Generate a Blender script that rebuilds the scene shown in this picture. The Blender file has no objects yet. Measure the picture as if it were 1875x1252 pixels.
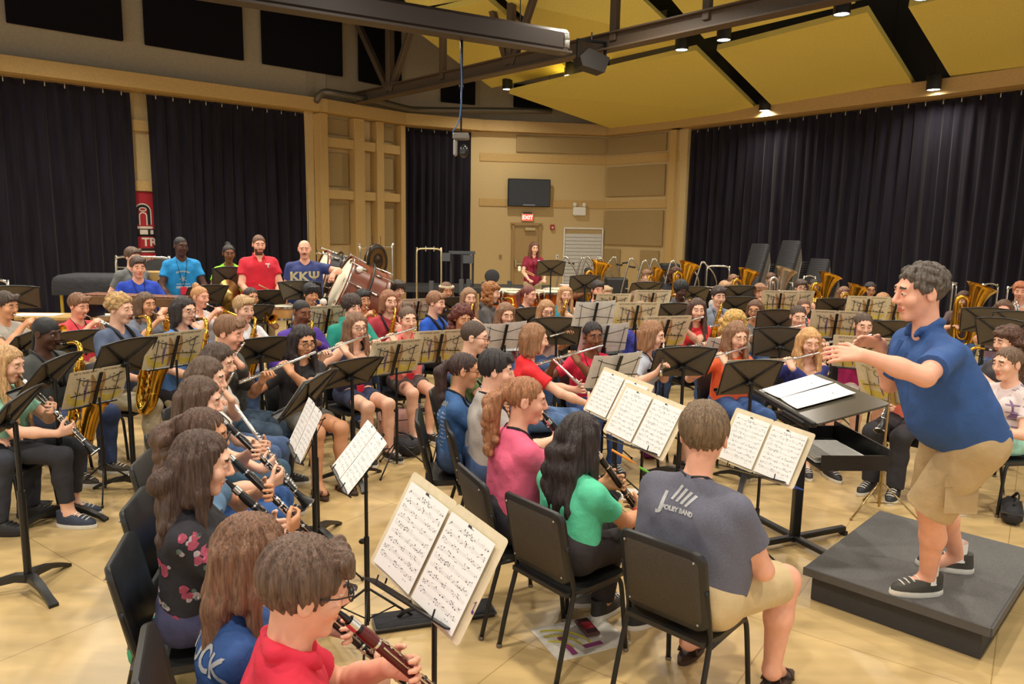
import bpy, bmesh, math, random
import numpy as np
from mathutils import Vector, Matrix
from mathutils.bvhtree import BVHTree
random.seed(7); rng = np.random.default_rng(5)
SC = bpy.context.scene; COL = SC.collection
# ---------------------------------------------------------------- camera
F_PX, CAMH, PITCH, ROLL = 1350.0, 1.98, math.atan(204/1350), 0.0175
FW = Vector((0, math.cos(PITCH), -math.sin(PITCH))); U0 = Vector((0, math.sin(PITCH), math.cos(PITCH))); R0 = Vector((1, 0, 0))
RT = R0*math.cos(ROLL) + U0*math.sin(ROLL); UP = U0*math.cos(ROLL) - R0*math.sin(ROLL)
CAM = Vector((0, 0, CAMH))
def ray(px, py): return FW + RT*((px-937.5)/F_PX) - UP*((py-626)/F_PX)
def at(px, py, Y): d = ray(px, py); return CAM + d*(Y/d.y)           # point at depth Y
def atz(px, py, z): d = ray(px, py); return CAM + d*((z-CAMH)/d.z)    # point at height z
cd = bpy.data.cameras.new('camera'); cam = bpy.data.objects.new('camera', cd); COL.objects.link(cam)
cd.sensor_width = 36; cd.lens = F_PX/1875*36; cd.clip_start = .05; cd.clip_end = 200
cam.matrix_world = Matrix((( RT.x, UP.x, -FW.x, 0), (RT.y, UP.y, -FW.y, 0), (RT.z, UP.z, -FW.z, CAMH), (0, 0, 0, 1)))
SC.camera = cam
# ---------------------------------------------------------------- materials
def lin(c): return tuple(((v/255)/12.92 if v/255 <= .04045 else ((v/255+.055)/1.055)**2.4) for v in c)
MATS = {}
def mat(rgb, rough=.6, metal=0., kind='plain', key=None, emit=0., spec=.5):
    k = key or (tuple(rgb), rough, metal, kind, emit)
    if k in MATS: return MATS[k]
    m = bpy.data.materials.new('%s_%d_%d_%d' % ((kind,)+tuple(int(v) for v in rgb))); m.use_nodes = True
    nt = m.node_tree; N = nt.nodes; L = nt.links; b = N['Principled BSDF']
    c = lin(rgb); b.inputs['Base Color'].default_value = (*c, 1); b.inputs['Roughness'].default_value = rough
    b.inputs['Metallic'].default_value = metal; b.inputs['Specular IOR Level'].default_value = spec
    if emit: b.inputs['Emission Color'].default_value = (*c, 1); b.inputs['Emission Strength'].default_value = emit
    tc = N.new('ShaderNodeTexCoord'); mp = N.new('ShaderNodeMapping'); L.new(tc.outputs['Object'], mp.inputs[0])
    def noise(scale, det=3, sc=(1, 1, 1)):
        mp.inputs['Scale'].default_value = sc
        n = N.new('ShaderNodeTexNoise'); n.inputs['Scale'].default_value = scale; n.inputs['Detail'].default_value = det; L.new(mp.outputs[0], n.inputs[0]); return n
    def vary(n, lo, hi):
        r = N.new('ShaderNodeValToRGB'); r.color_ramp.elements[0].position = .3; r.color_ramp.elements[1].position = .7
        r.color_ramp.elements[0].color = (*[v*lo for v in c], 1); r.color_ramp.elements[1].color = (*[min(1, v*hi) for v in c], 1)
        L.new(n.outputs[0], r.inputs[0]); L.new(r.outputs[0], b.inputs['Base Color'])
    def bump(n, s, d=.01):
        u = N.new('ShaderNodeBump'); u.inputs['Strength'].default_value = s; u.inputs['Distance'].default_value = d
        L.new(n.outputs[0], u.inputs['Height']); L.new(u.outputs[0], b.inputs['Normal'])
    if kind == 'plain': n = noise(30); vary(n, .93, 1.06)
    elif kind == 'metal': n = noise(14); vary(n, .85, 1.1)
    elif kind == 'cloth': n = noise(9, 4); vary(n, .9, 1.08); bump(n, .5, .03)
    elif kind == 'heather': n = noise(260, 2); vary(n, .78, 1.2)
    elif kind == 'denim': n = noise(16, 5); vary(n, .75, 1.3); bump(n, .3, .02)
    elif kind == 'skin': n = noise(22, 3); vary(n, .93, 1.05); b.inputs['Specular IOR Level'].default_value = .35
    elif kind == 'hair': n = noise(22, 6, (6, 6, .7)); g = sum(c)/3; c = tuple(v*.84+g*.16 for v in c); vary(n, .52, 1.55); bump(n, .6, .02)
    elif kind == 'curl': n = noise(60, 4); vary(n, .5, 1.4); bump(n, .9, .02)
    elif kind == 'felt': n = noise(120, 3); vary(n, .8, 1.15); bump(n, .2, .01)
    elif kind == 'velvet':
        n = noise(6, 4, (1, 1, .15)); vary(n, .7, 1.3); b.inputs['Sheen Weight'].default_value = .12; b.inputs['Sheen Roughness'].default_value = .5
    elif kind == 'wood': n = noise(7, 5, (1, 9, 1)); vary(n, .7, 1.25)
    elif kind == 'speck': n = noise(150, 2); vary(n, .85, 1.2); bump(n, .35, .004)
    MATS[k] = m; return m
BLACK = lambda: mat((30, 29, 29), .45); BLACKM = lambda: mat((34, 33, 33), .35, .3)
CHROME = lambda: mat((205, 200, 190), .22, 1., 'metal'); BRASS = lambda: mat((214, 164, 62), .2, 1., 'metal'); SILVER = lambda: mat((225, 222, 215), .2, 1., 'metal')
GOLDP = lambda: mat((190, 150, 70), .35, .8, 'metal'); DARKB = lambda: mat((70, 64, 55), .55)
# ---------------------------------------------------------------- mesh building
def catmull(pts, n=8):
    p = [Vector(q) for q in pts]; p = [p[0]*2-p[1]] + p + [p[-1]*2-p[-2]]; out = []
    for i in range(1, len(p)-2):
        for j in range(n):
            t = j/n; a, b, c, d = p[i-1:i+3]
            out.append(.5*((2*b) + (c-a)*t + (2*a-5*b+4*c-d)*t*t + (3*b-a-3*c+d)*t**3))
    return out + [p[-2]]
class MB:
    def __init__(s): s.v = []; s.f = []; s.m = []; s.mi = 0
    def add(s, vs, fs, M=None):
        o = len(s.v); s.v += [tuple(M @ Vector(v)) if M else tuple(v) for v in vs]
        s.f += [tuple(i+o for i in f) for f in fs]; s.m += [s.mi]*len(fs); return s
    def box(s, c, d, M=None, bev=0.):
        x, y, z = d[0]/2, d[1]/2, d[2]/2; b = min(bev, x*.9, y*.9, z*.9)
        if b <= 0:
            vs = [(c[0]+i*x, c[1]+j*y, c[2]+k*z) for i in (-1, 1) for j in (-1, 1) for k in (-1, 1)]
            return s.add(vs, [(0, 1, 3, 2), (4, 6, 7, 5), (0, 4, 5, 1), (2, 3, 7, 6), (0, 2, 6, 4), (1, 5, 7, 3)], M)
        vs = []; idx = {}                                              # chamfered box: three verts per corner
        for i in (-1, 1):
            for j in (-1, 1):
                for k in (-1, 1):
                    for a, q in enumerate(((i*x, j*(y-b), k*(z-b)), (i*(x-b), j*y, k*(z-b)), (i*(x-b), j*(y-b), k*z))):
                        idx[i, j, k, a] = len(vs); vs.append((c[0]+q[0], c[1]+q[1], c[2]+q[2]))
        fs = []; O = ((-1, -1), (1, -1), (1, 1), (-1, 1))
        for e in (-1, 1):
            for a in range(3):
                g = lambda p: tuple((e if t == a else p[0 if t == (a+1) % 3 else 1]) for t in range(3))
                q = [idx[g(p)+(a,)] for p in O]; fs.append(tuple(q if e > 0 else q[::-1]))
        for a in range(3):
            b1, b2 = (a+1) % 3, (a+2) % 3
            for p in O:
                g = lambda e: tuple(e if t == a else (p[0] if t == b1 else p[1]) for t in range(3))
                q = [idx[g(-1)+(b1,)], idx[g(1)+(b1,)], idx[g(1)+(b2,)], idx[g(-1)+(b2,)]]
                fs.append(tuple(q if p[0]*p[1] < 0 else q[::-1]))
        for i, j, k in [(i, j, k) for i in (-1, 1) for j in (-1, 1) for k in (-1, 1)]:
            t = [idx[i, j, k, a] for a in range(3)]; fs.append(tuple(t if i*j*k > 0 else t[::-1]))
        return s.add(vs, fs, M)
    def tube(s, pts, r, n=8, smooth=0, cap=True, M=None, flat=1.):
        pts = [Vector(p) for p in pts]
        if not isinstance(r, (list, tuple)): r = [r]*len(pts)
        if smooth:
            k = len(pts); pts = catmull(pts, smooth); r = [float(v) for v in np.interp(np.linspace(0, k-1, len(pts)), range(k), r)]
        vs = []; fs = []; t0 = (pts[1]-pts[0]).normalized(); a = t0.orthogonal().normalized()
        if abs(t0.z) < .9: a = (Vector((0, 0, 1))-t0*t0.z).normalized()
        for i, p in enumerate(pts):
            t = (pts[min(i+1, len(pts)-1)]-pts[max(i-1, 0)])
            t = t.normalized() if t.length > 1e-9 else t0
            a = (a-t*a.dot(t)).normalized(); b = t.cross(a)
            vs += [p + (a*math.cos(2*math.pi*j/n) + b*math.sin(2*math.pi*j/n)*flat)*r[i] for j in range(n)]
        for i in range(len(pts)-1):
            fs += [(i*n+j, i*n+(j+1) % n, (i+1)*n+(j+1) % n, (i+1)*n+j) for j in range(n)]
        if cap: fs += [tuple(range(n))[::-1]]
        if cap and cap != 'start': fs += [tuple((len(pts)-1)*n+j for j in range(n))]
        return s.add(vs, fs, M)
    def lathe(s, prof, n=24, M=None):                                   # profile of (radius, z)
        vs = [(r*math.cos(2*math.pi*j/n), r*math.sin(2*math.pi*j/n), z) for r, z in prof for j in range(n)]
        fs = [(i*n+j, i*n+(j+1) % n, (i+1)*n+(j+1) % n, (i+1)*n+j) for i in range(len(prof)-1) for j in range(n)]
        return s.add(vs, fs, M)
    def ball(s, c, r, n=10, M=None, sc=(1, 1, 1)):
        vs = []; fs = []
        for i in range(n+1):
            a = math.pi*i/n
            vs += [(c[0]+r*sc[0]*math.sin(a)*math.cos(2*math.pi*j/n), c[1]+r*sc[1]*math.sin(a)*math.sin(2*math.pi*j/n), c[2]+r*sc[2]*math.cos(a)) for j in range(n)]
        fs = [(i*n+j, (i+1)*n+j, (i+1)*n+(j+1) % n, i*n+(j+1) % n) for i in range(n) for j in range(n)]
        return s.add(vs, fs, M)
    def prism(s, poly, h, M=None):                                      # polygon in xy, extruded from z=0 to h
        n = len(poly); vs = [(x, y, 0) for x, y in poly] + [(x, y, h) for x, y in poly]
        return s.add(vs, [tuple(range(n))[::-1], tuple(range(n, 2*n))] + [(i, (i+1) % n, n+(i+1) % n, n+i) for i in range(n)], M)
    def mesh(s, mats, smooth=False, name='m', ang=None):
        me = bpy.data.meshes.new(name); me.from_pydata(s.v, [], s.f)
        for m in (mats if isinstance(mats, (list, tuple)) else [mats]): me.materials.append(m)
        if s.mi or any(s.m): me.polygons.foreach_set('material_index', s.m)
        if smooth: me.polygons.foreach_set('use_smooth', [True]*len(s.f))
        if smooth and smooth != 2: me.set_sharp_from_angle(angle=math.radians(smooth if smooth > 2 else 40))
        return me
def rrect(w, h, r, n=4):
    out = []
    for cx, cy, a0 in ((w/2-r, h/2-r, 0), (-w/2+r, h/2-r, 90), (-w/2+r, -h/2+r, 180), (w/2-r, -h/2+r, 270)):
        out += [(cx+r*math.cos(math.radians(a0+90*i/n)), cy+r*math.sin(math.radians(a0+90*i/n))) for i in range(n+1)]
    return out
def T(x, y=None, z=None): return Matrix.Translation(x if y is None else (x, y, z))
def Rz(d): return Matrix.Rotation(math.radians(d), 4, 'Z')
def Rx(d): return Matrix.Rotation(math.radians(d), 4, 'X')
def Ry(d): return Matrix.Rotation(math.radians(d), 4, 'Y')
def frame(y, z=(0, 0, 1)):                                              # rotation with local +Y along y, +Z near z
    y = Vector(y).normalized(); z = Vector(z); x = y.cross(z).normalized(); z = x.cross(y)
    return Matrix(((x.x, y.x, z.x, 0), (x.y, y.y, z.y, 0), (x.z, y.z, z.z, 0), (0, 0, 0, 1)))
# ---------------------------------------------------------------- objects
def link(name, me, parent=None, M=None):
    o = bpy.data.objects.new(name, me); COL.objects.link(o)
    if parent: o.parent = parent
    if M is not None: o.matrix_local = M
    return o
def tag(o, label, cat, group=None):
    label = ' '.join(label.split()[:16])
    o['label'] = label; o['category'] = cat
    if group: o['group'] = group
    return o
def thing(name, label, cat, M=None, group=None):
    o = link(name, None, None, M); o.empty_display_size = .05; return tag(o, label, cat, group)
def struct(name, me, M=None): o = link(name, me, None, M); o['kind'] = 'structure'; return o
PROTO = {}
def proto(key, fn):                                                     # a kind's parts: list of (name, mesh, parent index or None, matrix)
    if key not in PROTO: PROTO[key] = fn()
    return PROTO[key]
def spawn(key, fn, name, label, cat, M, group=None, mats=None, poles=None):
    parts = proto(key, fn); r = thing(name, label, cat, M, group); made = []
    for i, (n, me, par, pm) in enumerate(parts):
        o = link(n, me, r if par is None else made[par], pm)
        if mats and n in mats:
            o.material_slots[0].link = 'OBJECT'; o.material_slots[0].material = mats[n]
        if poles and n in poles: o.scale.z = poles[n]
        made.append(o)
    return r, made
def text_mesh(txt, size, depth=.002, m=None, bold=0., sx=1.):
    c = bpy.data.curves.new('t', 'FONT'); c.body = txt; c.size = size; c.extrude = depth/2; c.align_x = 'CENTER'; c.align_y = 'CENTER'; c.offset = bold; c.resolution_u = 3
    o = bpy.data.objects.new('t', c); COL.objects.link(o); bpy.context.view_layer.update()
    dg = bpy.context.evaluated_depsgraph_get(); me = bpy.data.meshes.new_from_object(o.evaluated_get(dg))
    bpy.data.objects.remove(o); bpy.data.curves.remove(c)
    me.materials.clear(); me.materials.append(m or BLACK())
    if sx != 1: me.transform(Matrix.Diagonal((sx, 1, 1, 1)))
    return me
# ---------------------------------------------------------------- distance-field bodies
class SDF:
    def __init__(s, prims, vox, pad=.02, zfine=None, zc=1.7):
        s.vox = vox; lo = np.full(3, 9.); hi = np.full(3, -9.)
        for p in prims:
            if p[0] in 'ce':
                b = s.bounds(p, 0)
                if p[0] == 'c' and p[6] or p[0] == 'e' and p[5]: continue
                lo = np.minimum(lo, b[0]); hi = np.maximum(hi, b[1])
        lo = lo-pad-2*vox; hi = hi+pad+2*vox; s.ax = [np.arange(lo[i], hi[i]+vox, vox).astype(np.float32) for i in range(3)]
        if zfine is not None and lo[2] < zfine < hi[2]: s.ax[2] = np.concatenate([np.arange(zfine-vox*zc, lo[2]-vox*zc, -vox*zc)[::-1], np.arange(zfine, hi[2]+vox, vox)]).astype(np.float32)
        s.n = np.array([len(a) for a in s.ax]); s.F = np.full(s.n, 1., np.float32)
        for p in prims: s.put(p)
    @staticmethod
    def bounds(p, pad):
        if p[0] == 'c':
            a, b, ra, rb = np.array(p[1]), np.array(p[2]), p[3], p[4]
            return np.minimum(a-ra, b-rb)-pad, np.maximum(a+ra, b+rb)+pad
        r = max(p[2]); c = np.array(p[1]); R = np.array(p[3]) if p[3] is not None else np.eye(3)
        e = np.sqrt(((R*np.array(p[2])[None, :])**2).sum(1)); return c-e-pad, c+e+pad
    def put(s, p):
        if p[0] == 'cut':                                               # keep n.p < d
            n, d, k = p[1], p[2], p[3] if len(p) > 3 else .004
            g = n[0]*s.ax[0][:, None, None]+n[1]*s.ax[1][None, :, None]+n[2]*s.ax[2][None, None, :]-d
            s.F = np.maximum(s.F, g); return
        k = p[5] if p[0] == 'c' else p[4]; sub = p[6] if p[0] == 'c' else p[5]
        lo, hi = s.bounds(p, k+3*s.vox)
        i0 = np.array([max(int(np.searchsorted(s.ax[i], lo[i]))-1, 0) for i in range(3)]); i1 = np.array([min(int(np.searchsorted(s.ax[i], hi[i]))+1, s.n[i]) for i in range(3)])
        if (i1 <= i0).any(): return
        sl = tuple(slice(a, b) for a, b in zip(i0, i1))
        X, Y, Z = s.ax[0][sl[0]][:, None, None], s.ax[1][sl[1]][None, :, None], s.ax[2][sl[2]][None, None, :]
        if p[0] == 'c':
            a, b, ra, rb = p[1:5]; ba = [b[i]-a[i] for i in range(3)]; L = sum(v*v for v in ba) or 1e-9
            X = X-a[0]; Y = Y-a[1]; Z = Z-a[2]
            h = np.clip((X*ba[0]+Y*ba[1]+Z*ba[2])/L, 0, 1)
            d = np.sqrt((X-ba[0]*h)**2+(Y-ba[1]*h)**2+(Z-ba[2]*h)**2)-(ra+(rb-ra)*h)
            if len(p) > 7 and p[7]: l = math.sqrt(L); d = np.maximum(d, ((X-ba[0])*ba[0]+(Y-ba[1])*ba[1]+(Z-ba[2])*ba[2])/l)
        else:
            c, r, R = p[1:4]; X = X-c[0]; Y = Y-c[1]; Z = Z-c[2]
            if R is not None: X, Y, Z = [R[0][i]*X+R[1][i]*Y+R[2][i]*Z for i in range(3)]
            k0 = np.sqrt((X/r[0])**2+(Y/r[1])**2+(Z/r[2])**2); k1 = np.sqrt((X/r[0]**2)**2+(Y/r[1]**2)**2+(Z/r[2]**2)**2)
            d = k0*(k0-1)/np.maximum(k1, 1e-6)
        a = s.F[sl]
        if sub: d = -d; h = np.maximum(k-np.abs(a-d), 0)/max(k, 1e-6); s.F[sl] = np.maximum(a, d)+h*h*k*.25
        else: h = np.maximum(k-np.abs(a-d), 0)/max(k, 1e-6); s.F[sl] = np.minimum(a, d)-h*h*k*.25
    def net(s):
        F = s.F; S = F < 0; c = np.zeros(s.n-1, np.uint8); n = s.n; offs = [(i, j, k) for i in (0, 1) for j in (0, 1) for k in (0, 1)]
        for i, j, k in offs: c += S[i:n[0]-1+i, j:n[1]-1+j, k:n[2]-1+k]
        act = (c > 0) & (c < 8); I = np.argwhere(act); idx = np.full(act.shape, -1, np.int32); idx[act] = np.arange(len(I))
        V = [F[I[:, 0]+o[0], I[:, 1]+o[1], I[:, 2]+o[2]] for o in offs]
        acc = np.zeros((len(I), 3), np.float32); cnt = np.zeros(len(I), np.float32)
        for a in range(8):
            for b in range(a+1, 8):
                if sum(abs(offs[a][t]-offs[b][t]) for t in range(3)) != 1: continue
                m = (V[a] < 0) != (V[b] < 0); t = V[a][m]/(V[a][m]-V[b][m])
                acc[m] += np.array(offs[a], np.float32)+t[:, None]*(np.array(offs[b], np.float32)-np.array(offs[a], np.float32)); cnt[m] += 1
        q = I+acc/np.maximum(cnt, 1)[:, None]; P = np.stack([np.interp(q[:, i], np.arange(n[i]), s.ax[i]) for i in range(3)], 1)
        G = np.stack([sum(V[q]*(1 if offs[q][t] else -1) for q in range(8)) for t in range(3)], 1); G /= np.linalg.norm(G, axis=1)[:, None]+1e-9
        Q = []
        for ax in range(3):
            u, v = (ax+1) % 3, (ax+2) % 3
            sa = [slice(1, -1)]*3; sb = [slice(1, -1)]*3; sa[ax] = slice(0, -1); sb[ax] = slice(1, None)
            A, B = S[tuple(sa)], S[tuple(sb)]; E = np.argwhere(A != B)
            if not len(E): continue
            ins = A[tuple(E.T)]; q = []
            for du, dv in ((0, 0), (1, 0), (1, 1), (0, 1)):
                J = E.copy(); J[:, u] += du; J[:, v] += dv; q.append(idx[tuple(J.T)])
            q = np.stack(q, 1); q[~ins] = q[~ins][:, ::-1]; Q.append(q)
        return P, np.concatenate(Q), G
def np_mesh(P, Q, mats, mi=None, name='m', extra=None):
    """numpy quads (+ an MB of extra faces) into a smooth mesh"""
    nv = len(P); ev, ef, em = ([], [], []) if extra is None else (extra.v, extra.f, extra.m)
    me = bpy.data.meshes.new(name)
    co = np.concatenate([P.reshape(-1), np.array(ev, np.float64).reshape(-1)]).astype(np.float32)
    me.vertices.add(nv+len(ev)); me.vertices.foreach_set('co', co)
    loops = np.concatenate([Q.reshape(-1)] + ([np.array([i+nv for f in ef for i in f])] if ef else [])).astype(np.int32)
    tot = np.concatenate([np.full(len(Q), 4)] + ([np.array([len(f) for f in ef])] if ef else [])).astype(np.int32)
    me.loops.add(len(loops)); me.loops.foreach_set('vertex_index', loops)
    me.polygons.add(len(tot)); me.polygons.foreach_set('loop_start', (np.cumsum(tot)-tot).astype(np.int32))
    for m in mats: me.materials.append(m)
    if mi is None: mi = np.zeros(len(Q), np.int32)
    if len(mats) > 1: me.polygons.foreach_set('material_index', np.concatenate([mi, np.array(em, np.int32)]).astype(np.int32))
    me.polygons.foreach_set('use_smooth', np.ones(len(tot), bool)); me.update(calc_edges=True); return me
def wob(P, f, ph=0.):                                                   # cheap smooth 3-D noise
    x, y, z = P[:, 0]*f+ph, P[:, 1]*f+ph*1.7, P[:, 2]*f+ph*.6
    return (np.sin(x*1.3+np.sin(y*1.1+z))+np.sin(y*1.7+np.sin(z*1.3+x*.7))+np.sin(z*1.1+np.sin(x*1.9)+y*.5))/3
# ---------------------------------------------------------------- people
def C(a, b, ra, rb=None, k=.03, sub=False, flat=False): return ('c', tuple(a), tuple(b), ra, ra if rb is None else rb, k, sub, flat)
def E(c, r, R=None, k=.02, sub=False): return ('e', tuple(c), tuple(r), None if R is None else tuple(map(tuple, R)), k, sub)
SKIN = {'fair': (236, 184, 156), 'pink': (234, 172, 144), 'tan': (212, 154, 116), 'brown': (128, 82, 56), 'dark': (82, 52, 40)}
BOW = {}
def ik(S, W, l1, l2, pole):
    S, W, pole = Vector(S), Vector(W), Vector(pole); d = W-S; L = d.length
    if L > (l1+l2)*.985: W = S+d*((l1+l2)*.985/L); d = W-S; L = d.length
    L = max(L, abs(l1-l2)+.02); u = d.normalized(); a = (l1*l1+L*L-l2*l2)/(2*L); h = math.sqrt(max(l1*l1-a*a, 0))
    p = pole-u*pole.dot(u); p = p.normalized() if p.length > 1e-6 else Vector((0, 0, -1)); return S+u*a+p*h, W
def hand(W, d, n, right, vox, curl=(35, 45, 30), sp=1.):
    W, d, n = Vector(W), Vector(d).normalized(), Vector(n); n = (n-d*n.dot(d)).normalized(); t = d.cross(n) if right else n.cross(d)
    fr = max(.0085, vox*.72); out = []
    for o in (.023, 0, -.023): out.append(C(W+d*.004+t*o*.6, W+d*.082+t*o, .0155, .0145, .012))
    for o, L in ((.031, .068), (.0105, .078), (-.0105, .073), (-.030, .057)):
        p = W+d*.086+t*o; th = 0
        for f, c, r in ((.45, curl[0], 1.), (.31, curl[1], .94), (.24, curl[2], .86)):
            th += math.radians(c); q = p+(d*math.cos(th)+n*math.sin(th)+t*o*2.2*sp)*(L*f); out.append(C(p, q, fr*r, fr*r*.95, .005)); p = q
    p = W+d*.022+t*.026; q = p+(t*.72+d*.6+n*.35).normalized()*.046; out += [C(p, q, .0125, .0105, .01), C(q, q+(t*.25+d*.85+n*.45).normalized()*.034, max(.0098, fr), fr*.95, .005)]
    return out
def head_prims(h, Rh, s, neck, female, vox):
    M = lambda v: tuple(h+Rh@(Vector(v)*s)); e = lambda c, r, k=.02, sub=False: E(M(c), [v*s for v in r], Rh, k, sub)
    jw = .053 if female else .058
    P = [e((0, -.014, .032), (.0735, .094, .082)), e((0, .022, -.036), (jw, .064, .074), .035), C(M((-.012, .062, -.096)), M((.012, .062, -.096)), .017*s, None, .028),
         C(M((-.034, .076, .033)), M((.034, .076, .033)), .0125*s, None, .022), E(M((.040, .058, -.022)), [.024*s]*3, None, .025), E(M((-.040, .058, -.022)), [.024*s]*3, None, .025)]
    for x in (-1, 1): P.append(e((x*.031, .098, .012), (.017, .016, .011), .012, True))
    P += [C(M((0, .088, .018)), M((0, .106, -.020)), .0075*s, .0125*s, .012), C(M((-.011, .094, -.026)), M((.011, .094, -.026)), .0085*s, None, .008),
          C(M((-.019, .080, -.054)), M((.019, .080, -.054)), .0075*s, None, .008), C(M((-.015, .080, -.066)), M((.015, .080, -.066)), .008*s, None, .007)]
    for x in (-1, 1): P += [e((x*.077, -.012, -.002), (.009, .021, .032), .006), e((x*.086, -.006, 0), (.006, .011, .018), .005, True)]
    return P + [C(neck, M((0, -.024, -.055)), .058 if not female else .049, .052 if not female else .046, .03)]
def hair_prims(style, h, Rh, s, seed):
    r = random.Random(seed); M = lambda v: tuple(h+Rh@(Vector(v)*s)); e = lambda c, q, k=.02, sub=False: E(M(c), [v*s for v in q], Rh, k, sub)
    G = lambda v: tuple(h+Rh@(Vector((v[0], v[1], 0))*s)+Vector((0, 0, v[2]*s)))       # hangs straight down
    def cut(front, back=(0, -.03, -.078)):
        f, b = Vector(front), Vector(back); l = (f-b).normalized(); n = Rh@Vector((0, l.z, -l.y)); return ('cut', tuple(n), n.dot(Vector(M(front))))
    cap = [e((0, -.018, .036), (.083, .101, .092)), cut((0, .076, .086), (0, -.012, -.05))]
    tight = [e((0, -.016, .034), (.079, .0985, .088)), cut((0, .074, .084), (0, -.02, -.05))]
    balls = lambda n, rad, lo: [E(M((.080*math.cos(a)*math.sqrt(max(0, 1-z*z)), -.018+.098*math.sin(a)*math.sqrt(max(0, 1-z*z)), .036+.088*z)), [rad*s*r.uniform(.75, 1.2)]*3, None, .006)
                                for a, z in ((r.uniform(0, 6.28), r.uniform(lo, 1)) for _ in range(n)) if not (math.sin(a) > .35 and z < .42)]
    if style == 'buzz': return [e((0, -.015, .033), (.0765, .0968, .0855)), cut((0, .075, .082), (0, -.03, -.04))]
    if style == 'bald': return [e((0, -.015, .030), (.0755, .0958, .082)), cut((0, .02, .10), (0, -.03, -.05))]
    if style == 'durag': return [e((0, -.015, .036), (.0805, .100, .0905)), cut((0, .086, .052), (0, -.02, -.03)), C(M((0, -.10, -.0)), G((0, -.13, -.16)), .022, .012, .02)]
    if style == 'short': return cap[:1]+[cut((0, .080, .076), (0, -.022, -.045))]+[C(M((x-.02, .058, .106)), M((x+.012, .086, .084)), .018*s, .010*s, .02) for x in (-.04, -.015, .012, .04)]+[e((0, -.035, .05), (.084, .086, .088), .02)]
    if style == 'crop': return [e((0, -.018, .038), (.0795, .099, .092)), cut((0, .076, .082), (0, -.025, -.04))]
    if style == 'mop': return cap[:1]+[cut((0, .085, .066), (0, -.012, -.06))]+[e((0, -.025, .05), (.093, .104, .092), .02)]+[cut((0, .094, .060), (0, -.005, -.06))]+[C(M((x, .07, .10)), M((x*1.1-.012, .094, .060)), .022*s, .010*s, .02) for x in (-.055, -.03, 0, .03, .055)]
    if style == 'curly': return cap+balls(90, .024, -.35)+[e((0, .092, -.03), (.05, .05, .075), .01, True)]
    if style == 'shortcurl':
        P = [e((0, -.018, .036), (.080, .099, .089)), cut((0, .072, .080), (0, -.022, -.045))]
        for _ in range(230):
            a, z = r.uniform(0, 6.28), r.uniform(-.35, 1); k = math.sqrt(max(0, 1-z*z)); p = Vector((.078*math.cos(a)*k, -.018+.097*math.sin(a)*k, .036+.087*z))
            if p.z-.080 > (p.y-.072)*1.33 and not (p.y > .045 and p.z < .085): P.append(E(M(p), [r.uniform(.010, .0155)*s]*3, None, .006))
        return P
    if style == 'afro': return [e((0, -.022, .046), (.10, .112, .104)), cut((0, .092, .060), (0, -.0, -.06))]+balls(90, .022, -.2)
    if style == 'bigcurl':
        P = cap+balls(110, .03, -.4)
        for x in (-1, 1):
            for _ in range(16): P.append(E(G((x*r.uniform(.065, .115), r.uniform(-.10, .015), r.uniform(-.17, .03))), [r.uniform(.022, .034)]*3, None, .008))
        return P+[E(G((r.uniform(-.07, .07), -.10, r.uniform(-.2, 0))), [.033]*3, None, .008) for _ in range(16)]
    if style == 'bob':
        P = list(cap)
        for x in (-1, 1): P += [C(M((x*.068, .026, .066)), G((x*.082, .010, -.08)), .018, .022, .02), C(M((x*.074, -.03, .03)), G((x*.082, -.035, -.115)), .03, .027, .025), C(M((x*.045, -.085, 0)), G((x*.05, -.085, -.12)), .036, .028, .03)]
        return P
    if style in ('long', 'longwave', 'longfront'):
        P = list(cap); fy = .045 if style == 'longfront' else -.01
        for x in (-1, 1):
            P += [C(M((x*.066, .030, .072)), G((x*.084, .004, -.085)), .016, .020, .02), C(M((x*.074, -.03, .03)), G((x*.088, -.04, -.12)), .03, .03, .025),
                  C(G((x*.084, .0, -.09)), G((x*.100, fy, -.30)), .026, .019, .02), C(M((x*.045, -.085, 0)), G((x*.055, -.105, -.15)), .038, .038, .03), C(G((x*.055, -.105, -.15)), G((x*.06, -.135, -.35)), .038, .022, .03)]
            if style == 'longfront': P += [C(G((x*.09, fy, -.28)), G((x*.095, .075, -.43)), .02, .012, .02), C(G((x*.075, .03, -.1)), G((x*.07, .085, -.36)), .018, .012, .02)]
        if style == 'longwave': P += [E(G((r.uniform(-.10, .10), r.uniform(-.15, -.10), z)), [r.uniform(.022, .036)]*3, None, .03) for z in np.linspace(-.42, -.05, 34)] + [C(G((0, -.11, -.1)), G((0, -.145, -.42)), .05, .03, .03)]
        return P
    if style in ('pony', 'bun', 'braid', 'ponycurl'):
        P = list(tight)
        if style == 'bun': return P+[E(M((0, -.07, .115)), [.036*s]*3, None, .012), E(M((.012, -.075, .13)), [.022*s]*3, None, .01)]
        z0 = .035; P += [E(M((0, -.108, z0)), [.024*s]*3, None, .012)]
        if style == 'pony': return P+[C(M((0, -.115, z0)), G((0, -.165, -.03)), .026, .034, .02), C(G((0, -.165, -.03)), G((0, -.15, -.20)), .036, .033, .02), C(G((0, -.15, -.20)), G((0, -.145, -.36)), .033, .014, .02)]
        if style == 'ponycurl': return P+[C(M((0, -.115, z0)), G((0, -.175, -.04)), .03, .045, .02), C(G((0, -.175, -.04)), G((0, -.17, -.26)), .05, .03, .02)]+[E(G((r.uniform(-.05, .05), -.175+r.uniform(-.035, .03), z)), [r.uniform(.02, .034)]*3, None, .01) for z in np.linspace(-.30, 0, 26)]
        return P+[E(G((.008*(-1)**i, -.125-.004*i, .02-i*.026)), [.021, .019, .022], None, .006) for i in range(13)]
    return cap
class Person: pass
BYID = {}
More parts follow.
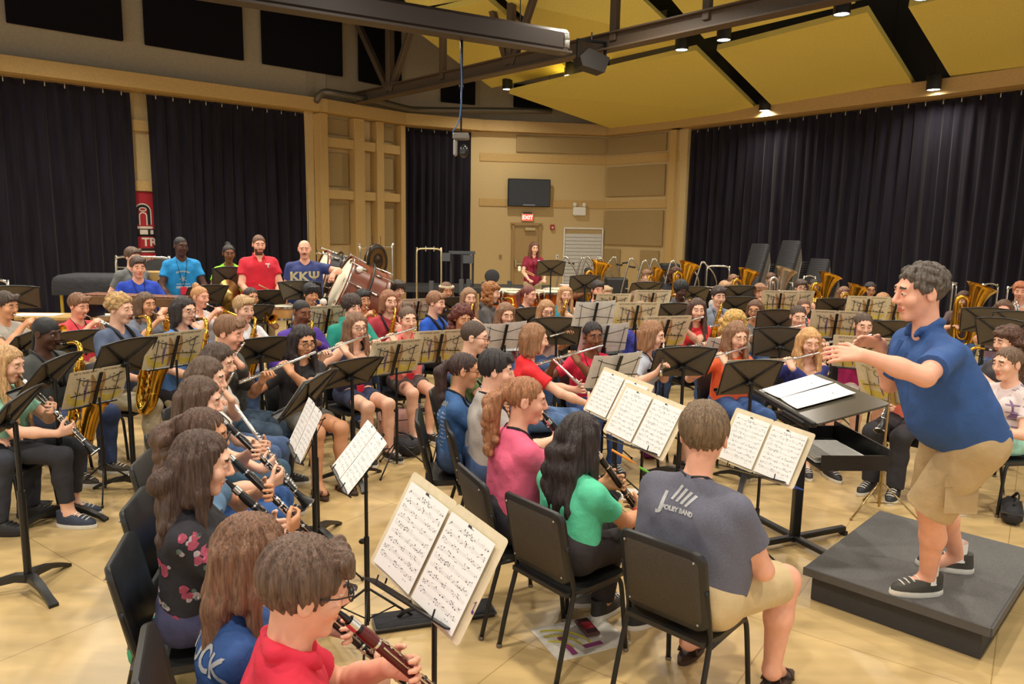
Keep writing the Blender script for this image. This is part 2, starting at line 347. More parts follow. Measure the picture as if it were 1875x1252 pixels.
def person(pid, px, py, Y, a, pose, skin, hair, top, legs, desc, shoe=(45, 42, 42), f=0, w=None, hy=0, hp=8, ztop=None, lean=.03, cat='person', sl=.55, extras=(), chair=True, hs=1., J=None, ly=None, eyes=None, vox=None, seat=.0):
    s = Person(); s.id, s.desc, s.pose, s.Y = pid, desc, pose, Y; female = bool(f); BYID[pid] = s
    ph = at(px, py, Y); zt = ztop or ph.z; stand = pose.startswith('stand') or pose == 'conduct'; w = w or (.88 if f else .98)
    A = math.radians(a); fw = Vector((math.sin(A), math.cos(A), 0)); rt = Vector((math.cos(A), -math.sin(A), 0)); s.fw, s.rt, s.a = fw, rt, a
    vox = vox or min(.0112, max(.0046, .0008*Y+.0021))
    R3 = Matrix.Rotation(-math.radians(hy), 3, 'Z') @ Matrix.Rotation(-math.radians(hp), 3, 'X'); hz = .51 if not stand else .52*zt
    hs = hs*(1. if zt > 1.2 or stand else .97); H = Vector((0, lean+.035, zt-.129*hs)); Nk = H+Vector((0, -.04, -.147*hs)); g0 = ph-fw*(H.y-.02)-rt*H.x
    s.base = Vector((g0.x, g0.y, seat)); s.M = T(s.base) @ Rz(-a); hz += 0
    sw = (.152 if f else .170)*(w**.5 if w > 1 else 1.)*1.02; sh = {x: Nk+Vector((x*sw*.97, -.012, -.088)) for x in (-1, 1)}
    hip = {x: Vector((x*.088*w, 0, hz)) for x in (-1, 1)}
    if stand: kn = {x: Vector((x*.10, .025, hz*.53)) for x in (-1, 1)}; an = {x: Vector((x*.11, 0, .085)) for x in (-1, 1)}
    else:
        kx = .10 if f else .15; kn = {x: Vector((x*kx, .43, .485)) for x in (-1, 1)}; an = {x: Vector((x*kx*.95, .40+.04*((sum(map(ord, pid))+x) % 3-1), .085)) for x in (-1, 1)}
    mouth = H+R3@Vector((0, .100*hs, -.060*hs)); s.mouth = mouth; s.H, s.R3 = H, R3
    Wr = {}; hd = {}; pole = {-1: Vector((-.7, -.2, -.7)), 1: Vector((.7, -.2, -.7))}; inst = None; cr = (35, 45, 30)
    m = mouth
    if pose == 'flute':
        d = Vector((.95, .16, -.20)).normalized(); Wr = {-1: m+d*.20+Vector((.0, .055, -.075)), 1: m+d*.42+Vector((-.01, -.035, -.075))}
        hd = {-1: ((.25, -.45, .7), (.1, -.8, -.5)), 1: ((-.1, .45, .75), (-.1, .8, -.5))}; pole = {-1: Vector((-.35, .2, -1)), 1: Vector((.8, -.3, -.6))}
        inst = ('flute', T(m+Vector((0, .012, -.004))) @ frame(Vector((0, 0, 1)).cross(d)*1, (0, 0, 1))); cr = (45, 50, 30)
        X = d; Zv = Vector((0, 0, 1)); Yv = Zv.cross(X).normalized(); Zv = X.cross(Yv); inst = ('flute', T(m+R3@Vector((0, .014, -.002))) @ Matrix(((X.x, Yv.x, Zv.x, 0), (X.y, Yv.y, Zv.y, 0), (X.z, Yv.z, Zv.z, 0), (0, 0, 0, 1))))
    elif pose in ('clarinet', 'oboe'):
        d = Vector((0, .66, -.75)); Wr = {-1: m+d*.25+Vector((-.075, -.025, -.035)), 1: m+d*.43+Vector((.075, -.03, -.035))}
        hd = {-1: ((.62, .55, .15), (.6, -.75, .2)), 1: ((-.62, .55, .15), (-.6, -.75, .2))}; inst = ('clarinet', T(m) @ frame(d, (0, .75, .66)))
    elif pose in ('sax', 'tenor', 'bari'):
        d = Vector((.16, .20, -1)); k = {'sax': 1., 'tenor': 1.22, 'bari': 1.38}[pose]
        inst = (pose, T(m+R3@Vector((0, .0, 0))) @ Rz(-18) @ Matrix.Rotation(math.radians(-12), 4, 'Y') @ Matrix.Scale(k, 4))
        Wr = {-1: m+Vector((-.03, .13*k+.02, -.20*k)), 1: m+Vector((.14, .12*k, -.40*k))}; hd = {-1: ((.8, .3, .1), (.3, -.8, -.2)), 1: ((-.7, .5, -.1), (-.5, -.7, 0))}
    elif pose == 'trumpet':
        d = Vector((.04, .95, -.26)); Wr = {-1: m+d*.20+Vector((-.06, -.06, -.06)), 1: m+d*.21+Vector((.055, -.07, -.05))}
        hd = {-1: ((.35, .6, .45), (.85, .1, -.1)), 1: ((-.25, .65, .6), (-.75, .2, -.45))}; inst = ('trumpet', T(m) @ frame(d, (0, 0, 1)))
    elif pose == 'trombone':
        d = Vector((.05, .93, -.30)); Wr = {-1: m+d*.10+Vector((-.06, -.04, -.06)), 1: m+d*.40+Vector((.03, -.05, -.05))}
        hd = {-1: ((.4, .4, .7), (.8, 0, 0)), 1: ((-.3, .5, .6), (-.8, .1, 0))}; inst = ('trombone', T(m) @ frame(d, (0, 0, 1)))
    elif pose == 'horn':
        Wr = {-1: m+Vector((-.08, .17, -.17)), 1: m+Vector((.17, .10, -.30))}; hd = {-1: ((.6, .5, .2), (.6, -.6, -.2)), 1: ((.0, .9, 0), (-.8, 0, 0))}; inst = ('french_horn', T(m))
    elif pose in ('tuba', 'euph', 'silvertuba'):
        Wr = {-1: m+Vector((-.16, .17, -.26)), 1: m+Vector((.14, .20, -.28))}; hd = {-1: ((.5, .5, .5), (.7, .2, 0)), 1: ((-.5, .7, .2), (-.3, .4, -.8))}; inst = (pose, T(m))
    elif pose == 'lap': Wr = {x: Vector((x*.10, .30, .615)) for x in (-1, 1)}; hd = {x: ((-x*.3, .9, -.15), (0, -.1, -1)) for x in (-1, 1)}; cr = (15, 25, 15)
    elif pose == 'standclasp': Wr = {x: Vector((x*.055, .25, hz+.10)) for x in (-1, 1)}; hd = {x: ((-x*.75, .45, -.2), (-x*.2, -.8, 0)) for x in (-1, 1)}; pole = {x: Vector((x, -.5, -.3)) for x in (-1, 1)}
    elif pose == 'standsticks': Wr = {x: Vector((x*.16, .27, hz+.10)) for x in (-1, 1)}; hd = {x: ((-x*.25, .9, -.15), (0, -.1, -1)) for x in (-1, 1)}; cr = (60, 60, 35)
    elif pose == 'stand': Wr = {x: Vector((x*(sw+.08), .06, hz-.03)) for x in (-1, 1)}; hd = {x: ((0, .25, -1), (-x, 0, 0)) for x in (-1, 1)}; pole = {x: Vector((x*.5, -1, 0)) for x in (-1, 1)}; cr = (18, 25, 18)
    if J: J(s, dict(H=H, Nk=Nk, sh=sh, hip=hip, kn=kn, an=an, Wr=Wr, hd=hd, pole=pole))
    inst = getattr(s, 'inst', inst); cr = getattr(s, 'curl', cr); k = 1.0*(.94 if f else 1.)*(1.0 if zt > 1.2 or stand else .95)
    el = {}
    for x in (-1, 1): el[x], Wr[x] = ik(sh[x], Wr[x], .285*k, .25*k, pole[x])
    s.el, s.Wr, s.sh, s.kn, s.an = el, Wr, sh, kn, an
    cy = Nk.y*.5; ch = Vector((0, Nk.y*.75, Nk.z-.17)); belly = getattr(s, 'belly', 0)
    def torso(t):
        P = []
        for x in (-1, 1):
            P += [C(hip[x]*1+Vector((-x*.012, 0, .03)), ch+Vector((x*.078*w, -.005, 0)), .108*w+t, (.098 if f else .105)*w+t, .06), C(ch+Vector((x*.075*w, -.01, .02)), sh[x]+Vector((-x*.03, 0, -.015)), .085*w+t, .052+t, .05),
                  C(Nk+Vector((x*.03, -.02, -.03)), sh[x]+Vector((-x*.015, 0, .004)), .038+t*.7, .044+t, .04)]
            if f: P.append(E(ch+Vector((x*.07, .085*w, .01)), [.055+t]*3, None, .04))
        P.append(C(ch+Vector((0, -.022, .03)), Nk+Vector((0, -.030, -.035)), .085+t, .050+t, .05))
        if belly: P.append(E((hip[1]+hip[-1])/2*.55+ch*.45+Vector((0, .03, .0)), (.145*w+t, .095*w+belly+t, .20+t), None, .08))
        return P
    tk, tc = top[0], top[1]; lk, lc = legs; full = lk == 'pants'
    pr = torso(0) if tk != 'none' else torso(0)
    pr += head_prims(H, R3, hs, tuple(Nk+Vector((0, -.012, -.03))), f, vox)
    for x in (-1, 1):
        fr = 1. if not f else .86
        pr += [C(sh[x], el[x], .049*fr*w**.4, .041*fr, .035), C(el[x], el[x]*.55+Wr[x]*.45, .041*fr, .041*fr, .02), C(el[x]*.6+Wr[x]*.4, Wr[x], .040*fr, .0275*fr, .02)]
        pr += hand(Wr[x], hd[x][0], hd[x][1], x > 0, vox, cr)
        tr = .085*w**.7
        if not (full and Y > 3.9):
            pr += [C(hip[x], kn[x], tr, .058*w**.4, .05), C(kn[x], kn[x]*.6+an[x]*.4+Vector((0, -.018, 0)), .057*w**.4, .054*w**.4, .025), C(kn[x]*.62+an[x]*.38+Vector((0, -.014, 0)), an[x], .053*w**.4, .036, .025), C(an[x], an[x]+Vector((0, .10, -.045)), .036, .028, .03)]
    sd = SDF(pr, vox, zfine=Nk.z+.02, zc=1.25 if Y < 3.9 else 1.75); P, Q, G = sd.net(); del sd
    cen = (P[Q].mean(1)-np.array(H)) @ np.array(R3)/hs; ax = np.abs(cen[:, 0]); mi = np.zeros(len(Q), np.int32)
    mi[(ax < .027) & (np.abs(cen[:, 2]+.060) < .011*(1-(ax/.03)**2)) & (cen[:, 1] > .072)] = 1
    mi[(ax > .013) & (ax < .047) & (np.abs(cen[:, 2]-.036+.15*(ax-.03)**1) < max(.0048, vox*.5)) & (cen[:, 1] > .06)] = 2
    if 'beard' in extras: mi[(cen[:, 1] > .0) & (cen[:, 2] < -.045-.6*np.maximum(0, .04-cen[:, 1])*0) & (cen[:, 2] > -.13) & (ax < .075) & (mi != 1) & ((cen[:, 2] < -.075) | (ax > .032) | (cen[:, 2] > -.05)) & (cen[:, 2] < -.043)] = 2
    if 'moustache' in extras: mi[(ax < .03) & (np.abs(cen[:, 2]+.044) < .006) & (cen[:, 1] > .07)] = 2
    sc = SKIN[skin]; ex = MB(); n = 10 if Y < 7 else 8
    for x in (-1, 1):
        Mx = T(H+R3@(Vector((x*.0305, .0775, .0125))*hs)) @ R3.to_4x4() @ Rx(-90); r = .0124*hs; b = MB(); b.ball((0, 0, 0), r, n)
        ex.add(b.v, b.f, Mx)
        for q, fc in enumerate(b.f):
            c = sum((Vector(b.v[i]) for i in fc), Vector())/4; ex.m[len(ex.m)-len(b.f)+q] = 0 if c.y < (-.0015 if hp < 12 else .0015) or c.y > .0075 else (4 if c.z > r*.74 else 3)
    hc = hair[1]; lip = tuple(int(v*q) for v, q in zip(sc, (.88, .66, .66)))
    hm = mat(hc, .5, kind='curl' if hair[0] in ('curly', 'afro', 'bigcurl') else 'hair') if hair[0] != 'durag' else mat(hc, .6, kind='cloth')
    bm = mat(tuple(v*.75 for v in (hc if sc[0] > 100 or hair[0] == 'durag' else (30, 24, 22))), .7)
    me = np_mesh(P, Q, [mat(sc, .5, kind='skin'), mat(lip, .4), bm, mat((225, 215, 205), .3), mat((50, 34, 26), .2)], mi, extra=ex)
    s.o = tag(link('person', me, None, s.M), desc, cat); G0 = P
    def child(name, prims, m, v=vox, disp=None, zc=1.5):
        sd = SDF(prims, v, zfine=Nk.z-.1, zc=zc if Y > 3.9 else 1.2); P, Q, G = sd.net()
        if disp: P = P+G*disp(P)[:, None]
        me = np_mesh(P, Q, [m]); return link(name, me, s.o)
    # hair
    if hair[0] != 'none':
        seed = sum(map(ord, pid)); amp = .0035 if hair[0] not in ('buzz', 'bald', 'durag', 'crop') else .0006
        def strands(P):
            q = P-np.array(H); an_ = np.arctan2(q[:, 0], q[:, 1]); return amp*np.sin(an_*17+q[:, 2]*14+seed)+amp*.8*np.sin(an_*29-q[:, 2]*9+2*seed)
        s.hair = child('hair' if hair[0] != 'durag' else 'durag', hair_prims(hair[0], H, R3, hs, seed), hm, min(vox, .0075), strands)
    # shirt
    fold = lambda am, fr: (lambda P: am*wob(P, fr, len(pid)+px*.01)+am*.7*wob(P, fr*2.3, py*.01))
    if tk != 'none':
        t = .011; pr = torso(t)
        slv = {'tee': .58, 'polo': .60, 'long': 2., 'hood': 2., 'tank': 0., 'off': 2., 'three': 1.6}[tk]
        for x in (-1, 1):
            fr = 1. if not f else .9
            if slv == 2.: pr += [C(sh[x], el[x], .062*fr*w**.4, .054*fr, .03), C(el[x], Wr[x]*.94+el[x]*.06, .054*fr, .038, .02, False, True)]
            elif slv == 1.6: pr += [C(sh[x], el[x], .060*fr*w**.4, .052*fr, .03), C(el[x], el[x]*.5+Wr[x]*.5, .052*fr, .048, .02, False, True)]
            elif slv: pr += [C(sh[x], sh[x]+(el[x]-sh[x])*slv*(sl/.55), .057*fr*w**.4, .064*fr*w**.4, .03, False, True)]
            else: pr += [C(sh[x], sh[x]+(el[x]-sh[x])*1.0, .066, .06, .006, True)]
        if tk == 'hood': pr += [C(Nk+Vector((-.05, -.06, -.0)), Nk+Vector((.05, -.06, -.0)), .05, None, .03), C(Nk+Vector((.07, -.0, -.01)), Nk+Vector((.05, .06, -.05)), .03, None, .03), C(Nk+Vector((-.07, -.0, -.01)), Nk+Vector((-.05, .06, -.05)), .03, None, .03)]
        if tk == 'polo':
            for x in (-1, 1): pr += [C(Nk+Vector((x*.055, -.035, .028)), Nk+Vector((x*.05, .035, -.005)), .020, .018, .012), C(Nk+Vector((x*.05, .035, -.005)), Nk+Vector((x*.025, .075, -.045)), .018, .014, .012)]
            pr += [C(Nk+Vector((-.05, -.05, .03)), Nk+Vector((.05, -.05, .03)), .020, None, .012)]
        nr = {'tank': .085, 'off': .14, 'polo': .056, 'hood': .058}.get(tk, .064 if not f else .070)
        pr += [C(Nk+Vector((0, .022 if tk != 'off' else .0, .022 if tk != 'off' else -.03)), Nk+Vector((0, .05, .14)), nr, nr, .008, True)]
        if tk in ('tank', 'tee', 'polo', 'three'): pr += [C(Nk+Vector((0, .085, -.03 if tk != 'tank' else -.06)), Nk+Vector((0, .14, .06)), .04 if tk != 'tank' else .06, None, .02, True)]
        if tk == 'off': pr += [C(Nk+Vector((-.3, 0, .02)), Nk+Vector((.3, 0, .02)), .085, None, .01, True)]
        if not stand: pr.append(('cut', (0, 0, -1), -(hz-.09)))
        else: pr.append(('cut', (0, 0, -1), -(hz-.07)))
        s.shirt = child('shirt' if tk != 'hood' else 'hoodie', pr, top[2] if len(top) > 2 else mat(tc, .8, kind='cloth'), vox, fold(.0055 if Y < 4 else .007, 13))
    # legs
    t = .013; pr = []; ztl = {'pants': 1., 'capri': 1., 'shorts': 0, 'short': 0, 'cargo': 0}[lk]
    for x in (-1, 1):
        tr = .085*w**.7+t
        pr += [C(hip[x]+Vector((0, -.02 if not stand else 0, .02)), hip[x]+Vector((-x*.03, -.02 if not stand else 0, .06)), .105*w+t*.6, None, .04)]
        if lk == 'shorts' or lk == 'cargo': e = hip[x].lerp(kn[x], .90 if lk == 'shorts' else 1.0); pr += [C(hip[x], e, tr+.006, .082*w**.4 if lk == 'shorts' else .112, .04, False, True)]
        elif lk == 'short': e = hip[x].lerp(kn[x], .52); pr += [C(hip[x], e, tr, .088*w**.6, .04, False, True)]
        else:
            e = an[x].lerp(kn[x], .02 if lk == 'pants' else .22)
            g = .012 if lk == 'pants' else .004
            pr += [C(hip[x], kn[x], tr, .060*w**.4+g, .05), C(kn[x], kn[x]*.6+an[x]*.4+Vector((0, -.014, 0)), .060*w**.4+g, .058*w**.4+g, .03), C(kn[x]*.62+an[x]*.38+Vector((0, -.014, 0)), e, .057*w**.4+g, .045+g*1.4, .03, False, True)]
    if stand: pr.append(('cut', (0, 0, 1), hz+.09))
    s.pants = child({'pants': 'trousers', 'capri': 'leggings'}.get(lk, 'shorts'), pr, lc if not isinstance(lc, tuple) else mat(lc, .85, kind='denim' if lc[2] > lc[0]*1.15 else 'cloth'), vox*1.05, fold(.006, 11))
    # shoes
    for x in (-1, 1):
        sd = an[x]; yaw = getattr(s, 'shoeyaw', {}).get(x, -x*6); Ms = T(sd.x, sd.y-.01, sd.z-.085) @ Rz(yaw)
        kind = 'sneaker' if not isinstance(shoe, str) else shoe.split('/')[0]; shc = shoe if not isinstance(shoe, str) else eval(shoe.split('/')[1])
        for i, (nm, ms, par, pm) in enumerate(proto('shoe_'+kind, lambda: shoe_parts(kind))):
            if i == 0: o0 = link('shoe', ms, s.o, Ms); o0.material_slots[0].link = 'OBJECT'; o0.material_slots[0].material = mat(shc, .6, kind='cloth')
            else: link(nm, ms, o0)
    s.nk, s.hz, s.hip = Nk, hz, hip
    s.inst = inst
    dress(s, extras, hs)
    if inst: play(s, inst)
    if chair and not stand: seat_for(s)
    return s
def shoe_parts(kind):
    up = MB(); so = MB(); la = MB()
    def ring(z, sx, y0, y1, toe=1.):
        return [(sx*math.sin(t)*(1 if math.cos(t) < 0 else toe), (y0+y1)/2+(y1-y0)/2*math.cos(t), z) for t in np.linspace(0, 2*math.pi, 17)[:-1]]
    def stackr(mb, rings):
        n = 16; mb.add([v for r in rings for v in r], [(i*n+j, i*n+(j+1) % n, (i+1)*n+(j+1) % n, (i+1)*n+j) for i in range(len(rings)-1) for j in range(n)] + [tuple(range((len(rings)-1)*n, len(rings)*n))])
    rev = lambda L: [r[::-1] for r in L]
    if kind == 'sandal':
        stackr(so, rev([ring(0, .042, -.07, .19), ring(.022, .044, -.072, .192)]))
        for y, z in ((.12, .055), (.02, .07)): up.tube([(-.046, y, .02), (-.03, y, z-.005), (0, y, z), (.03, y, z-.005), (.046, y, .02)], .011, 6, 3, flat=.5)
        return [('strap', up.mesh(mat((90, 60, 40)), 2), None, None), ('sole', so.mesh(mat((60, 42, 32)), 50), None, None)]
    stackr(so, rev([ring(0, .045, -.075, .20), ring(.012, .049, -.08, .205), ring(.028, .047, -.078, .202)]))
    stackr(up, rev([ring(.026, .045, -.075, .198), ring(.05, .047, -.074, .19), ring(.066, .045, -.072, .15), ring(.085, .042, -.07, .075), ring(.11, .040, -.068, .045), ring(.112, .033, -.06, .038)]))
    out = [('shoe', up.mesh(mat((60, 60, 60)), 60), None, None), ('sole', so.mesh(mat((225, 222, 212), .6) if kind != 'dark' else mat((30, 28, 28)), 50), None, None)]
    for i in range(4): la.tube([(-.026, .065+.026*i, .088-.008*i), (0, .07+.026*i, .098-.009*i), (.026, .065+.026*i, .088-.008*i)], .004, 5)
    out.append(('lace', la.mesh(mat((230, 228, 220)) if kind != 'dark' else mat((40, 38, 38)), 2), None, None)); return out
def surf(s, child_o, me, M, off=.003):
    """lay a flat mesh (in its own xy plane) on a garment: shoot each point along -Z of M onto the garment"""
    vs = child_o.data.vertices; n = len(vs); co = np.empty(n*3, np.float32); vs.foreach_get('co', co)
    fs = [tuple(p.vertices) for p in child_o.data.polygons]; bv = BVHTree.FromPolygons([Vector(c) for c in co.reshape(-1, 3)], fs)
    dr = -(M.to_3x3() @ Vector((0, 0, 1))).normalized(); ok = 0
    b = bmesh.new(); b.from_mesh(me); bmesh.ops.triangulate(b, faces=b.faces)
    for _ in range(5):
        L = [e for e in b.edges if e.calc_length() > .016]
        if not L: break
        bmesh.ops.subdivide_edges(b, edges=L, cuts=1); bmesh.ops.triangulate(b, faces=b.faces)
    b.to_mesh(me); b.free(); bad = set()
    for v in me.vertices:
        p = v.co.copy(); h = bv.ray_cast(p, dr, .7)
        if h[0]: v.co = h[0]-dr*off
        else: bad.add(v.index)
    if bad:
        b = bmesh.new(); b.from_mesh(me); b.verts.ensure_lookup_table(); bmesh.ops.delete(b, geom=[b.verts[i] for i in bad], context='VERTS'); b.to_mesh(me); b.free()
    me.update(); return me
def dress(s, extras, hs):
    H, R3 = s.H, s.R3; hp_ = lambda v: H+R3@(Vector(v)*hs)
    for e in extras:
        k, *ar = e.split(':')
        if k == 'glasses':
            c = eval(ar[0]) if ar else (30, 26, 26); b = MB(); n = 12
            for x in (-1, 1):
                ctr = hp_((x*.032, .106, .010)); L = [ctr+R3@Vector((.024*math.cos(t)*hs, 0, .018*math.sin(t)*hs)) for t in np.linspace(0, 2*math.pi, n)]
                b.tube(L, .0024, 5); b.tube([hp_((x*.056, .104, .014)), hp_((x*.076, .06, .014)), hp_((x*.081, -.01, .012))], .0022, 5)
            b.tube([hp_((-.008, .107, .012)), hp_((.008, .107, .012))], .0024, 5); link('glasses', b.mesh(mat(c, .3), 2), s.o)
        elif k == 'lanyard':
            c = eval(ar[0]) if ar else (34, 32, 38); b = MB(); N = s.nk; bv = s_bvh(s); L = []
            for x in (-1, 1):
                top = [N+Vector((x*.012, -.072, .02)), N+Vector((x*.062, -.03, .02)), N+Vector((x*.062, .03, -.02))]; low = []
                for t in np.linspace(.15, 1, 6):
                    p = N+Vector((x*.062*(1-t)+.004*x, .5, -.02-.34*t)); h = bv.ray_cast(p, Vector((0, -1, 0)))
                    if h[0]: low.append(h[0]+Vector((0, .007, 0)))
                pts = top+low
                b.tube(pts, .0075, 6, 2, flat=.3)
                if low: L.append(low[-1])
            o = link('lanyard', b.mesh(mat(c, .6), 2), s.o)
            if 'badge' in extras and L:
                p = sum(L, Vector())/len(L)+Vector((0, .020, -.05)); q = MB().box(p, (.075, .006, .10), None, .003); link('badge', q.mesh(mat((222, 40, 60), .5)), o)
        elif k == 'strap':
            b = MB(); N = s.nk
            for x in (-1, 1): b.tube([N+Vector((x*.01, -.085, .0)), N+Vector((x*.075, -.05, .012)), N+Vector((x*.085, .03, -.03)), N+Vector((x*.07, .115, -.12)), N+Vector((x*.01, .15, -.26))], .022, 8, 3, flat=.3)
            link('neck_strap', b.mesh(mat((28, 27, 28), .6), 2), s.o)
        elif k == 'bracelet': W = s.Wr[1]; d = (s.el[1]-W).normalized(); b = MB(); x = d.orthogonal().normalized(); y = d.cross(x); link('bracelet', b.tube([W+d*.02+(x*math.cos(t)+y*math.sin(t))*.031 for t in np.linspace(0, 6.28, 13)], .004, 5).mesh(mat((200, 60, 60)), 2), s.o)
        elif k == 'flowers':
            for i in range(17):
                t = i/17*2*math.pi; p = hp_((.092*math.cos(t), -.016+.108*math.sin(t), .062+.01*math.sin(t))); b = MB()
                for j in range(5): b.ball(p+R3@Vector((.011*math.cos(j*1.257), .004, .011*math.sin(j*1.257))), .0095, 6)
                link('flower', b.mesh(mat((236, 220, 190), .7), 2), s.o)
        elif k == 'headband': b = MB(); link('headband', b.tube([hp_((.079*math.cos(t), -.014+.099*math.sin(t), .058)) for t in np.linspace(0, 6.28, 22)], .014, 6, flat=.35).mesh(mat((30, 28, 30), .7), 2), s.o)
def s_bvh(s):
    o = getattr(s, 'shirt', None) or s.o; n = len(o.data.vertices); co = np.empty(n*3, np.float32); o.data.vertices.foreach_get('co', co)
    return BVHTree.FromPolygons([Vector(c) for c in co.reshape(-1, 3)], [tuple(p.vertices) for p in o.data.polygons])
def jdown(s, d):                                                        # flute lowered across the lap
    m = s.mouth; X = Vector((.50, .62, -.60)).normalized(); Zv = Vector((0, 0, 1)); Yv = Zv.cross(X).normalized(); Zv = X.cross(Yv)
    o = m+Vector((.02, .10, -.12)); s.inst = ('flute', T(o) @ Matrix(((X.x, Yv.x, Zv.x, 0), (X.y, Yv.y, Zv.y, 0), (X.z, Yv.z, Zv.z, 0), (0, 0, 0, 1))))
    d['Wr'][-1] = o+X*.26+Vector((-.07, -.02, -.04)); d['Wr'][1] = o+X*.42+Vector((.06, -.05, -.03)); d['hd'][-1] = ((.7, .5, .2), (.5, -.7, .2)); d['hd'][1] = ((-.6, .6, .2), (-.6, -.6, 0))
# ---------------------------------------------------------------- instruments
def p_flute():
    S = SILVER(); b = MB(); b.tube([(-.055, 0, 0), (-.05, 0, 0), (.16, 0, 0)], [.0095, .0100, .0105], 12); h = b.mesh(S, 40)
    lp = MB().ball((0, -.004, .006), .018, 10, None, (.9, .75, .35)).mesh(S, 2)
    bd = MB().tube([(.155, 0, 0), (.17, 0, 0), (.172, 0, 0), (.53, 0, 0)], [.0125, .0125, .0108, .0108], 12).mesh(S, 40)
    ft = MB().tube([(.525, 0, 0), (.54, 0, 0), (.542, 0, 0), (.62, 0, 0)], [.0122, .0122, .0105, .0105], 12).mesh(S, 40)
    ks = MB()
    for i in range(14): ks.lathe([(.0, .006), (.0085, .005), (.0085, 0), (.0, 0)], 10, T(.19+.024*i, .002*(i % 2), .0105))
    ks.tube([(.18, .010, .008), (.52, .010, .008)], .0022, 6); ks.tube([(.40, -.011, .006), (.60, -.011, .006)], .0022, 6)
    for i in range(4): ks.lathe([(.0, .006), (.0095, .005), (.0095, 0), (.0, 0)], 10, T(.545+.021*i, 0, .0105))
    return [('head_joint', h, None, None), ('lip_plate', lp, 0, None), ('body_tube', bd, None, None), ('foot_joint', ft, None, None), ('keys', ks.mesh(S, 40), None, None)]
def p_clarinet(wood=(26, 24, 24)):
    W = mat(wood, .3); S = SILVER(); Y = Rx(-90)                         # lathe axis z -> +y
    L = lambda prof, m=W: MB().lathe(prof, 18, Y).mesh(m, 50)
    out = [('mouthpiece', L([(.001, -.01), (.006, -.008), (.012, .055), (.014, .075), (.0, .075)], mat((20, 20, 20), .2)), None, None),
           ('barrel', L([(.0, .072), (.0155, .072), (.0175, .10), (.016, .135), (.0, .135)]), None, None), ('upper_joint', L([(.0, .135), (.0145, .135), (.0145, .355), (0, .355)]), None, None),
           ('lower_joint', L([(.0, .355), (.0155, .355), (.0155, .565), (0, .565)]), None, None), ('bell', L([(.0, .565), (.018, .565), (.020, .60), (.026, .635), (.0395, .668), (.041, .672), (.037, .67), (.02, .63), (0, .62)]), None, None),
           ('ligature', L([(.0135, .03), (.0155, .03), (.0160, .06), (.0145, .06)], S), 0, None)]
    for z, r in ((.135, .0170), (.355, .0178), (.565, .020), (.672, .0415)): out.append(('ring', L([(r-.003, z-.004), (r, z-.004), (r, z+.004), (r-.003, z+.004)], S), None, None))
    k = MB(); q = random.Random(3)
    for i in range(22):
        y = .16+.0175*i; a = q.choice((60, 90, 120, 30, 150, 200, -20)); r = .0175
        k.lathe([(0, .004), (.0075, .003), (.0075, 0), (0, 0)], 9, Ry(90-a) @ T(0, y, r))
        if i % 3 == 0: k.tube([(math.cos(math.radians(a))*.019, y-.02, math.sin(math.radians(a))*.019), (math.cos(math.radians(a))*.020, y+.07, math.sin(math.radians(a))*.020)], .0024, 6)
    for x in (-.018, .018): k.tube([(x, .15, .008), (x, .34, .008)], .0024, 6); k.tube([(x, .37, .008), (x, .56, .008)], .0024, 6)
    return out+[('keys', k.mesh(S, 40), None, None)]
def p_sax():
    B = BRASS(); out = []
    out.append(('mouthpiece', MB().tube([(0, -.008, 0), (0, .0, .001), (0, .06, .010), (0, .085, .014)], [.004, .007, .0125, .0135], 12).mesh(mat((22, 22, 22), .2), 50), None, None))
    out.append(('ligature', MB().tube([(0, .035, .0065), (0, .06, .010)], [.0118, .0138], 12, cap=False).mesh(SILVER(), 50), 0, None))
    out.append(('neck', MB().tube([(0, .08, .013), (0, .14, .022), (0, .185, .01), (0, .205, -.03), (0, .208, -.055)], [.011, .012, .0135, .015, .016], 12, 4).mesh(B, 2), None, None))
    out.append(('body_tube', MB().tube([(0, .208, -.05), (0, .208, -.2), (0, .208, -.42), (0, .212, -.53), (0, .245, -.595), (0, .285, -.60), (0, .325, -.55), (0, .338, -.47)], [.0165, .021, .028, .031, .034, .036, .038, .040], 16, 5).mesh(B, 2), None, None))
    out.append(('bell', MB().tube([(0, .338, -.475), (0, .347, -.40), (0, .36, -.33), (0, .373, -.285), (0, .378, -.268)], [.040, .043, .050, .060, .068], 20, 3, cap=False).mesh(B, 2), None, None))
    k = MB()
    for i in range(12):
        z = -.09-.033*i; r = .0185+.0009*i; k.lathe([(0, .006), (.010+.0006*i, .005), (.010+.0006*i, 0), (0, 0)], 10, T(.0, .208, z) @ Rz(-20 if i % 2 else 12) @ T(0, -(r+.004)*(-1), 0) @ Rx(-90))
        if i % 4 == 1: k.lathe([(0, .006), (.014, .005), (.014, 0), (0, 0)], 10, T(.0, .208, z) @ Ry(90) @ T(0, 0, r))
    for x in (-.024, .026): k.tube([(x, .215, -.08), (x*1.15, .222, -.5)], .003, 6)
    for z in (-.40, -.46, -.52): k.lathe([(0, .012), (.024, .010), (.024, 0), (0, 0)], 12, T(.036, .335 if z > -.5 else .30, z) @ Ry(90))
    k.tube([(.035, .25, -.3), (.05, .33, -.36), (.052, .345, -.45), (.05, .32, -.52)], .003, 6, 3)
    return out+[('keys', k.mesh(B, 40), None, None)]
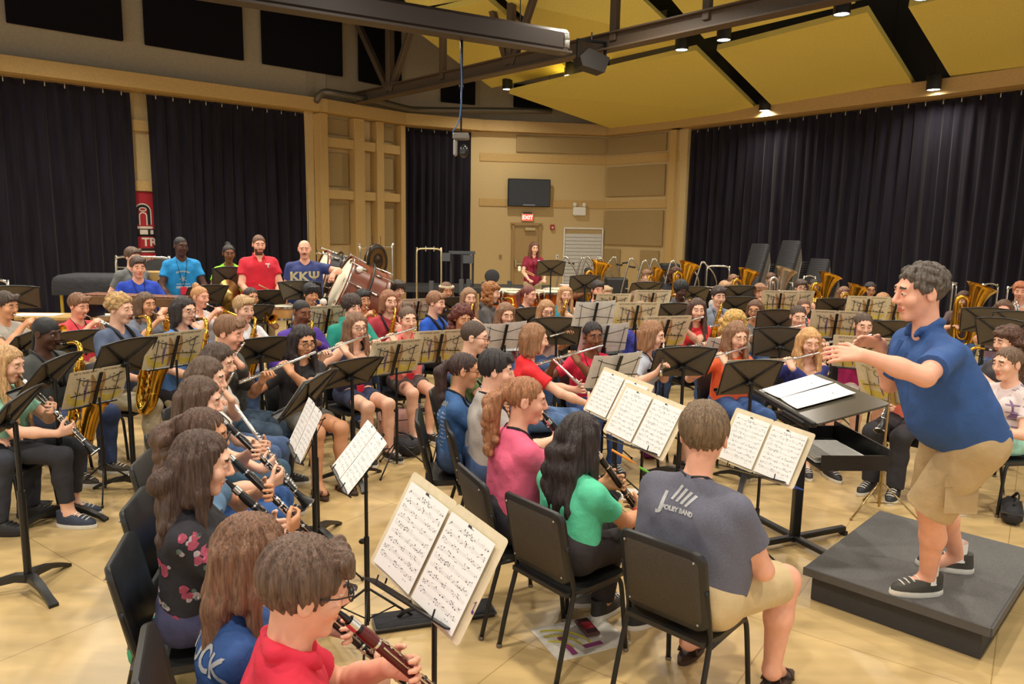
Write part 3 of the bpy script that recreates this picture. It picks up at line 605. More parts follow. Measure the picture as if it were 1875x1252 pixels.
def p_trumpet(mt=None):
    m = mt or BRASS(); out = []
    out.append(('mouthpiece', MB().tube([(0, -.004, 0), (0, 0, 0), (0, .012, 0), (0, .03, 0), (0, .09, 0)], [.0135, .0135, .011, .005, .0058], 14).mesh(SILVER(), 50), None, None))
    out.append(('lead_pipe', MB().tube([(0, .085, 0), (0, .30, 0), (0, .36, -.006), (0, .385, -.045), (0, .36, -.085), (0, .30, -.092), (0, .22, -.092)], [.006, .0062, .0065, .0065, .0065, .0065, .0065], 10, 4).mesh(m, 2), None, None))
    out.append(('bell', MB().tube([(-.03, .24, -.09), (-.03, .14, -.092), (-.03, .105, -.06), (-.03, .105, -.025), (-.03, .14, .004), (-.02, .24, .006), (-.015, .36, .004), (-.015, .44, .003), (-.015, .485, .003), (-.015, .505, .003), (-.015, .51, .003)],
                [.007, .007, .0075, .008, .0085, .0095, .013, .0215, .038, .056, .0615], 18, 4, cap='start').mesh(m, 2), None, None))
    for i in range(3): out.append(('valve', MB().lathe([(0, .045), (.0085, .045), (.0085, .042), (.003, .041), (.003, .022), (.0095, .020), (.0095, -.125), (.007, -.13), (0, -.13)], 14, T(-.008, .215+.026*i, 0)).mesh(m, 50), None, None))
    out.append(('finger_ring', MB().tube([(.0, .31+.012*math.cos(t), .02+.012*math.sin(t)) for t in np.linspace(0, 6.28, 12)], .0025, 5).mesh(m, 2), None, None)); return out
def p_trombone():
    m = BRASS(); S = SILVER()
    bell = MB().tube([(-.09, .02, .0), (-.09, -.16, .0), (-.09, -.22, .03), (-.09, -.22, .075), (-.09, -.16, .10), (-.09, .10, .10), (-.09, .24, .10), (-.09, .31, .10), (-.09, .345, .10), (-.09, .355, .10)], [.009, .009, .010, .010, .011, .013, .022, .045, .085, .10], 18, 4, cap='start').mesh(m, 2)
    sl = MB(); sl.tube([(0, .03, 0), (0, .70, 0), (-.0, .765, -.0), (-.03, .79, 0), (-.075, .79, 0), (-.10, .765, 0), (-.10, .70, 0), (-.10, .10, 0)], .0085, 10, 3)
    return [('mouthpiece', MB().tube([(0, -.004, 0), (0, 0, 0), (0, .02, 0), (0, .05, 0)], [.018, .018, .012, .006], 14).mesh(S, 50), None, None), ('slide', sl.mesh(S, 2), None, None), ('bell', bell, None, None), ('brace', MB().tube([(0, .10, 0), (-.10, .10, 0)], .006, 8).tube([(-.09, .02, 0), (-.09, .02, .1)], .006, 8).mesh(S, 2), None, None)]
def p_tuba(m=None, k=1.):
    m = m or BRASS(); S = lambda *p: [Vector(q)*k for q in p]; R = lambda *r: [v*k for v in r]; out = []
    out.append(('mouthpiece', MB().tube(S((0, -.005, 0), (0, 0, 0), (0, .02, 0), (0, .06, 0)), [.019, .019, .013, .007], 14).mesh(SILVER(), 50), None, None))
    out.append(('lead_pipe', MB().tube(S((0, .055, 0), (.04, .12, .0), (.11, .17, -.06), (.13, .19, -.18), (.06, .20, -.24)), R(.009, .009, .010, .011, .012), 10, 5).mesh(m, 2), None, None))
    out.append(('bell', MB().tube(S((-.10, .22, -.22), (-.10, .22, -.05), (-.12, .215, .09), (-.145, .205, .20), (-.165, .195, .262), (-.173, .192, .285)), R(.060, .075, .098, .135, .175, .205), 26, 4, cap='start').mesh(m, 2), None, None))
    out.append(('body_tube', MB().tube(S((-.10, .22, -.19), (-.10, .22, -.40), (-.07, .22, -.52), (.0, .22, -.565), (.085, .22, -.53), (.12, .22, -.42), (.12, .22, -.10), (.12, .22, .06), (.075, .22, .13), (.015, .22, .12), (-.015, .22, .04), (-.015, .22, -.30)), R(.060, .056, .052, .049, .045, .041, .033, .030, .028, .026, .024, .020), 14, 5).mesh(m, 2), None, None))
    out.append(('branch_tube', MB().tube(S((.05, .25, -.38), (.05, .27, -.1), (.06, .27, .02), (.09, .26, .03), (.09, .25, -.3), (.06, .25, -.42), (.0, .26, -.44), (-.03, .27, -.38), (-.03, .27, -.08)), R(*[.015]*9), 10, 5).mesh(m, 2), None, None))
    for i in range(4): out.append(('valve', MB().lathe([(0, .07*k), (.012*k, .07*k), (.012*k, .065*k), (.004*k, .06*k), (.004*k, .035*k), (.016*k, .03*k), (.016*k, -.14*k), (0, -.14*k)], 12, T(Vector((.02+.04*i, .155, -.22))*k)).mesh(m, 50), None, None))
    return out
def p_horn():
    m = SILVER(); out = [('mouthpiece', MB().tube([(0, -.004, 0), (0, 0, 0), (0, .02, 0), (0, .06, 0)], [.010, .010, .007, .004], 12).mesh(m, 50), None, None)]
    c = Vector((.06, .20, -.17)); co = MB(); Rm = Rz(25)
    for j, r in enumerate((.135, .115, .10)): co.tube([c+Rm.to_3x3() @ Vector((.02*j-.02, r*math.cos(t), r*math.sin(t))) for t in np.linspace(0, 6.28, 26)], .009-.001*j, 8)
    out.append(('coil', co.mesh(m, 2), None, None)); out.append(('lead_pipe', MB().tube([(0, .05, 0), (.02, .14, -.02), (.05, .22, -.04), (.06, .30, -.08)], .005, 8, 4).mesh(m, 2), None, None))
    out.append(('bell', MB().tube([(.06, .33, -.18), (.08, .30, -.29), (.13, .22, -.33), (.19, .12, -.31), (.23, .05, -.28), (.25, .02, -.27)], [.012, .02, .035, .065, .12, .15], 22, 4, cap='start').mesh(m, 2), None, None))
    for i in range(3): out.append(('valve', MB().lathe([(0, .02), (.018, .02), (.018, -.03), (0, -.03)], 12, T(-.01+.0*i, .17+.035*i, -.15)).mesh(m, 50), None, None))
    return out
INST = {'flute': (p_flute, 'flute', 'silver flute'), 'clarinet': (p_clarinet, 'clarinet', 'black clarinet with silver keys'), 'redclarinet': (lambda: p_clarinet((92, 22, 24)), 'clarinet', 'dark red clarinet'), 'sax': (p_sax, 'saxophone', 'brass alto saxophone'), 'tenor': (p_sax, 'saxophone', 'large brass saxophone'), 'bari': (p_sax, 'saxophone', 'very large brass saxophone'),
        'trumpet': (p_trumpet, 'trumpet', 'brass trumpet'), 'silvertrumpet': (lambda: p_trumpet(SILVER()), 'trumpet', 'silver trumpet'), 'trombone': (p_trombone, 'trombone', 'brass trombone'), 'tuba': (p_tuba, 'tuba', 'large brass tuba'), 'silvertuba': (lambda: p_tuba(mat((200, 190, 180), .3, 1., 'metal')), 'tuba', 'large silver tuba'), 'euph': (lambda: p_tuba(None, .78), 'euphonium', 'brass euphonium'), 'french_horn': (p_horn, 'french_horn', 'silver french horn')}
def play(s, inst):
    k, M = inst; k = getattr(s, 'instkind', k); fn, name, lab = INST[k]
    s.io, _ = spawn('i_'+({'tenor': 'sax', 'bari': 'sax'}.get(k, k)), fn, name, '%s held by the %s' % (lab, short(s.desc)), name.replace('_', ' '), s.M @ M)
def short(d, n=8):
    w = d.split(); return ' '.join(w[:n])
# ---------------------------------------------------------------- chairs
def p_chair(near=False):
    K = mat((33, 32, 31), .42); F = mat((28, 28, 28), .35, .2); out = []
    b = MB(); n = 11; xs = np.linspace(-1, 1, n); ys = np.linspace(-.20, .235, 9); v = []
    for zt in (0, -.022):
        for y in ys:
            for x in xs:
                t = (y+.2)/.435; w = .215-.02*max(0, .25-t)/.25-.03*max(0, t-.8)/.2
                v.append((x*w, y, .437+zt-.012*(1-x*x)*math.sin(math.pi*t)-.035*max(0, t-.8)**2*25*.3))
    m = len(ys)*n; f = []
    for i in range(len(ys)-1):
        for j in range(n-1): a = i*n+j; f += [(a, a+1, a+n+1, a+n), (m+a, m+a+n, m+a+n+1, m+a+1)]
    for i in range(len(ys)-1): a = i*n; f += [(a, a+n, m+a+n, m+a), (a+n-1, m+a+n-1, m+a+2*n-1, a+2*n-1)]
    for j in range(n-1): f += [(j, m+j, m+j+1, j+1), ((len(ys)-1)*n+j, (len(ys)-1)*n+j+1, m+(len(ys)-1)*n+j+1, m+(len(ys)-1)*n+j)]
    out.append(('seat', b.add(v, f).mesh(K, 50), None, None))
    def slab(w, h, th, r, inset=0.):
        o = MB(); P = rrect(w, h, r, 5); g = lambda x, y, d: (x, d-.035*(1-(x/.215)**2), y); L = []
        for s_, d in ((.0, -th/2), (-.008, -th/2-.0), (0, -th/2+.006), (0, th/2-.006), (-.008, th/2)):
            q = rrect(w+2*s_, h+2*s_, max(r+s_, .01), 5); L.append([g(x, y, d) for x, y in q])
        N = len(P); L = L[1:]; o.add([p for l in L for p in l], [(i*N+j, (i+1)*N+j, (i+1)*N+(j+1) % N, i*N+(j+1) % N) for i in range(3) for j in range(N)])
        k = len(o.v)
        for d, fl in ((-th/2, 0), (th/2, 1)):                           # faces as strips across x so that the curve shows
            c = o.v; base = 0 if not fl else 3*N; half = N//2
            idx = sorted(range(N), key=lambda j: (c[base+j][0]))
            top = [base+j for j in range(0, half)]; bot = [base+N-1-j for j in range(0, half)]
            for j in range(half-1):
                q = (top[j], top[j+1], bot[j+1], bot[j]); o.f.append(q if not fl else q[::-1]); o.m.append(o.mi)
        return o
    Mb = T(0, -.205, .665) @ Rx(12)
    out.append(('backrest', slab(.425, .385, .028, .055).mesh(K, 50), None, Mb))
    out.append(('back_panel', slab(.375, .325, .010, .035).mesh(mat((62, 55, 47), .6, kind='speck'), 50), 1, T(0, -.0125, 0)))
    for sx in (-1, 1):
        out.append(('leg', MB().tube([(sx*.215, -.265, .008), (sx*.212, -.215, .22), (sx*.207, -.165, .40), (sx*.206, -.165, .48), (sx*.206, -.195, .60), (sx*.206, -.215, .68)], .0125, 10, 3).mesh(F, 2), None, None))
        out.append(('glide', MB().lathe([(0, 0), (.014, 0), (.016, .012), (.012, .02), (0, .02)], 10, T(sx*.215, -.265, 0)).mesh(mat((120, 112, 100), .4, .5), 50), len(out)-1, None))
        out.append(('leg', MB().tube([(sx*.215, .225, .008), (sx*.205, .195, .30), (sx*.20, .175, .395), (sx*.20, .12, .412), (sx*.206, -.16, .405)], .0125, 10, 3).mesh(F, 2), None, None))
        out.append(('glide', MB().lathe([(0, 0), (.014, 0), (.016, .012), (.012, .02), (0, .02)], 10, T(sx*.215, .225, 0)).mesh(mat((120, 112, 100), .4, .5), 50), len(out)-1, None))
    rm = MB().ball((0, 0, 0), .006, 6).mesh(mat((170, 165, 155), .3, .8), 2)
    for x in (-.17, .17) if near else ():
        for z in (-.15, .15): out.append(('rivet', rm, 1, T(x, -.020-.035*(1-(x/.215)**2), z)))
    out.append(('stretcher', MB().tube([(-.205, -.15, .405), (.205, -.15, .405)], .010, 8).tube([(-.20, .12, .41), (.20, .12, .41)], .010, 8).mesh(F, 2), None, None))
    return out
def seat_for(s):
    s.chair, _ = spawn('chair%d' % (s.Y < 5), lambda: p_chair(s.Y < 5), 'band_chair', 'black band chair under the %s' % short(s.desc, 11), 'chair', s.M @ Matrix.Scale(.93, 4), 'chairs of the seated players')
def empty_chair(px, py, z, a, label):
    p = atz(px, py, z); return spawn('chair', p_chair, 'band_chair', label, 'chair', T(p.x, p.y, 0) @ Rz(-a))
# ---------------------------------------------------------------- music stands
def p_desk(w=.51, h=.33):
    D = mat((88, 79, 66), .5, kind='speck'); K = BLACKM(); out = []
    b = MB(); n = 13; top = lambda x: h*.55-.030*(x/(w/2))**2
    P = [(x, top(x)) for x in np.linspace(w/2, -w/2, n)]+[(-w/2+.012, -h*.45), (w/2-.012, -h*.45)]
    b.prism([(x, y) for x, y in P], .006, Rx(90) @ T(0, 0, -.003)); out.append(('desk', b.mesh(D, 30), None, None))
    r = MB(); c = (0, -.012, -.02)
    for x, z in ((-w/2+.03, h*.48), (w/2-.03, h*.48), (-w/2+.04, -h*.40), (w/2-.04, -h*.40)): r.tube([c, (x*.5, -.010, (z+c[2])/2), (x, -.006, z)], [.014, .010, .006], 6, flat=.6)
    out.append(('rib', r.mesh(K, 2), 0, None))
    e = MB(); e.tube([(x, -.004, top(x)-.004) for x in np.linspace(-w/2, w/2, n)], .007, 6); e.tube([(-w/2, -.004, top(w/2)), (-w/2+.012, -.004, -h*.45)], .006, 6); e.tube([(w/2, -.004, top(w/2)), (w/2-.012, -.004, -h*.45)], .006, 6)
    out.append(('edge_rim', e.mesh(K, 2), 0, None)); out.append(('ledge', MB().box((0, .028, -h*.45+.003), (w-.024, .062, .005), None, .002).box((0, .058, -h*.45+.012), (w-.024, .004, .022)).mesh(K), 0, None))
    out.append(('clamp', MB().box((0, -.03, -.03), (.05, .04, .045), None, .008).tube([(-.04, -.035, -.03), (.04, -.035, -.03)], .009, 8).mesh(K, 40), 0, None)); return out
def p_foot():
    out = []
    for i in range(3):
        b = MB(); L = .30; sec = lambda y, z, w, t: [(-w, y, z-t), (w, y, z-t), (w, y, z), (-w, y, z)]
        R = [sec(.0, .10, .022, .05), sec(.06, .105, .022, .04), sec(.15, .085, .020, .03), sec(.25, .045, .018, .025), sec(L, .018, .024, .018)]
        b.add([v for r in R for v in r], [(4*i+j, 4*i+(j+1) % 4, 4*i+4+(j+1) % 4, 4*i+4+j) for i in range(4) for j in range(4)]+[(3, 2, 1, 0), (16, 17, 18, 19)])
        out.append(('leg', b.mesh(mat((40, 40, 40), .4, .2), 35), None, Rz(120*i)))
    return out
def p_tripod():
    out = []
    for i in range(3): out.append(('leg', MB().tube([(0, .015, .24), (0, .17, .10), (0, .27, .012)], .006, 6).tube([(0, .012, .09), (0, .155, .115)], .004, 6).ball((0, .272, .012), .011, 8).mesh(BLACKM(), 2), None, Rz(120*i)))
    return out
def p_wire():
    K = BLACKM(); b = MB(); w, h = .40, .24
    b.box((0, -.006, .03), (.026, .008, .30)); out = []
    out.append(('center_bar', b.mesh(K), None, None)); r = MB()
    for x in (-1, 1):
        r.tube([(0, -.004, .09), (x*.12, -.004, .125), (x*.19, -.004, .155)], .0032, 6); r.tube([(0, -.004, .02), (x*w/2, -.004, .0)], .004, 6); 
        r.tube([(x*.16, -.004, .16), (x*.15, -.004, -.11)], .003, 6)
    out.append(('arm', r.mesh(K, 2), 0, None)); out.append(('ledge', MB().box((0, .018, -.115), (w, .045, .006)).tube([(-.14, .04, -.115), (-.14, .042, -.085)], .003, 5).tube([(.14, .04, -.115), (.14, .042, -.085)], .003, 5).mesh(K), 0, None)); return out
def pole_mesh(m): return MB().tube([(0, 0, 0), (0, 0, 1)], .0115, 10).mesh(m, 40)
NST = [0]; STAND_OF = {}
def stand(kind, px, py, Y, a, tilt=28, label='', width=1., turn=None, key=None, metal=None, foot_turn=20, scale=1.):
    """desk centre at pixel px,py and depth Y; a = direction its music side faces (degrees from +Y towards +X)"""
    p = at(px, py, Y); r = thing('music_stand', label, 'music stand', T(p.x, p.y, 0) @ Rz(-a), None)
    Md = T(0, 0, p.z) @ Rx(tilt) @ Matrix.Scale(scale, 4); made = []; z0 = p.z-.035
    solid = kind == 's'
    for i, (n, me, par, pm) in enumerate(proto('desk' if solid else 'wire', p_desk if solid else p_wire)):
        o = link(n, me, r if par is None else made[par], (Md if par is None else None) if pm is None else pm); made.append(o)
        if width != 1 and par is None: o.scale.x *= width
        if metal: o.material_slots[0].link = 'OBJECT'; o.material_slots[0].material = metal
    K = metal or BLACKM(); off = Vector((0, -.032, 0)); h0 = .06
    pm = proto('pole_'+K.name, lambda: [('pole', pole_mesh(K), None, None)])[0][1]
    o = link('pole', pm, r, T(off+Vector((0, 0, h0)))); o.scale = (1.15 if solid else .75, 1.15 if solid else .75, z0-h0)
    lo = link('sleeve', pm, r, T(off+Vector((0, 0, h0+.02)))); lo.scale = (1.7 if solid else 1.15, 1.7 if solid else 1.15, (z0-h0)*.55)
    for n, me, par, pm2 in proto('foot' if solid else 'tripod', p_foot if solid else p_tripod):
        q = link(n, me, r, T(off.x, off.y, 0) @ Rz(foot_turn) @ pm2)
        if metal: q.material_slots[0].link = 'OBJECT'; q.material_slots[0].material = metal
    if not solid: kn = link('clamp_knob', proto('knob', lambda: [('k', MB().ball((0, .02, 0), .014, 8, None, (1, 1.3, 1)).mesh(BLACKM(), 2), None, None)])[0][1], r, T(off+Vector((0, 0, h0+(z0-h0)*.55))))
    M = r.matrix_basis @ Md; STAND_OF[key or len(STAND_OF)] = M; return r, M
# ---------------------------------------------------------------- sheet music
def page_mat():
    if 'page' in MATS: return MATS['page']
    m = bpy.data.materials.new('sheet_music'); m.use_nodes = True; nt = m.node_tree; N = nt.nodes; L = nt.links; b = N['Principled BSDF']; b.inputs['Roughness'].default_value = .6
    tc = N.new('ShaderNodeTexCoord'); sp = N.new('ShaderNodeSeparateXYZ'); L.new(tc.outputs['Object'], sp.inputs[0])
    def mth(op, a, c=None, d=None):
        n = N.new('ShaderNodeMath'); n.operation = op
        for i, v in enumerate((a, c, d)):
            if v is None: continue
            if isinstance(v, (int, float)): n.inputs[i].default_value = v
            else: L.new(v, n.inputs[i])
        return n.outputs[0]
    x, z = sp.outputs[0], sp.outputs[2]
    row = mth('DIVIDE', z, .0262); fr = mth('FRACT', row); ri = mth('FLOOR', row)
    inst = mth('MULTIPLY', mth('GREATER_THAN', fr, .32), mth('LESS_THAN', fr, .70)); l5 = mth('FRACT', mth('MULTIPLY', mth('SUBTRACT', fr, .32), 13.2)); ln = mth('MULTIPLY', inst, mth('LESS_THAN', l5, .22))
    vt = N.new('ShaderNodeTexVoronoi'); vt.inputs['Scale'].default_value = 155; vt.inputs['Randomness'].default_value = .9; cmb = N.new('ShaderNodeCombineXYZ'); L.new(x, cmb.inputs[0]); L.new(mth('MULTIPLY', z, 1.15), cmb.inputs[1]); L.new(cmb.outputs[0], vt.inputs[0])
    big = mth('MULTIPLY', mth('GREATER_THAN', fr, .22), mth('LESS_THAN', fr, .86)); nz = N.new('ShaderNodeTexNoise'); nz.inputs['Scale'].default_value = 26; L.new(cmb.outputs[0], nz.inputs[0])
    dot = mth('MULTIPLY', mth('MULTIPLY', big, mth('LESS_THAN', vt.outputs['Distance'], .34)), mth('GREATER_THAN', nz.outputs[0], .47))
    ink = mth('MAXIMUM', mth('MULTIPLY', ln, .55), dot)
    lim = mth('MULTIPLY', mth('LESS_THAN', mth('ABSOLUTE', x), .094), mth('MULTIPLY', mth('GREATER_THAN', z, .02), mth('LESS_THAN', z, .262)))
    ti = mth('MULTIPLY', mth('MULTIPLY', mth('LESS_THAN', mth('ABSOLUTE', x), .022), mth('MULTIPLY', mth('GREATER_THAN', z, .268), mth('LESS_THAN', z, .279))), mth('GREATER_THAN', nz.outputs[0], .45))
    mx = N.new('ShaderNodeMix'); mx.data_type = 'RGBA'; mx.inputs[6].default_value = (*lin((240, 238, 234)), 1); mx.inputs[7].default_value = (*lin((60, 58, 58)), 1)
    L.new(mth('MAXIMUM', mth('MULTIPLY', ink, lim), ti), mx.inputs[0]); L.new(mx.outputs[2], b.inputs['Base Color']); MATS['page'] = m; return m
def sheet_mesh(w, h, m, curl=.008, th=.0012):
    b = MB(); n = 7
    for d in (0, -th): b.v += [(x*w/2, d+curl*(x*x)+curl*.5*(z*z), z*h) for z in (0, .33, .66, 1) for x in np.linspace(-1, 1, n)]
    k = 4*n
    for i in range(3):
        for j in range(n-1): a = i*n+j; b.f += [(a, a+n, a+n+1, a+1), (k+a, k+a+1, k+a+n+1, k+a+n)]; b.m += [0, 1]
    for j in range(n-1): b.f += [(j, j+1, k+j+1, k+j), (3*n+j, k+3*n+j, k+3*n+j+1, 3*n+j+1)]
    for i in range(3): a = i*n; b.f += [(a, k+a, k+a+n, a+n), (a+n-1, a+2*n-1, k+a+2*n-1, k+a+n-1)]
    b.m += [1]*(len(b.f)-len(b.m)); b.mi = 1; return b.mesh([m, mat((226, 222, 214), .6)], 30)
def p_folder(printed=True, pages=True):
    W, Hh = .243, .318; CR = mat((222, 206, 172), .55); out = []; s = 5
    for x in (-1, 1): out.append(('cover', MB().prism(rrect(W, Hh, .012, 3), .0016, Rx(90)).mesh(CR, 20), None, T(x*W/2, -.001, Hh/2) if x else None))
    if printed:                                                         # outside of the cover, seen from behind (looking along +y, x mirrored)
        yl = mat((222, 200, 96), .5); br = mat((178, 134, 88), .5); pu = mat((128, 98, 132), .5); dk = mat((140, 128, 108), .5); pr = MB(); B = Rz(180)
        def ribbon(pts, w, mi):
            pts = catmull([(p[0], 0, p[1]) for p in pts], 6); vs = []
            for i, p in enumerate(pts):
                t = (pts[min(i+1, len(pts)-1)]-pts[max(i-1, 0)]).normalized(); q = Vector((-t.z, 0, t.x)); k = w*(.35+.65*math.sin(math.pi*i/(len(pts)-1)))
                vs += [p+q*k, p-q*k, p+q*k+Vector((0, .0006, 0)), p-q*k+Vector((0, .0006, 0))]
            pr.mi = mi; n = len(pts); pr.add([v+Vector((0, .0030+.0003*mi, .16)) for v in vs], [f for i in range(n-1) for f in ((4*i+2, 4*i+6, 4*i+7, 4*i+3), (4*i, 4*i+2, 4*i+6, 4*i+4)[::1], (4*i+1, 4*i+5, 4*i+7, 4*i+3))], B)
        for x in (.12, -.12):
            ribbon([(x-.10, -.08), (x-.03, -.125), (x+.05, -.11), (x+.10, -.03)], .028, 0); ribbon([(x-.08, -.02), (x-.02, -.055), (x+.03, -.045), (x+.06, .0)], .008, 0)
            ribbon([(x-.10, .03), (x-.04, .015), (x-.005, .03), (x-.01, .065), (x-.05, .07)], .004, 3)
            for i in range(4): ribbon([(x-.07+.03*i, .085-.02*(i % 2)), (x-.055+.03*i, .093-.02*(i % 2))], .006, 3); ribbon([(x-.07+.035*i, -.06+.015*(i % 2)), (x-.06+.035*i, -.035+.015*(i % 2))], .005, 2)
        ribbon([(.03, -.15), (.02, -.05), (.035, .04), (.06, .11)], .02, 1); ribbon([(-.06, -.14), (-.045, -.04), (-.05, .05), (-.035, .12)], .014, 1); ribbon([(.075, -.13), (.085, -.02), (.08, .07)], .010, 2)
        me = pr.mesh([yl, br, pu, dk]); out.append(('cover_print', me, 0, T(W/2, .001, -Hh/2)))
        for x, t, z in ((.115, "ART'S MUSIC SHOP", .296),): tm = text_mesh(t, .021, .0006, mat((70, 62, 54), .5)); out.append(('lettering', tm, 0, T(W/2, .001, -Hh/2) @ T(-x*-1, -.0035, z) @ Rx(90)))
        tm = text_mesh("ART'S MUSIC SHOP", .021, .0006, mat((70, 62, 54), .5)); out.append(('lettering', tm, 1, T(-W/2, .001, -Hh/2) @ T(-.115, -.0035, .296) @ Rx(90)))
    if pages:
        for x in (-1, 1): out.append(('page', sheet_mesh(.208, .276, page_mat(), .004), None, T(x*(W/2-.010), .006, .014)))
    return out
def folder(M, label, printed=True, dx=0., dz=-.145, roll=0., wide=False, tiltx=0.):
    return spawn('folder_%d' % printed, lambda: p_folder(printed), 'music_folder', label, 'music folder', M @ T(dx, .012, dz) @ Ry(roll) @ Rx(tiltx), None)[0]
def sheets(M, label, offs=((-.115, 0, 2), (.115, .01, -3)), dz=-.14):
    r = thing('sheet_music', label, 'sheet music', M @ T(0, .014, dz))
    me = proto('sheet', lambda: [('page', sheet_mesh(.216, .280, page_mat(), .010), None, None)])[0][1]
    for i, (x, z, ro) in enumerate(offs): link('page', me, r, T(x, .003*i, z) @ Ry(ro))
    return r
# ---------------------------------------------------------------- room shell
def pl(px, Y, py=420): p = at(px, py, Y); return Vector((p.x, p.y, 0))
SL = pl(0, 14.3, 150); SB = pl(585, 18.4); SCc = pl(735, 20.4); SD = pl(877, 21.4); SE = pl(1107, 22.0); SG = pl(1237, 20.2); SH = pl(1875, 13.8, 300)
SL0 = SL+(SL-SB)*.9; SH0 = SH+(SH-SG)*1.5
WALLC = mat((206, 180, 128), .75); TRIMC = mat((198, 164, 104), .7); BOARD = mat((168, 144, 98), .95, kind='felt'); UPPER = mat((168, 154, 130), .9); BLKF = mat((24, 22, 26), 1., kind='felt', spec=.1)
CT = 4.70; FLIP = Matrix.Diagonal((1, -1, 1, 1)) @ Rx(90)
def seg(p0, p1):
    d = (p1-p0); L = d.length; x = d/L; y = Vector((x.y, -x.x, 0))
    if y.dot(-(p0+p1)/2) < 0: y = -y
    z = Vector((0, 0, 1)); M = Matrix(((x.x, y.x, 0, p0.x), (x.y, y.y, 0, p0.y), (0, 0, 1, 0), (0, 0, 0, 1))); return M, L
def tpx(p0, p1, px, py=380):                                            # distance along a wall where a pixel column meets it
    r = ray(px, py); M, L = seg(p0, p1); n = M.to_3x3() @ Vector((0, 1, 0)); k = p0.dot(n)/(r.x*n.x+r.y*n.y); q = Vector((r.x*k, r.y*k, 0)); return (q-p0).dot((p1-p0)/L)
WD = .42                                                                # bays are this much deeper than the fascia line
NT = [0]
def trim(boxes, M, m=None, nm='trim'):
    b = MB()
    for c, d in boxes: b.box(c, d, None, .006)
    NT[0] += 1; return struct('%s_%d' % (nm, NT[0]), b.mesh(m or TRIMC), M)
def wall(name, p0, p1, back, z1=CT+.30, m=None, z0=0, ext=.25):
    M, L = seg(p0, p1); return struct(name, MB().box((L/2, -back-.1, (z0+z1)/2), (L+2*ext, .2, z1-z0)).mesh(m or WALLC), M)
def floor_mat():
    m = mat((206, 176, 122), .34, kind='wood', key='floor'); nt = m.node_tree; N = nt.nodes; L = nt.links; b = N['Principled BSDF']
    ramp = b.inputs['Base Color'].links[0].from_node; mp = [n for n in N if n.type == 'MAPPING'][0]; mp.inputs['Scale'].default_value = (.25, 1.1, 1); mp.inputs['Rotation'].default_value = (0, 0, .6)
    for e, k in zip(ramp.color_ramp.elements, (.80, 1.10)): e.color = (*[v*k for v in lin((206, 176, 122))], 1)
    br = N.new('ShaderNodeTexBrick'); br.offset = .0; br.inputs['Scale'].default_value = 1; br.inputs['Brick Width'].default_value = .92; br.inputs['Row Height'].default_value = .92; br.inputs['Mortar Size'].default_value = .003
    m2 = N.new('ShaderNodeMapping'); tc = N.new('ShaderNodeTexCoord'); L.new(tc.outputs['Object'], m2.inputs[0]); m2.inputs['Rotation'].default_value = (0, 0, .62); L.new(m2.outputs[0], br.inputs[0])
    br.inputs['Color1'].default_value = (1, 1, 1, 1); br.inputs['Color2'].default_value = (.93, .93, .92, 1); br.inputs['Mortar'].default_value = (.62, .58, .5, 1)
    mx = N.new('ShaderNodeMix'); mx.data_type = 'RGBA'; mx.blend_type = 'MULTIPLY'; mx.inputs[0].default_value = 1; L.new(ramp.outputs[0], mx.inputs[6]); L.new(br.outputs[0], mx.inputs[7]); L.new(mx.outputs[2], b.inputs['Base Color']); return m
struct('floor', MB().box((0, 11, -.05), (30, 28, .1)).mesh(floor_mat()), None)
wall('wall_left', SL0, SB, WD); wall('wall_back_left', SB, SCc, .14); wall('wall_curtain_bay', SCc, SD, WD); wall('wall_back', SD, SE, .0); wall('wall_back_right', SE, SG, .0); wall('wall_right', SG, SH0, WD)
for i, (a, b) in enumerate(((SL0, SB), (SB, SCc), (SCc, SD), (SD, SE), (SE, SG), (SG, SH0))):
    M, L = seg(a, b); up = WD if i in (0, 2, 5) else .14
    struct('wall_upper_%s' % ('left', 'pilaster', 'bay', 'back', 'corner', 'right')[i], MB().box((L/2, -.12, 6.4), (L+.5, .2, 2.9)).mesh(UPPER if i < 5 else mat((60, 55, 48), .9)), M)
    trim([((L/2, .12, CT+.16), (L+.3, .34, .30))], M, TRIMC if i < 3 else mat((192, 158, 102), .7))
    if i in (0, 2, 5): struct('trim_soffit_%d' % i, MB().box((L/2, -.2, CT+.06), (L+.3, .46, .08)).mesh(TRIMC), M)
struct('ceiling', MB().box((0, 11, 7.9), (34, 30, .1)).mesh(mat((20, 19, 20), .9)), None)
jb = MB()
for k in range(16): jb.box((-9+k*1.3, 12, 7.55), (.09, 24, .5))
struct('trim_ceiling_joists', jb.mesh(mat((26, 25, 26), .8)), None)
# rails and columns
M2, L2 = seg(SB, SCc)
for z in ((3.93, 4.16), (2.68, 2.90)):
    trim([((L2/2, -.02, sum(z)/2), (L2, .24, z[1]-z[0]))], M2)
    for p0, p1 in ((SD, SE), (SE, SG)):
        M, L = seg(p0, p1); trim([((L/2, .0, sum(z)/2-.02), (L, .05, z[1]-z[0]))], M)
    M, L = seg(SL0, SB); t = tpx(SL0, SB, 262); trim([((t, -WD+.05, sum(z)/2), (1.5, .12, z[1]-z[0]))], M); trim([((L-.35, -WD+.05, sum(z)/2), (.7, .12, z[1]-z[0]))], M)
    M, L = seg(SG, SH0); trim([((.5, -WD+.05, sum(z)/2), (1., .12, z[1]-z[0]))], M)
tc = lambda a, b: (tpx(SB, SCc, a), tpx(SB, SCc, b))
for a, b, w in ((583, 597, .14), (645, 663, .20), (685, 698, .20), (729, 737, .14)):
    t0, t1 = tc(a, b); trim([(((t0+t1)/2, .02-.06+.03, CT/2), (t1-t0, .30, CT))], M2, None, 'column')
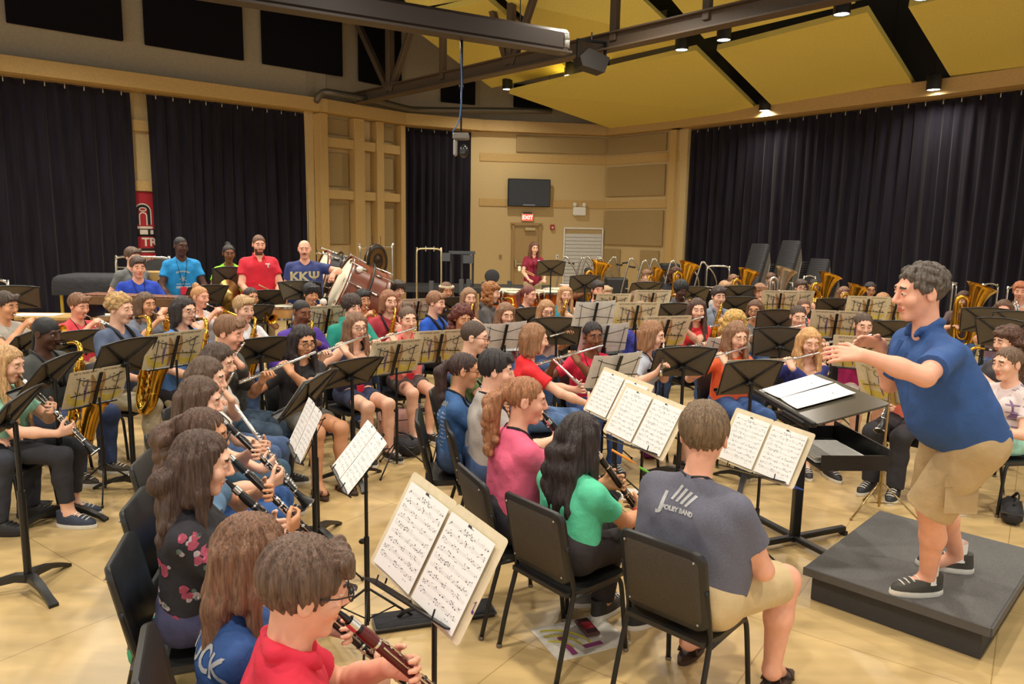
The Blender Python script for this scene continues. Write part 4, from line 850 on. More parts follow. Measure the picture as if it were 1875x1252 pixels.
M, L = seg(SE, SG); trim([((L-.13, .06, CT/2), (.20, .16, CT))], M, None, 'column'); trim([((L+.14, -.2, CT/2), (.12, .30, CT))], M, None, 'column')
def board(p0, p1, a, b, z0, z1, label, y=0., m=None, th=.06, name='acoustic_panel', py=380):
    M, L = seg(p0, p1); t0, t1 = tpx(p0, p1, a, py), tpx(p0, p1, b, py)
    o = link(name, MB().box((0, 0, 0), (abs(t1-t0), th, z1-z0), None, .012).mesh(m or BOARD), None, M @ T((t0+t1)/2, y+th/2+.004, (z0+z1)/2)); return tag(o, label, 'wall panel', 'acoustic wall panels')
for (a, b, n) in ((604, 643, 'wide column'), (701, 726, 'narrow column')):
    for z0, z1, r in ((4.26, 4.64, 'top'), (3.0, 3.82, 'middle'), (1.56 if a < 650 else .5, 2.57, 'bottom')):
        board(SB, SCc, a, b, z0, z1, 'tan fabric acoustic panel, %s of the %s left of the small curtain' % (r, n), -.14)
for z0, z1, r in ((4.25, 4.68, 'high'), (2.95, 3.90, 'mid'), (.3, 2.65, 'low')):
    t0, t1 = tc(664, 684); struct('trim_panel_%s' % r, MB().box(((t0+t1)/2, -.135, (z0+z1)/2), (t1-t0, .02, z1-z0)).mesh(mat((224, 202, 150), .8)), M2)
board(SD, SE, 943, 1104, 4.19, 4.66, 'long tan fabric acoustic panel high above the television')
for z0, z1, r in ((4.19, 4.66, 'topmost'), (3.0, 3.83, 'second from top'), (1.62, 2.60, 'largest, third from top')):
    board(SE, SG, 1111, 1217, z0, z1, 'tan fabric acoustic panel on the angled wall, %s' % r)
board(SE, SG, 1113, 1140, .25, 1.5, 'low narrow tan wall panel beside the white slatted panel'); board(SE, SG, 1178, 1212, .25, 1.5, 'low narrow tan wall panel beside the large black curtain')
for i, (a, b, py) in enumerate(((12, 223, 60), (264, 443, 90), (478, 624, 110), (654, 731, 130))):
    M, L = seg(SL0, SB) if i < 3 else seg(SB, SCc)
    P = (SL0, SB) if i < 3 else (SB, SCc); t0, t1 = tpx(*P, a, py), tpx(*P, b, py)
    o = link('acoustic_panel', MB().box((0, 0, 0), (t1-t0, .08, 1.55), None, .015).mesh(BLKF), None, M @ T((t0+t1)/2, .07, 6.40)); tag(o, ('largest black panel high on the grey wall, over the first curtain', 'second black panel high on the grey wall, over the banner gap', 'third black panel high on the grey wall, over the second curtain', 'fourth black panel high on the grey wall, behind the roof truss')[i], 'wall panel')
for i, (a, b) in enumerate(((806, 868), (940, 1040))):
    P = (SCc, SD) if i == 0 else (SD, SE); M, L = seg(*P); t0, t1 = tpx(*P, a, 170), tpx(*P, b, 170)
    o = link('acoustic_panel', MB().box((0, 0, 0), (t1-t0, .08, .62), None, .015).mesh(BLKF), None, M @ T((t0+t1)/2, .07, 5.72)); tag(o, ('black panel above the small curtain, behind the hanging camera cable', 'black panel above the door wall, below the yellow ceiling panels')[i], 'wall panel')
# curtains
VEL = mat((33, 30, 39), .95, kind='velvet', spec=.1)
def curtain(p0, p1, a, b, pa, pb, label, seed, z0=.03, period=.21, y=-.16, ext=0):
    M, L = seg(p0, p1); t0 = tpx(p0, p1, a, pa); t1 = tpx(p0, p1, b, pb)+ext; r = random.Random(seed); n = int((t1-t0)/period*8); zs = [CT-.03, CT-.16, 3.9, 2.9, 1.8, .8, z0]; xs = np.linspace(t0, t1, n)
    ph = np.cumsum([r.uniform(.45, 1.2) for _ in range(n)])*.80; am = np.array([r.uniform(.5, 1.) for _ in range(n)]); am = np.convolve(am, np.ones(5)/5, 'same'); v = []
    for k, z in enumerate(zs):
        sw = .030+.045*min(1, k/3); dr = np.sin(ph*.07+k*.5)*.03*k/6
        v += [(x+dr[i], y+sw*am[i]*(math.sin(ph[i])+.35*math.sin(ph[i]*2.3+k*.2)), z) for i, x in enumerate(xs)]
    m = len(v); v += [(q[0], q[1]-.012, q[2]) for q in v]
    f = [(i*n+j, (i+1)*n+j, (i+1)*n+j+1, i*n+j+1) for i in range(len(zs)-1) for j in range(n-1)]; f += [tuple(m+q for q in g[::-1]) for g in f]
    root = thing('curtain', label, 'curtain', M); b_ = MB(); b_.add(v, f); link('drape', b_.mesh(VEL, 2), root)
    link('rail', MB().box(((t0+t1)/2, y, CT+.004), (t1-t0+.1, .05, .03)).mesh(mat((150, 120, 70), .5, .3)), root)
    hk = proto('hook', lambda: [('h', MB().tube([(0, 0, .02), (0, .012, 0), (0, .0, -.04)], .006, 5).box((0, .012, -.05), (.018, .006, .06)).mesh(mat((190, 180, 160), .4, .4)), None, None)])[0][1]
    nh = int((t1-t0)/.33)
    for i in range(nh): link('hook', hk, root, T(t0+(i+.5)*(t1-t0)/nh, y+.05, CT-.03))
    return root
curtain(SL0, SB, -260, 248, 300, 300, 'wide black velvet curtain left of the red banner', 1); curtain(SL0, SB, 278, 583, 300, 300, 'black velvet curtain right of the red banner, behind the drummers', 2)
curtain(SCc, SD, 737, 875, 350, 350, 'narrow black velvet curtain beside the wall with the television', 3, y=-.10); curtain(SG, SH0, 1240, 1875, 350, 300, 'very wide black velvet curtain behind the stacked chairs and tubas', 4, ext=11)
# banner behind the curtain gap
M, L = seg(SL0, SB); tb = tpx(SL0, SB, 272, 420); RED = mat((176, 30, 44), .7); WHT = mat((226, 216, 200), .7); BK = mat((30, 24, 26), .7)
ban = thing('banner', 'red banner with tower emblem and white letters in the curtain gap', 'banner', M @ T(tb, -WD+.03, 0)); zb = lambda y: 1.98+(411-y)/1350*16.6
link('cloth', MB().box((.2, 0, (zb(355)+.5)/2), (1.5, .012, zb(355)-.5)).mesh(RED), ban)
em = MB(); k = .0123; cx = .0
def arch(mb, w0, w1, zt, zbm, y):
    o = [(-w0, zbm)]+[(w0*math.cos(t), zt-w0+w0*math.sin(t)) for t in np.linspace(math.pi, 0, 15)]+[(w0, zbm)]; i_ = [(-w1, zbm)]+[(w1*math.cos(t), zt-w0+w1*math.sin(t)) for t in np.linspace(math.pi, 0, 15)]+[(w1, zbm)]
    n = len(o); mb.add([(p[0], y, p[1]) for p in o+i_], [(j, j+1, n+j+1, n+j) for j in range(n-1)])
e1 = MB(); arch(e1, .17, .145, zb(375), zb(412), .012); arch(e1, .085, .06, zb(390), zb(413), .014); e1.box((0, .010, zb(417)), (.36, .012, .05)); e1.box((0, .010, zb(425)), (.16, .012, .10)); e1.box((.16, .010, zb(425)), (.06, .012, .09)); e1.box((-.16, .010, zb(425)), (.06, .012, .09)); e1.tube([(.07*math.cos(t), .014, zb(385.5)+.035*math.sin(t)) for t in np.linspace(0, 6.28, 20)], .012, 5); e1.box((0, .010, zb(459)), (.40, .012, .03)); e1.box((-.08, .010, zb(489)), (.16, .012, .12)); e1.box((.12, .01, zb(489)), (.12, .012, .12)); link('emblem', e1.mesh(WHT), ban)
e2 = MB(); arch(e2, .145, .085, zb(377), zb(412), .009); e2.box((0, .0075, zb(432)), (.44, .01, .30)); e2.box((0, .0075, zb(445)), (.44, .01, .40)); e2.box((0, .0075, zb(489)), (.44, .01, .25)); link('emblem_ground', e2.mesh(BK), ban)
e3 = MB(); e3.box((0.02, .009, zb(443)), (.34, .012, .25)); link('letter_ground', e3.mesh(RED), ban)
link('lettering', text_mesh('TR', .25, .006, WHT, .006), ban, T(.10, .018, zb(443)) @ FLIP); link('lettering', text_mesh('UNIV', .13, .004, WHT), ban, T(.0, .012, zb(475)) @ FLIP)
# door, exit sign, TV, emergency light, whiteboard ...
M4, L4 = seg(SD, SE); t4 = lambda px, py=420: tpx(SD, SE, px, py); zz = lambda y, px=1000: at(px, y, 21.75).z
x0, x1 = t4(939), t4(988); zd = zz(413)
DOORC = mat((178, 148, 98), .6); sg = 1 if M4.to_3x3()[0][0] > 0 else -1
flip = Matrix.Identity(4)
d1 = struct('door_1', MB().box(((x0+x1)/2, .0, zd/2), (abs(x1-x0), .05, zd)).mesh(DOORC), M4)
link('door_frame', MB().box((x0, .02, zd/2), (.07, .10, zd+.06)).box((x1, .02, zd/2), (.07, .10, zd+.06)).box(((x0+x1)/2, .02, zd+.03), (abs(x1-x0)+.14, .10, .08)).mesh(mat((170, 138, 88), .55)), d1)
link('push_bar', MB().box(((x0+x1)/2, .07, 1.02), (abs(x1-x0)-.12, .06, .05), None, .01).box((x0+.09, .06, 1.04), (.07, .07, .22), None, .01).mesh(mat((205, 190, 150), .3, .7)), d1); link('door_closer', MB().box(((x0+x1)/2+.1, .07, zd-.11), (.32, .08, .09), None, .01).mesh(mat((196, 176, 130), .4, .4)), d1)
def onwall(name, label, cat, px, py, parts):
    r = thing(name, label, cat, M4 @ T(t4(px, py), .01, zz(py, px)))
    for n, me, Mx in parts: link(n, me, r, Mx)
    return r
tvw, tvh = 1.24, .78
onwall('television', 'black flat television mounted on the tan wall above the exit sign', 'television', 967, 354, [('bezel', MB().box((0, .14, 0), (tvw, .07, tvh), None, .02).mesh(mat((18, 18, 19), .15)), None), ('screen', MB().box((0, .177, .03), (tvw-.10, .006, tvh-.16)).mesh(mat((38, 38, 40), .25)), None), ('bracket', MB().box((0, .06, 0), (.4, .12, .4)).mesh(BLACKM()), None), ('speaker_bar', MB().box((0, .178, -tvh/2+.05), (.35, .008, .02)).mesh(mat((150, 150, 155), .2, .6)), None)])
onwall('exit_sign', 'lit red EXIT sign above the tan door', 'exit sign', 965, 398, [('housing', MB().box((0, .04, 0), (.34, .06, .22), None, .01).mesh(mat((226, 196, 170), .4)), None), ('face', MB().box((0, .072, -.005), (.31, .006, .18)).mesh(mat((255, 78, 60), .4, emit=1.3)), None), ('lettering', text_mesh('EXIT', .15, .004, mat((255, 225, 205), .4, emit=1.6), .002), T(0, .078, -.01) @ FLIP), ('cap', MB().box((0, .05, .125), (.26, .07, .03)).mesh(BLACKM()), None)])
el = [('housing', MB().box((0, .05, 0), (.38, .10, .24), None, .02).mesh(mat((240, 238, 230), .4)), None)]
for x in (-.14, .14): el.append(('lamp_head', MB().tube([(x, .05, .12), (x, .05, .16)], .02, 8).ball((x, .06, .19), .065, 10, None, (1, .8, 1)).mesh(mat((232, 228, 215), .3), 2), None))
onwall('emergency_light', 'white emergency light with two lamp heads beside the television', 'emergency light', 1060, 387, el)
onwall('fire_alarm', 'small red fire alarm box beside the door frame', 'fire alarm', 1011, 416, [('box', MB().box((0, .03, 0), (.12, .06, .15), None, .01).mesh(mat((170, 30, 34), .4)), None), ('strobe', MB().box((0, .063, -.01), (.06, .012, .06), None, .005).mesh(mat((225, 190, 180), .3)), None)])
onwall('light_switch', 'small white switch plate between door and slatted panel', 'switch', 1020, 470, [('plate', MB().box((0, .008, 0), (.085, .012, .13), None, .004).mesh(mat((238, 236, 228), .4)), None), ('toggle', MB().box((0, .02, 0), (.02, .02, .04)).mesh(BLACK()), None)])
onwall('wall_outlet', 'tan cover plate on the wall beside the narrow curtain', 'outlet', 916, 469, [('plate', MB().box((0, .008, 0), (.085, .012, .12), None, .004).mesh(mat((180, 150, 96), .5)), None), ('socket', MB().box((0, .016, 0), (.03, .008, .07)).mesh(mat((120, 96, 60), .5)), None)])
sb = MB(); ww, wh = abs(t4(1101)-t4(1031)), 1.9
for i in range(17): sb.box((0, .035, .8-.06-i*.105), (ww-.06, .02, .095), None, .004)
onwall('slatted_board', 'white slatted board on the wall right of the door', 'board', 1066, 478, [('slats', sb.mesh(mat((214, 214, 210), .5)), None), ('frame', MB().box((-ww/2, .03, 0), (.04, .05, wh)).box((ww/2, .03, 0), (.04, .05, wh)).box((0, .03, wh/2), (ww, .05, .04)).mesh(mat((242, 240, 234), .5)), None)])
# ceiling clouds
YEL = mat((236, 218, 116), .85, kind='felt'); YED = mat((150, 128, 40), .85, kind='felt')
def hp(px, py, Hh): r = ray(px, py); return CAM+r*(Hh/r.z)
def cloud(pts, label, th=.11):
    P = [hp(*p) for p in pts]; n = (P[1]-P[0]).cross(P[2]-P[0]).normalized(); n = -n if n.z < 0 else n; c = sum(P, Vector())/len(P); r = thing('ceiling_panel', label, 'ceiling panel', T(c))
    L = len(P); v = [p-c for p in P]+[p-c+n*th for p in P]
    o = (P[1]-P[0]).cross(P[2]-P[1]).z > 0
    f = [tuple(range(L)), tuple(range(L, 2*L))]+[(i, (i+1) % L, L+(i+1) % L, L+i) for i in range(L)]
    me = MB().add(v, f).mesh(YEL); bm = bmesh.new(); bm.from_mesh(me); bmesh.ops.recalc_face_normals(bm, faces=bm.faces); bm.to_mesh(me); bm.free()
    link('panel', me, r)
    for i in range(0, L, 2):
        q = v[i]*.7+n*th; link('hanger', MB().tube([q, q+Vector((0, 0, 7.84-(c.z+q.z)))], .006, 5).mesh(BLACKM()), r)
cloud([(1312, 92, 3.6), (1588, 22.5, 3.6), (1684, 174.5, 2.9), (1426.5, 206.5, 2.87)], 'large yellow ceiling panel behind the conductor, nearest the wide curtain')
cloud([(932, 171, 3.35), (1274.5, 92, 3.6), (1396.5, 211, 2.88), (1138, 242, 2.86)], 'long yellow ceiling panel over the angled wall')
cloud([(1663, 13, 3.6), (2000, -70, 3.6), (2050, 125, 2.9), (1757, 168, 2.9)], 'yellow ceiling panel over the far end of the wide curtain')
cloud([(1215, -18, 4.35), (1480, -85, 4.35), (1565.5, 6, 3.75), (1289.5, 71, 3.75)], 'yellow ceiling panel cut by the upper frame above the large panel')
cloud([(925, 0, 4.3), (1172, -5, 4.3), (1258, 77, 3.75), (1059, 122, 3.75)], 'yellow ceiling panel behind the hanging black speaker')
cloud([(736, 37, 4.3), (893, 0, 4.3), (1044, 129.5, 3.75), (900, 161, 3.75)], 'yellow ceiling panel behind the camera pole')
cloud([(485, 0, 4.4), (560, 22, 4.35), (684, 41, 4.3), (716, 27, 4.32), (640, -60, 4.6), (450, -60, 4.6)], 'yellow ceiling panel tip above the grey wall panels')
cloud([(720, -30, 4.9), (900, -90, 4.9), (900, -8, 4.45), (745, 18, 4.45)], 'yellow ceiling panel at the frame top beside the truss posts')
cloud([(1600, -60, 4.3), (1850, -150, 4.3), (1900, -60, 3.75), (1660, -10, 3.75)], 'yellow ceiling panel above the right lamp row at the frame top')
# truss
STEEL = mat((92, 76, 60), .55); tr = thing('roof_truss', 'dark brown steel roof truss crossing below the yellow panels', 'truss', None)
A_, B_ = at(655, 190, 19.0), at(1600, -2, 9.9); A_.z = B_.z = 5.15; dX = (B_-A_).normalized(); B2 = B_+dX*4; n_ = Vector((-dX.y, dX.x, 0))
def beam(p, q, w, h, nm, m=STEEL):
    d = (q-p); Mx = T((p+q)/2) @ frame(d, (0, 0, 1) if abs(d.normalized().z) < .95 else n_); b = MB(); L = d.length
    b.box((0, 0, h/2-.012), (w, L, .024)).box((0, 0, -h/2+.012), (w, L, .024)).box((0, 0, 0), (.02, L, h-.04)) if nm == 'bottom_chord' or nm == 'top_chord' else b.box((0, 0, 0), (w, L, h), None, .01)
    return link(nm, b.mesh(m), tr, Mx)
beam(A_, B2, .26, .27, 'bottom_chord'); beam(A_+Vector((0, 0, 2.2)), B2+Vector((0, 0, 2.2)), .26, .27, 'top_chord')
tt = lambda px: (lambda r: (lambda k: k)((A_.x*r.y-A_.y*r.x)/(dX.y*r.x-dX.x*r.y)))(ray(px, 120))
for px, px2, k in ((714, 714, .16), (712, 668, .13), (716, 757, .13), (811, 811, .13), (935, 935, .14), (930, 893, .12), (938, 985, .12), (1123, 1123, .13), (1290, 1290, .12)):
    p = A_+dX*tt(px); q = A_+dX*tt(px2)+Vector((0, 0, 1.9 if px != px2 else 2.2))
    if px != px2: q = p+((A_+dX*tt(px2))-p)*1.6+Vector((0, 0, 2.2))
    beam(p, q, k, k, 'post' if px == px2 else 'brace')
# projection screen case
scn = thing('screen_case', 'long dark rolled screen case hanging under the truss', 'screen case', None); e0, e1_ = at(1040, 78, 11.0), at(590, -40, 9.3); e1_.z = e0.z; e2_ = e0+(e1_-e0)*1.5
link('case', MB().box((0, 0, 0), (.20, (e2_-e0).length, .30), None, .05).mesh(mat((56, 45, 38), .45)), scn, T((e0+e2_)/2) @ frame(e0-e2_))
link('lip', MB().box((0, 0, -.15), (.24, (e2_-e0).length, .03)).mesh(mat((72, 60, 50), .45)), scn, T((e0+e2_)/2) @ frame(e0-e2_))
for i in range(4): link('tie', MB().tube([(.12*math.cos(t), -.02*i, .165*math.sin(t)) for t in np.linspace(0, 6.28, 18)], .004, 5).mesh(mat((220, 215, 200), .4), 2), scn, T(e0+(e2_-e0).normalized()*.06) @ frame(e0-e2_))
for f_ in (.15, .5, .85): p = e0.lerp(e2_, f_); link('hanger', MB().tube([p, p+Vector((0, 0, 7.84-p.z))], .008, 5).mesh(BLACKM()), scn)
# hanging camera
pc = at(844, 268, 10.3); hc_ = thing('hanging_camera', 'grey pan and tilt camera hanging on a long black pole', 'camera', T(pc)); DG = mat((120, 114, 106), .45)
link('pole', MB().tube([(0, 0, .17), (0, 0, .75)], .012, 8).tube([(0, 0, .73), (0, 0, 1.62)], .02, 8).tube([(-.03, 0, .78), (.03, 0, .78)], .02, 8).mesh(BLACKM(), 2), hc_); link('yoke_base', MB().box((0, 0, .13), (.22, .17, .085), None, .015).mesh(DG), hc_)
link('yoke_arm', MB().box((-.075, 0, -.02), (.055, .10, .22), None, .02).mesh(mat((150, 145, 138), .4)), hc_); link('lens_head', MB().ball((.035, 0, -.06), .085, 14, None, (.75, 1, 1.1)).tube([(.035, -.05, -.09), (.035, -.095, -.11)], .04, 14).mesh(mat((42, 40, 40), .2), 2), hc_)
link('cable', MB().tube([(-.005, -.02, 1.2), (.005, -.03, .8), (-.01, -.03, .42), (-.05, -.03, .28), (-.105, -.02, .2), (-.10, 0, .15)], .009, 6, 4).mesh(mat((70, 110, 170), .5), 2), hc_); link('clamp', MB().tube([(-.05, 0, 1.62), (.05, 0, 1.66)], .03, 8).mesh(CHROME(), 2), hc_)
# hanging speaker under the truss
ps = at(1082, 112, 13.0); sp_ = thing('hanging_speaker', 'black loudspeaker hanging from the truss by a yoke', 'speaker', T(ps) @ Rz(20)); link('cabinet', MB().prism([(-.27, -.02), (-.20, -.15), (.22, -.16), (.27, .10), (-.14, .15)], .30, Rx(90) @ T(0, 0, -.15)).mesh(mat((40, 36, 32), .6)), sp_, Ry(10))
link('yoke', MB().box((-.25, 0, .15), (.03, .06, .36)).box((.26, 0, .15), (.03, .06, .30)).box((0, 0, .32), (.54, .06, .03)).tube([(0, 0, .32), (0, 0, .46)], .015, 8).mesh(BLACKM()), sp_)
for i, (px, py, Y0, ln) in enumerate(((124*.375+560, 100, 16, 0), (1390, 150, 15, .4))): pass
# pipe along the upper wall
pp = MB(); pp.tube([at(578, 186, 18.1), at(590, 170, 18.0), at(612, 170, 18.0), at(690, 184, 19.0), at(740, 197, 19.8), at(775, 201, 20.3), at(900, 202, 20.9), at(1010, 203, 21.2)], .075, 10, 3); tag(link('pipe', pp.mesh(mat((110, 104, 94), .45, .5), 2)), 'grey round pipe along the dark upper wall under the truss', 'pipe')
# downlights
def p_down():
    return [('can', MB().lathe([(0, .30), (.115, .30), (.13, .28), (.13, 0), (.12, 0), (.11, .03), (.0, .06)], 20).mesh(mat((28, 26, 28), .5), 40), None, None), ('lens', MB().lathe([(.118, .012), (.06, .004), (0, .002)], 20).mesh(mat((255, 250, 235), .4, emit=14), 2), None, None), ('stem', MB().tube([(0, 0, .30), (0, 0, 3.0)], .012, 6).mesh(BLACKM()), None, None)]
def lamp(pos, e, size=.24, spread=150, col=(1, .92, .79)):
    l = bpy.data.lights.new('downlight_lamp', 'AREA'); l.shape = 'DISK'; l.size = size; l.energy = e; l.color = col; l.spread = math.radians(spread); o = bpy.data.objects.new('downlight_lamp', l); COL.objects.link(o); o.location = pos; return o
DL = [(728, 37, 3.3, 'beside the truss posts'), (929, 164, 3.55, 'beside the tip of the long yellow panel'), (1043, 139, 3.6, 'below the speaker panel'), (1105, 129, 3.6, 'half hidden by the hanging speaker'), (1248, 92, 3.55, 'at the crossing of the panel gaps'), (1325, 74, 3.5, 'at the corner of the large panel'), (1541, 27, 3.5, 'at the far corner of the large panel'), (1690, -2, 3.5, 'cut by the upper frame'), (1186, 229, 2.95, 'in a can at the end of the narrow gap'), (1400, 203, 2.85, 'in a can beside the wide curtain'), (1709, 165, 2.8, 'in the largest can above the wide curtain')]
E0 = 58
for px, py, Hh, lab in DL:
    p = hp(px, py, Hh); r, _ = spawn('down', p_down, 'ceiling_lamp', 'round white ceiling lamp %s' % lab, 'ceiling lamp', T(p)); _[2].scale.z = max(.1, (7.83-p.z-.3)/2.7); _[2].location.z = .3-.3*_[2].scale.z; lamp(p-Vector((0, 0, .012)), E0*(.45 if Hh < 3 else 1))
for x, y in ((-7, 8.5), (-4.2, 6), (-7, 12.5), (-3.6, 10.5), (-.5, 7.2), (-3.2, 2.4), (-.2, 3.6), (2.6, 5.4), (-.6, .6), (2.7, 1.6), (5.4, 4.2), (5.2, 8), (1.4, 10.6), (-6, 4), (-5.4, 9.6), (-3.0, 11.6), (1.2, 11.4), (-6.6, 11.0)):  # unseen lamps, added overhead to brighten the band and the back wall
    p = Vector((x, y, 5.75)); r, _ = spawn('down', p_down, 'ceiling_lamp', 'round white fill lamp added over the band, beyond the upper frame', 'ceiling lamp', T(p), 'added fill lamps beyond the upper frame'); _[2].scale.z = .66; _[2].location.z = .1; lamp(p-Vector((0, 0, .012)), E0*1.15)
w = bpy.data.worlds.new('world'); SC.world = w; w.use_nodes = True; w.node_tree.nodes['Background'].inputs[0].default_value = (1, .94, .85, 1); w.node_tree.nodes['Background'].inputs[1].default_value = .95
SC.view_settings.view_transform = 'Standard'; SC.view_settings.look = 'None'; SC.view_settings.exposure = 0.18; SC.view_settings.gamma = 1
SC.cycles.max_bounces = 5; SC.cycles.diffuse_bounces = 3; SC.cycles.glossy_bounces = 3; SC.cycles.transmission_bounces = 2; SC.cycles.caustics_reflective = False; SC.cycles.caustics_refractive = False; SC.cycles.sample_clamp_indirect = 4; SC.cycles.use_denoising = True; SC.cycles.use_adaptive_sampling = True; SC.cycles.adaptive_threshold = .03
# ---------------------------------------------------------------- the band
JEANS = (62, 84, 124); KH = (186, 164, 124); DK = (44, 42, 46); BR = (92, 64, 44); DBR = (58, 42, 34); BLK = (30, 26, 26); BLD = (178, 136, 82); LBR = (136, 98, 60); AUB = (104, 46, 32); RDH = (176, 104, 58); GRY = (128, 128, 128)
def tow(px, py, Y, da=0):
    p = at(px, py, Y); return math.degrees(math.atan2(1.9-p.x, 3.5-p.y))+da
def B(pid, px, py, Y, pose, skin, hair, top, legs, desc, da=0, a=None, **k):
    return person(pid, px, py, Y, tow(px, py, Y, da) if a is None else a, pose, skin, hair, top, legs, desc, **k)
LN = ('lanyard',)
# --- back left and percussion
B('P1', 6, 535, 6.9, 'trumpet', 'tan', ('short', (70, 52, 42)), ('tee', (172, 166, 156)), ('pants', JEANS), 'person in grey tee with silver trumpet, cut by the left edge', a=100, w=1.1, hp=12)
B('P2', 141, 538, 7.6, 'trumpet', 'pink', ('short', (132, 88, 52)), ('tee', (214, 66, 78)), ('pants', KH), 'boy in coral red tee playing a silver trumpet', a=112, extras=LN, hp=14, J=lambda s, d: setattr(s, 'instkind', 'silvertrumpet'))
B('P3', 79, 580, 5.6, 'bari', 'dark', ('durag', (24, 23, 26)), ('tee', (62, 64, 62)), ('pants', (44, 58, 92)), 'boy in black durag playing a large saxophone', a=98, w=1.15, hp=12, extras=('strap',), shoe=(70, 60, 50))
B('P4', 215, 538, 6.2, 'tenor', 'fair', ('curly', (196, 156, 102)), ('tee', (84, 96, 122)), ('pants', (190, 176, 146)), 'boy with curly blond hair playing a tenor saxophone', a=100, extras=('strap',))
B('P5', 264, 534, 7.7, 'trumpet', 'tan', ('long', (104, 74, 48)), ('tee', (108, 112, 124)), ('pants', JEANS), 'girl with long brown waves playing a brass trumpet', f=1, a=118)
B('P6', 333, 542, 6.4, 'tenor', 'fair', ('bob', (46, 36, 34)), ('tee', (86, 128, 186), mat((84, 128, 190), .8, kind='heather')), ('pants', DK), 'woman in blue flowered blouse playing a saxophone', f=1, a=112, w=1.15, extras=('strap', 'glasses:(120,90,80)'))
B('P7', 363, 523, 8.3, 'trumpet', 'pink', ('bun', (206, 142, 78)), ('tank', (214, 212, 214)), ('pants', JEANS), 'girl with ginger bun in white top playing trumpet', f=1, a=110, w=1.1)
B('P8', 241, 453, 9.6, 'stand', 'fair', ('short', BR), ('tee', (104, 106, 104)), ('pants', DK), 'boy in grey tee standing behind the blue shirted boy', a=120, extras=LN)
B('P9', 251, 470, 8.8, 'standsticks', 'pink', ('short', (78, 56, 42)), ('tee', (22, 62, 176)), ('shorts', DK), 'boy in shiny royal blue tee standing at the xylophone', a=140, w=1.08, extras=LN)
p10 = B('P10', 330, 432, 9.4, 'standsticks', 'dark', ('buzz', (28, 24, 24)), ('tee', (26, 138, 200)), ('pants', DK), 'tall young man in bright blue printed tee', a=150, extras=('lanyard', 'badge'), hy=-20)
B('P13', 418, 447, 10.2, 'standsticks', 'brown', ('bun', (36, 28, 28)), ('tee', (140, 222, 44)), ('pants', DK), 'girl in lime green tee standing behind a music stand', f=1, a=150, extras=LN)
p14 = B('P14', 473, 430, 9.7, 'standsticks', 'pink', ('crop', (112, 74, 48)), ('polo', (204, 26, 48)), ('pants', KH), 'bearded man in red polo standing with drum sticks', a=150, w=1.2, extras=('beard',))
def j15(s, d):
    s.belly = .03; d['Wr'][-1] = s.M.inverted() @ at(612, 499, 9.35); d['hd'][-1] = ((.3, .5, -.6), (0, -.3, -1)); s.curl = (15, 20, 15)
p15 = B('P15', 557, 438, 9.6, 'stand', 'pink', ('bald', (120, 92, 70)), ('tee', (44, 56, 112)), ('pants', KH), 'man in navy jersey leaning a hand on the bass drum', a=165, w=1.15, extras=('moustache',), J=j15)
B('P16', 458, 525, 8.9, 'trumpet', 'tan', ('pony', DBR), ('tee', (150, 140, 130)), ('pants', JEANS), 'girl with dark tied hair playing trumpet behind the white tee', f=1)
p17 = B('P17', 444, 542, 7.0, 'sax', 'fair', ('short', (186, 144, 88)), ('tee', (224, 224, 226)), ('pants', JEANS), 'blond boy in white printed tee playing alto saxophone', extras=('strap',))
B('P18', 414, 579, 5.4, 'flute', 'pink', ('short', (128, 88, 54)), ('hood', (74, 72, 68)), ('pants', (66, 84, 104)), 'brown haired boy in dark grey jacket with flute', a=95, w=1.05, hp=14)
B('P19', 552, 594, 5.6, 'flute', 'tan', ('longfront', (40, 28, 28)), ('tee', (36, 34, 36)), ('short', (108, 106, 98)), 'girl in black tee and glasses playing flute', f=1, da=15, hp=14, extras=('glasses', 'lanyard', 'badge'), shoe="sandal/(96,60,40)")
B('P20', 550, 547, 7.1, 'sax', 'brown', ('buzz', (30, 24, 24)), ('long', (78, 48, 150)), ('pants', DK), 'boy in purple jacket playing alto saxophone', hp=14, extras=('strap',))
B('P21', 568, 519, 9.0, 'trumpet', 'tan', ('mop', (30, 28, 30)), ('tee', (140, 144, 150)), ('pants', JEANS), 'boy with straight black fringe playing trumpet', hp=12)
B('P22', 643, 540, 7.5, 'sax', 'fair', ('afro', (62, 46, 38)), ('hood', (22, 140, 122)), ('pants', JEANS), 'person with curly dark hair in teal hoodie', w=1.1)
B('P23', 664, 530, 9.0, 'trumpet', 'tan', ('short', BLK), ('tee', (182, 40, 52)), ('pants', JEANS), 'dark haired boy in red tee behind the teal hoodie')
B('P24', 711, 530, 8.1, 'sax', 'fair', ('bob', (156, 98, 58)), ('tee', (170, 48, 62)), ('pants', JEANS), 'person with shoulder length auburn hair in crimson tee', extras=('strap',))
B('P25', 650, 571, 6.4, 'flute', 'fair', ('longfront', (128, 88, 58)), ('tank', (46, 46, 70)), ('short', (50, 58, 86)), 'girl with very long hair and black glasses playing flute', f=1, da=8, extras=('glasses', 'lanyard', 'badge'))
B('P26', 745, 560, 7.0, 'flute', 'fair', ('bun', (104, 78, 56)), ('polo', (244, 134, 124)), ('short', (84, 78, 76)), 'girl in coral pink shirt and shorts playing flute', f=1, sl=2, extras=('lanyard', 'badge'), da=10)
B('P27', 728, 514, 9.9, 'trumpet', 'fair', ('mop', DBR), ('tee', (150, 40, 54)), ('pants', JEANS), 'boy with wavy brown fringe playing trumpet near the gong')
B('P28', 796, 534, 8.3, 'sax', 'fair', ('short', (150, 102, 62)), ('tee', (26, 84, 190)), ('pants', DK), 'boy in blue tee and open white track jacket', a=112, extras=('strap',))
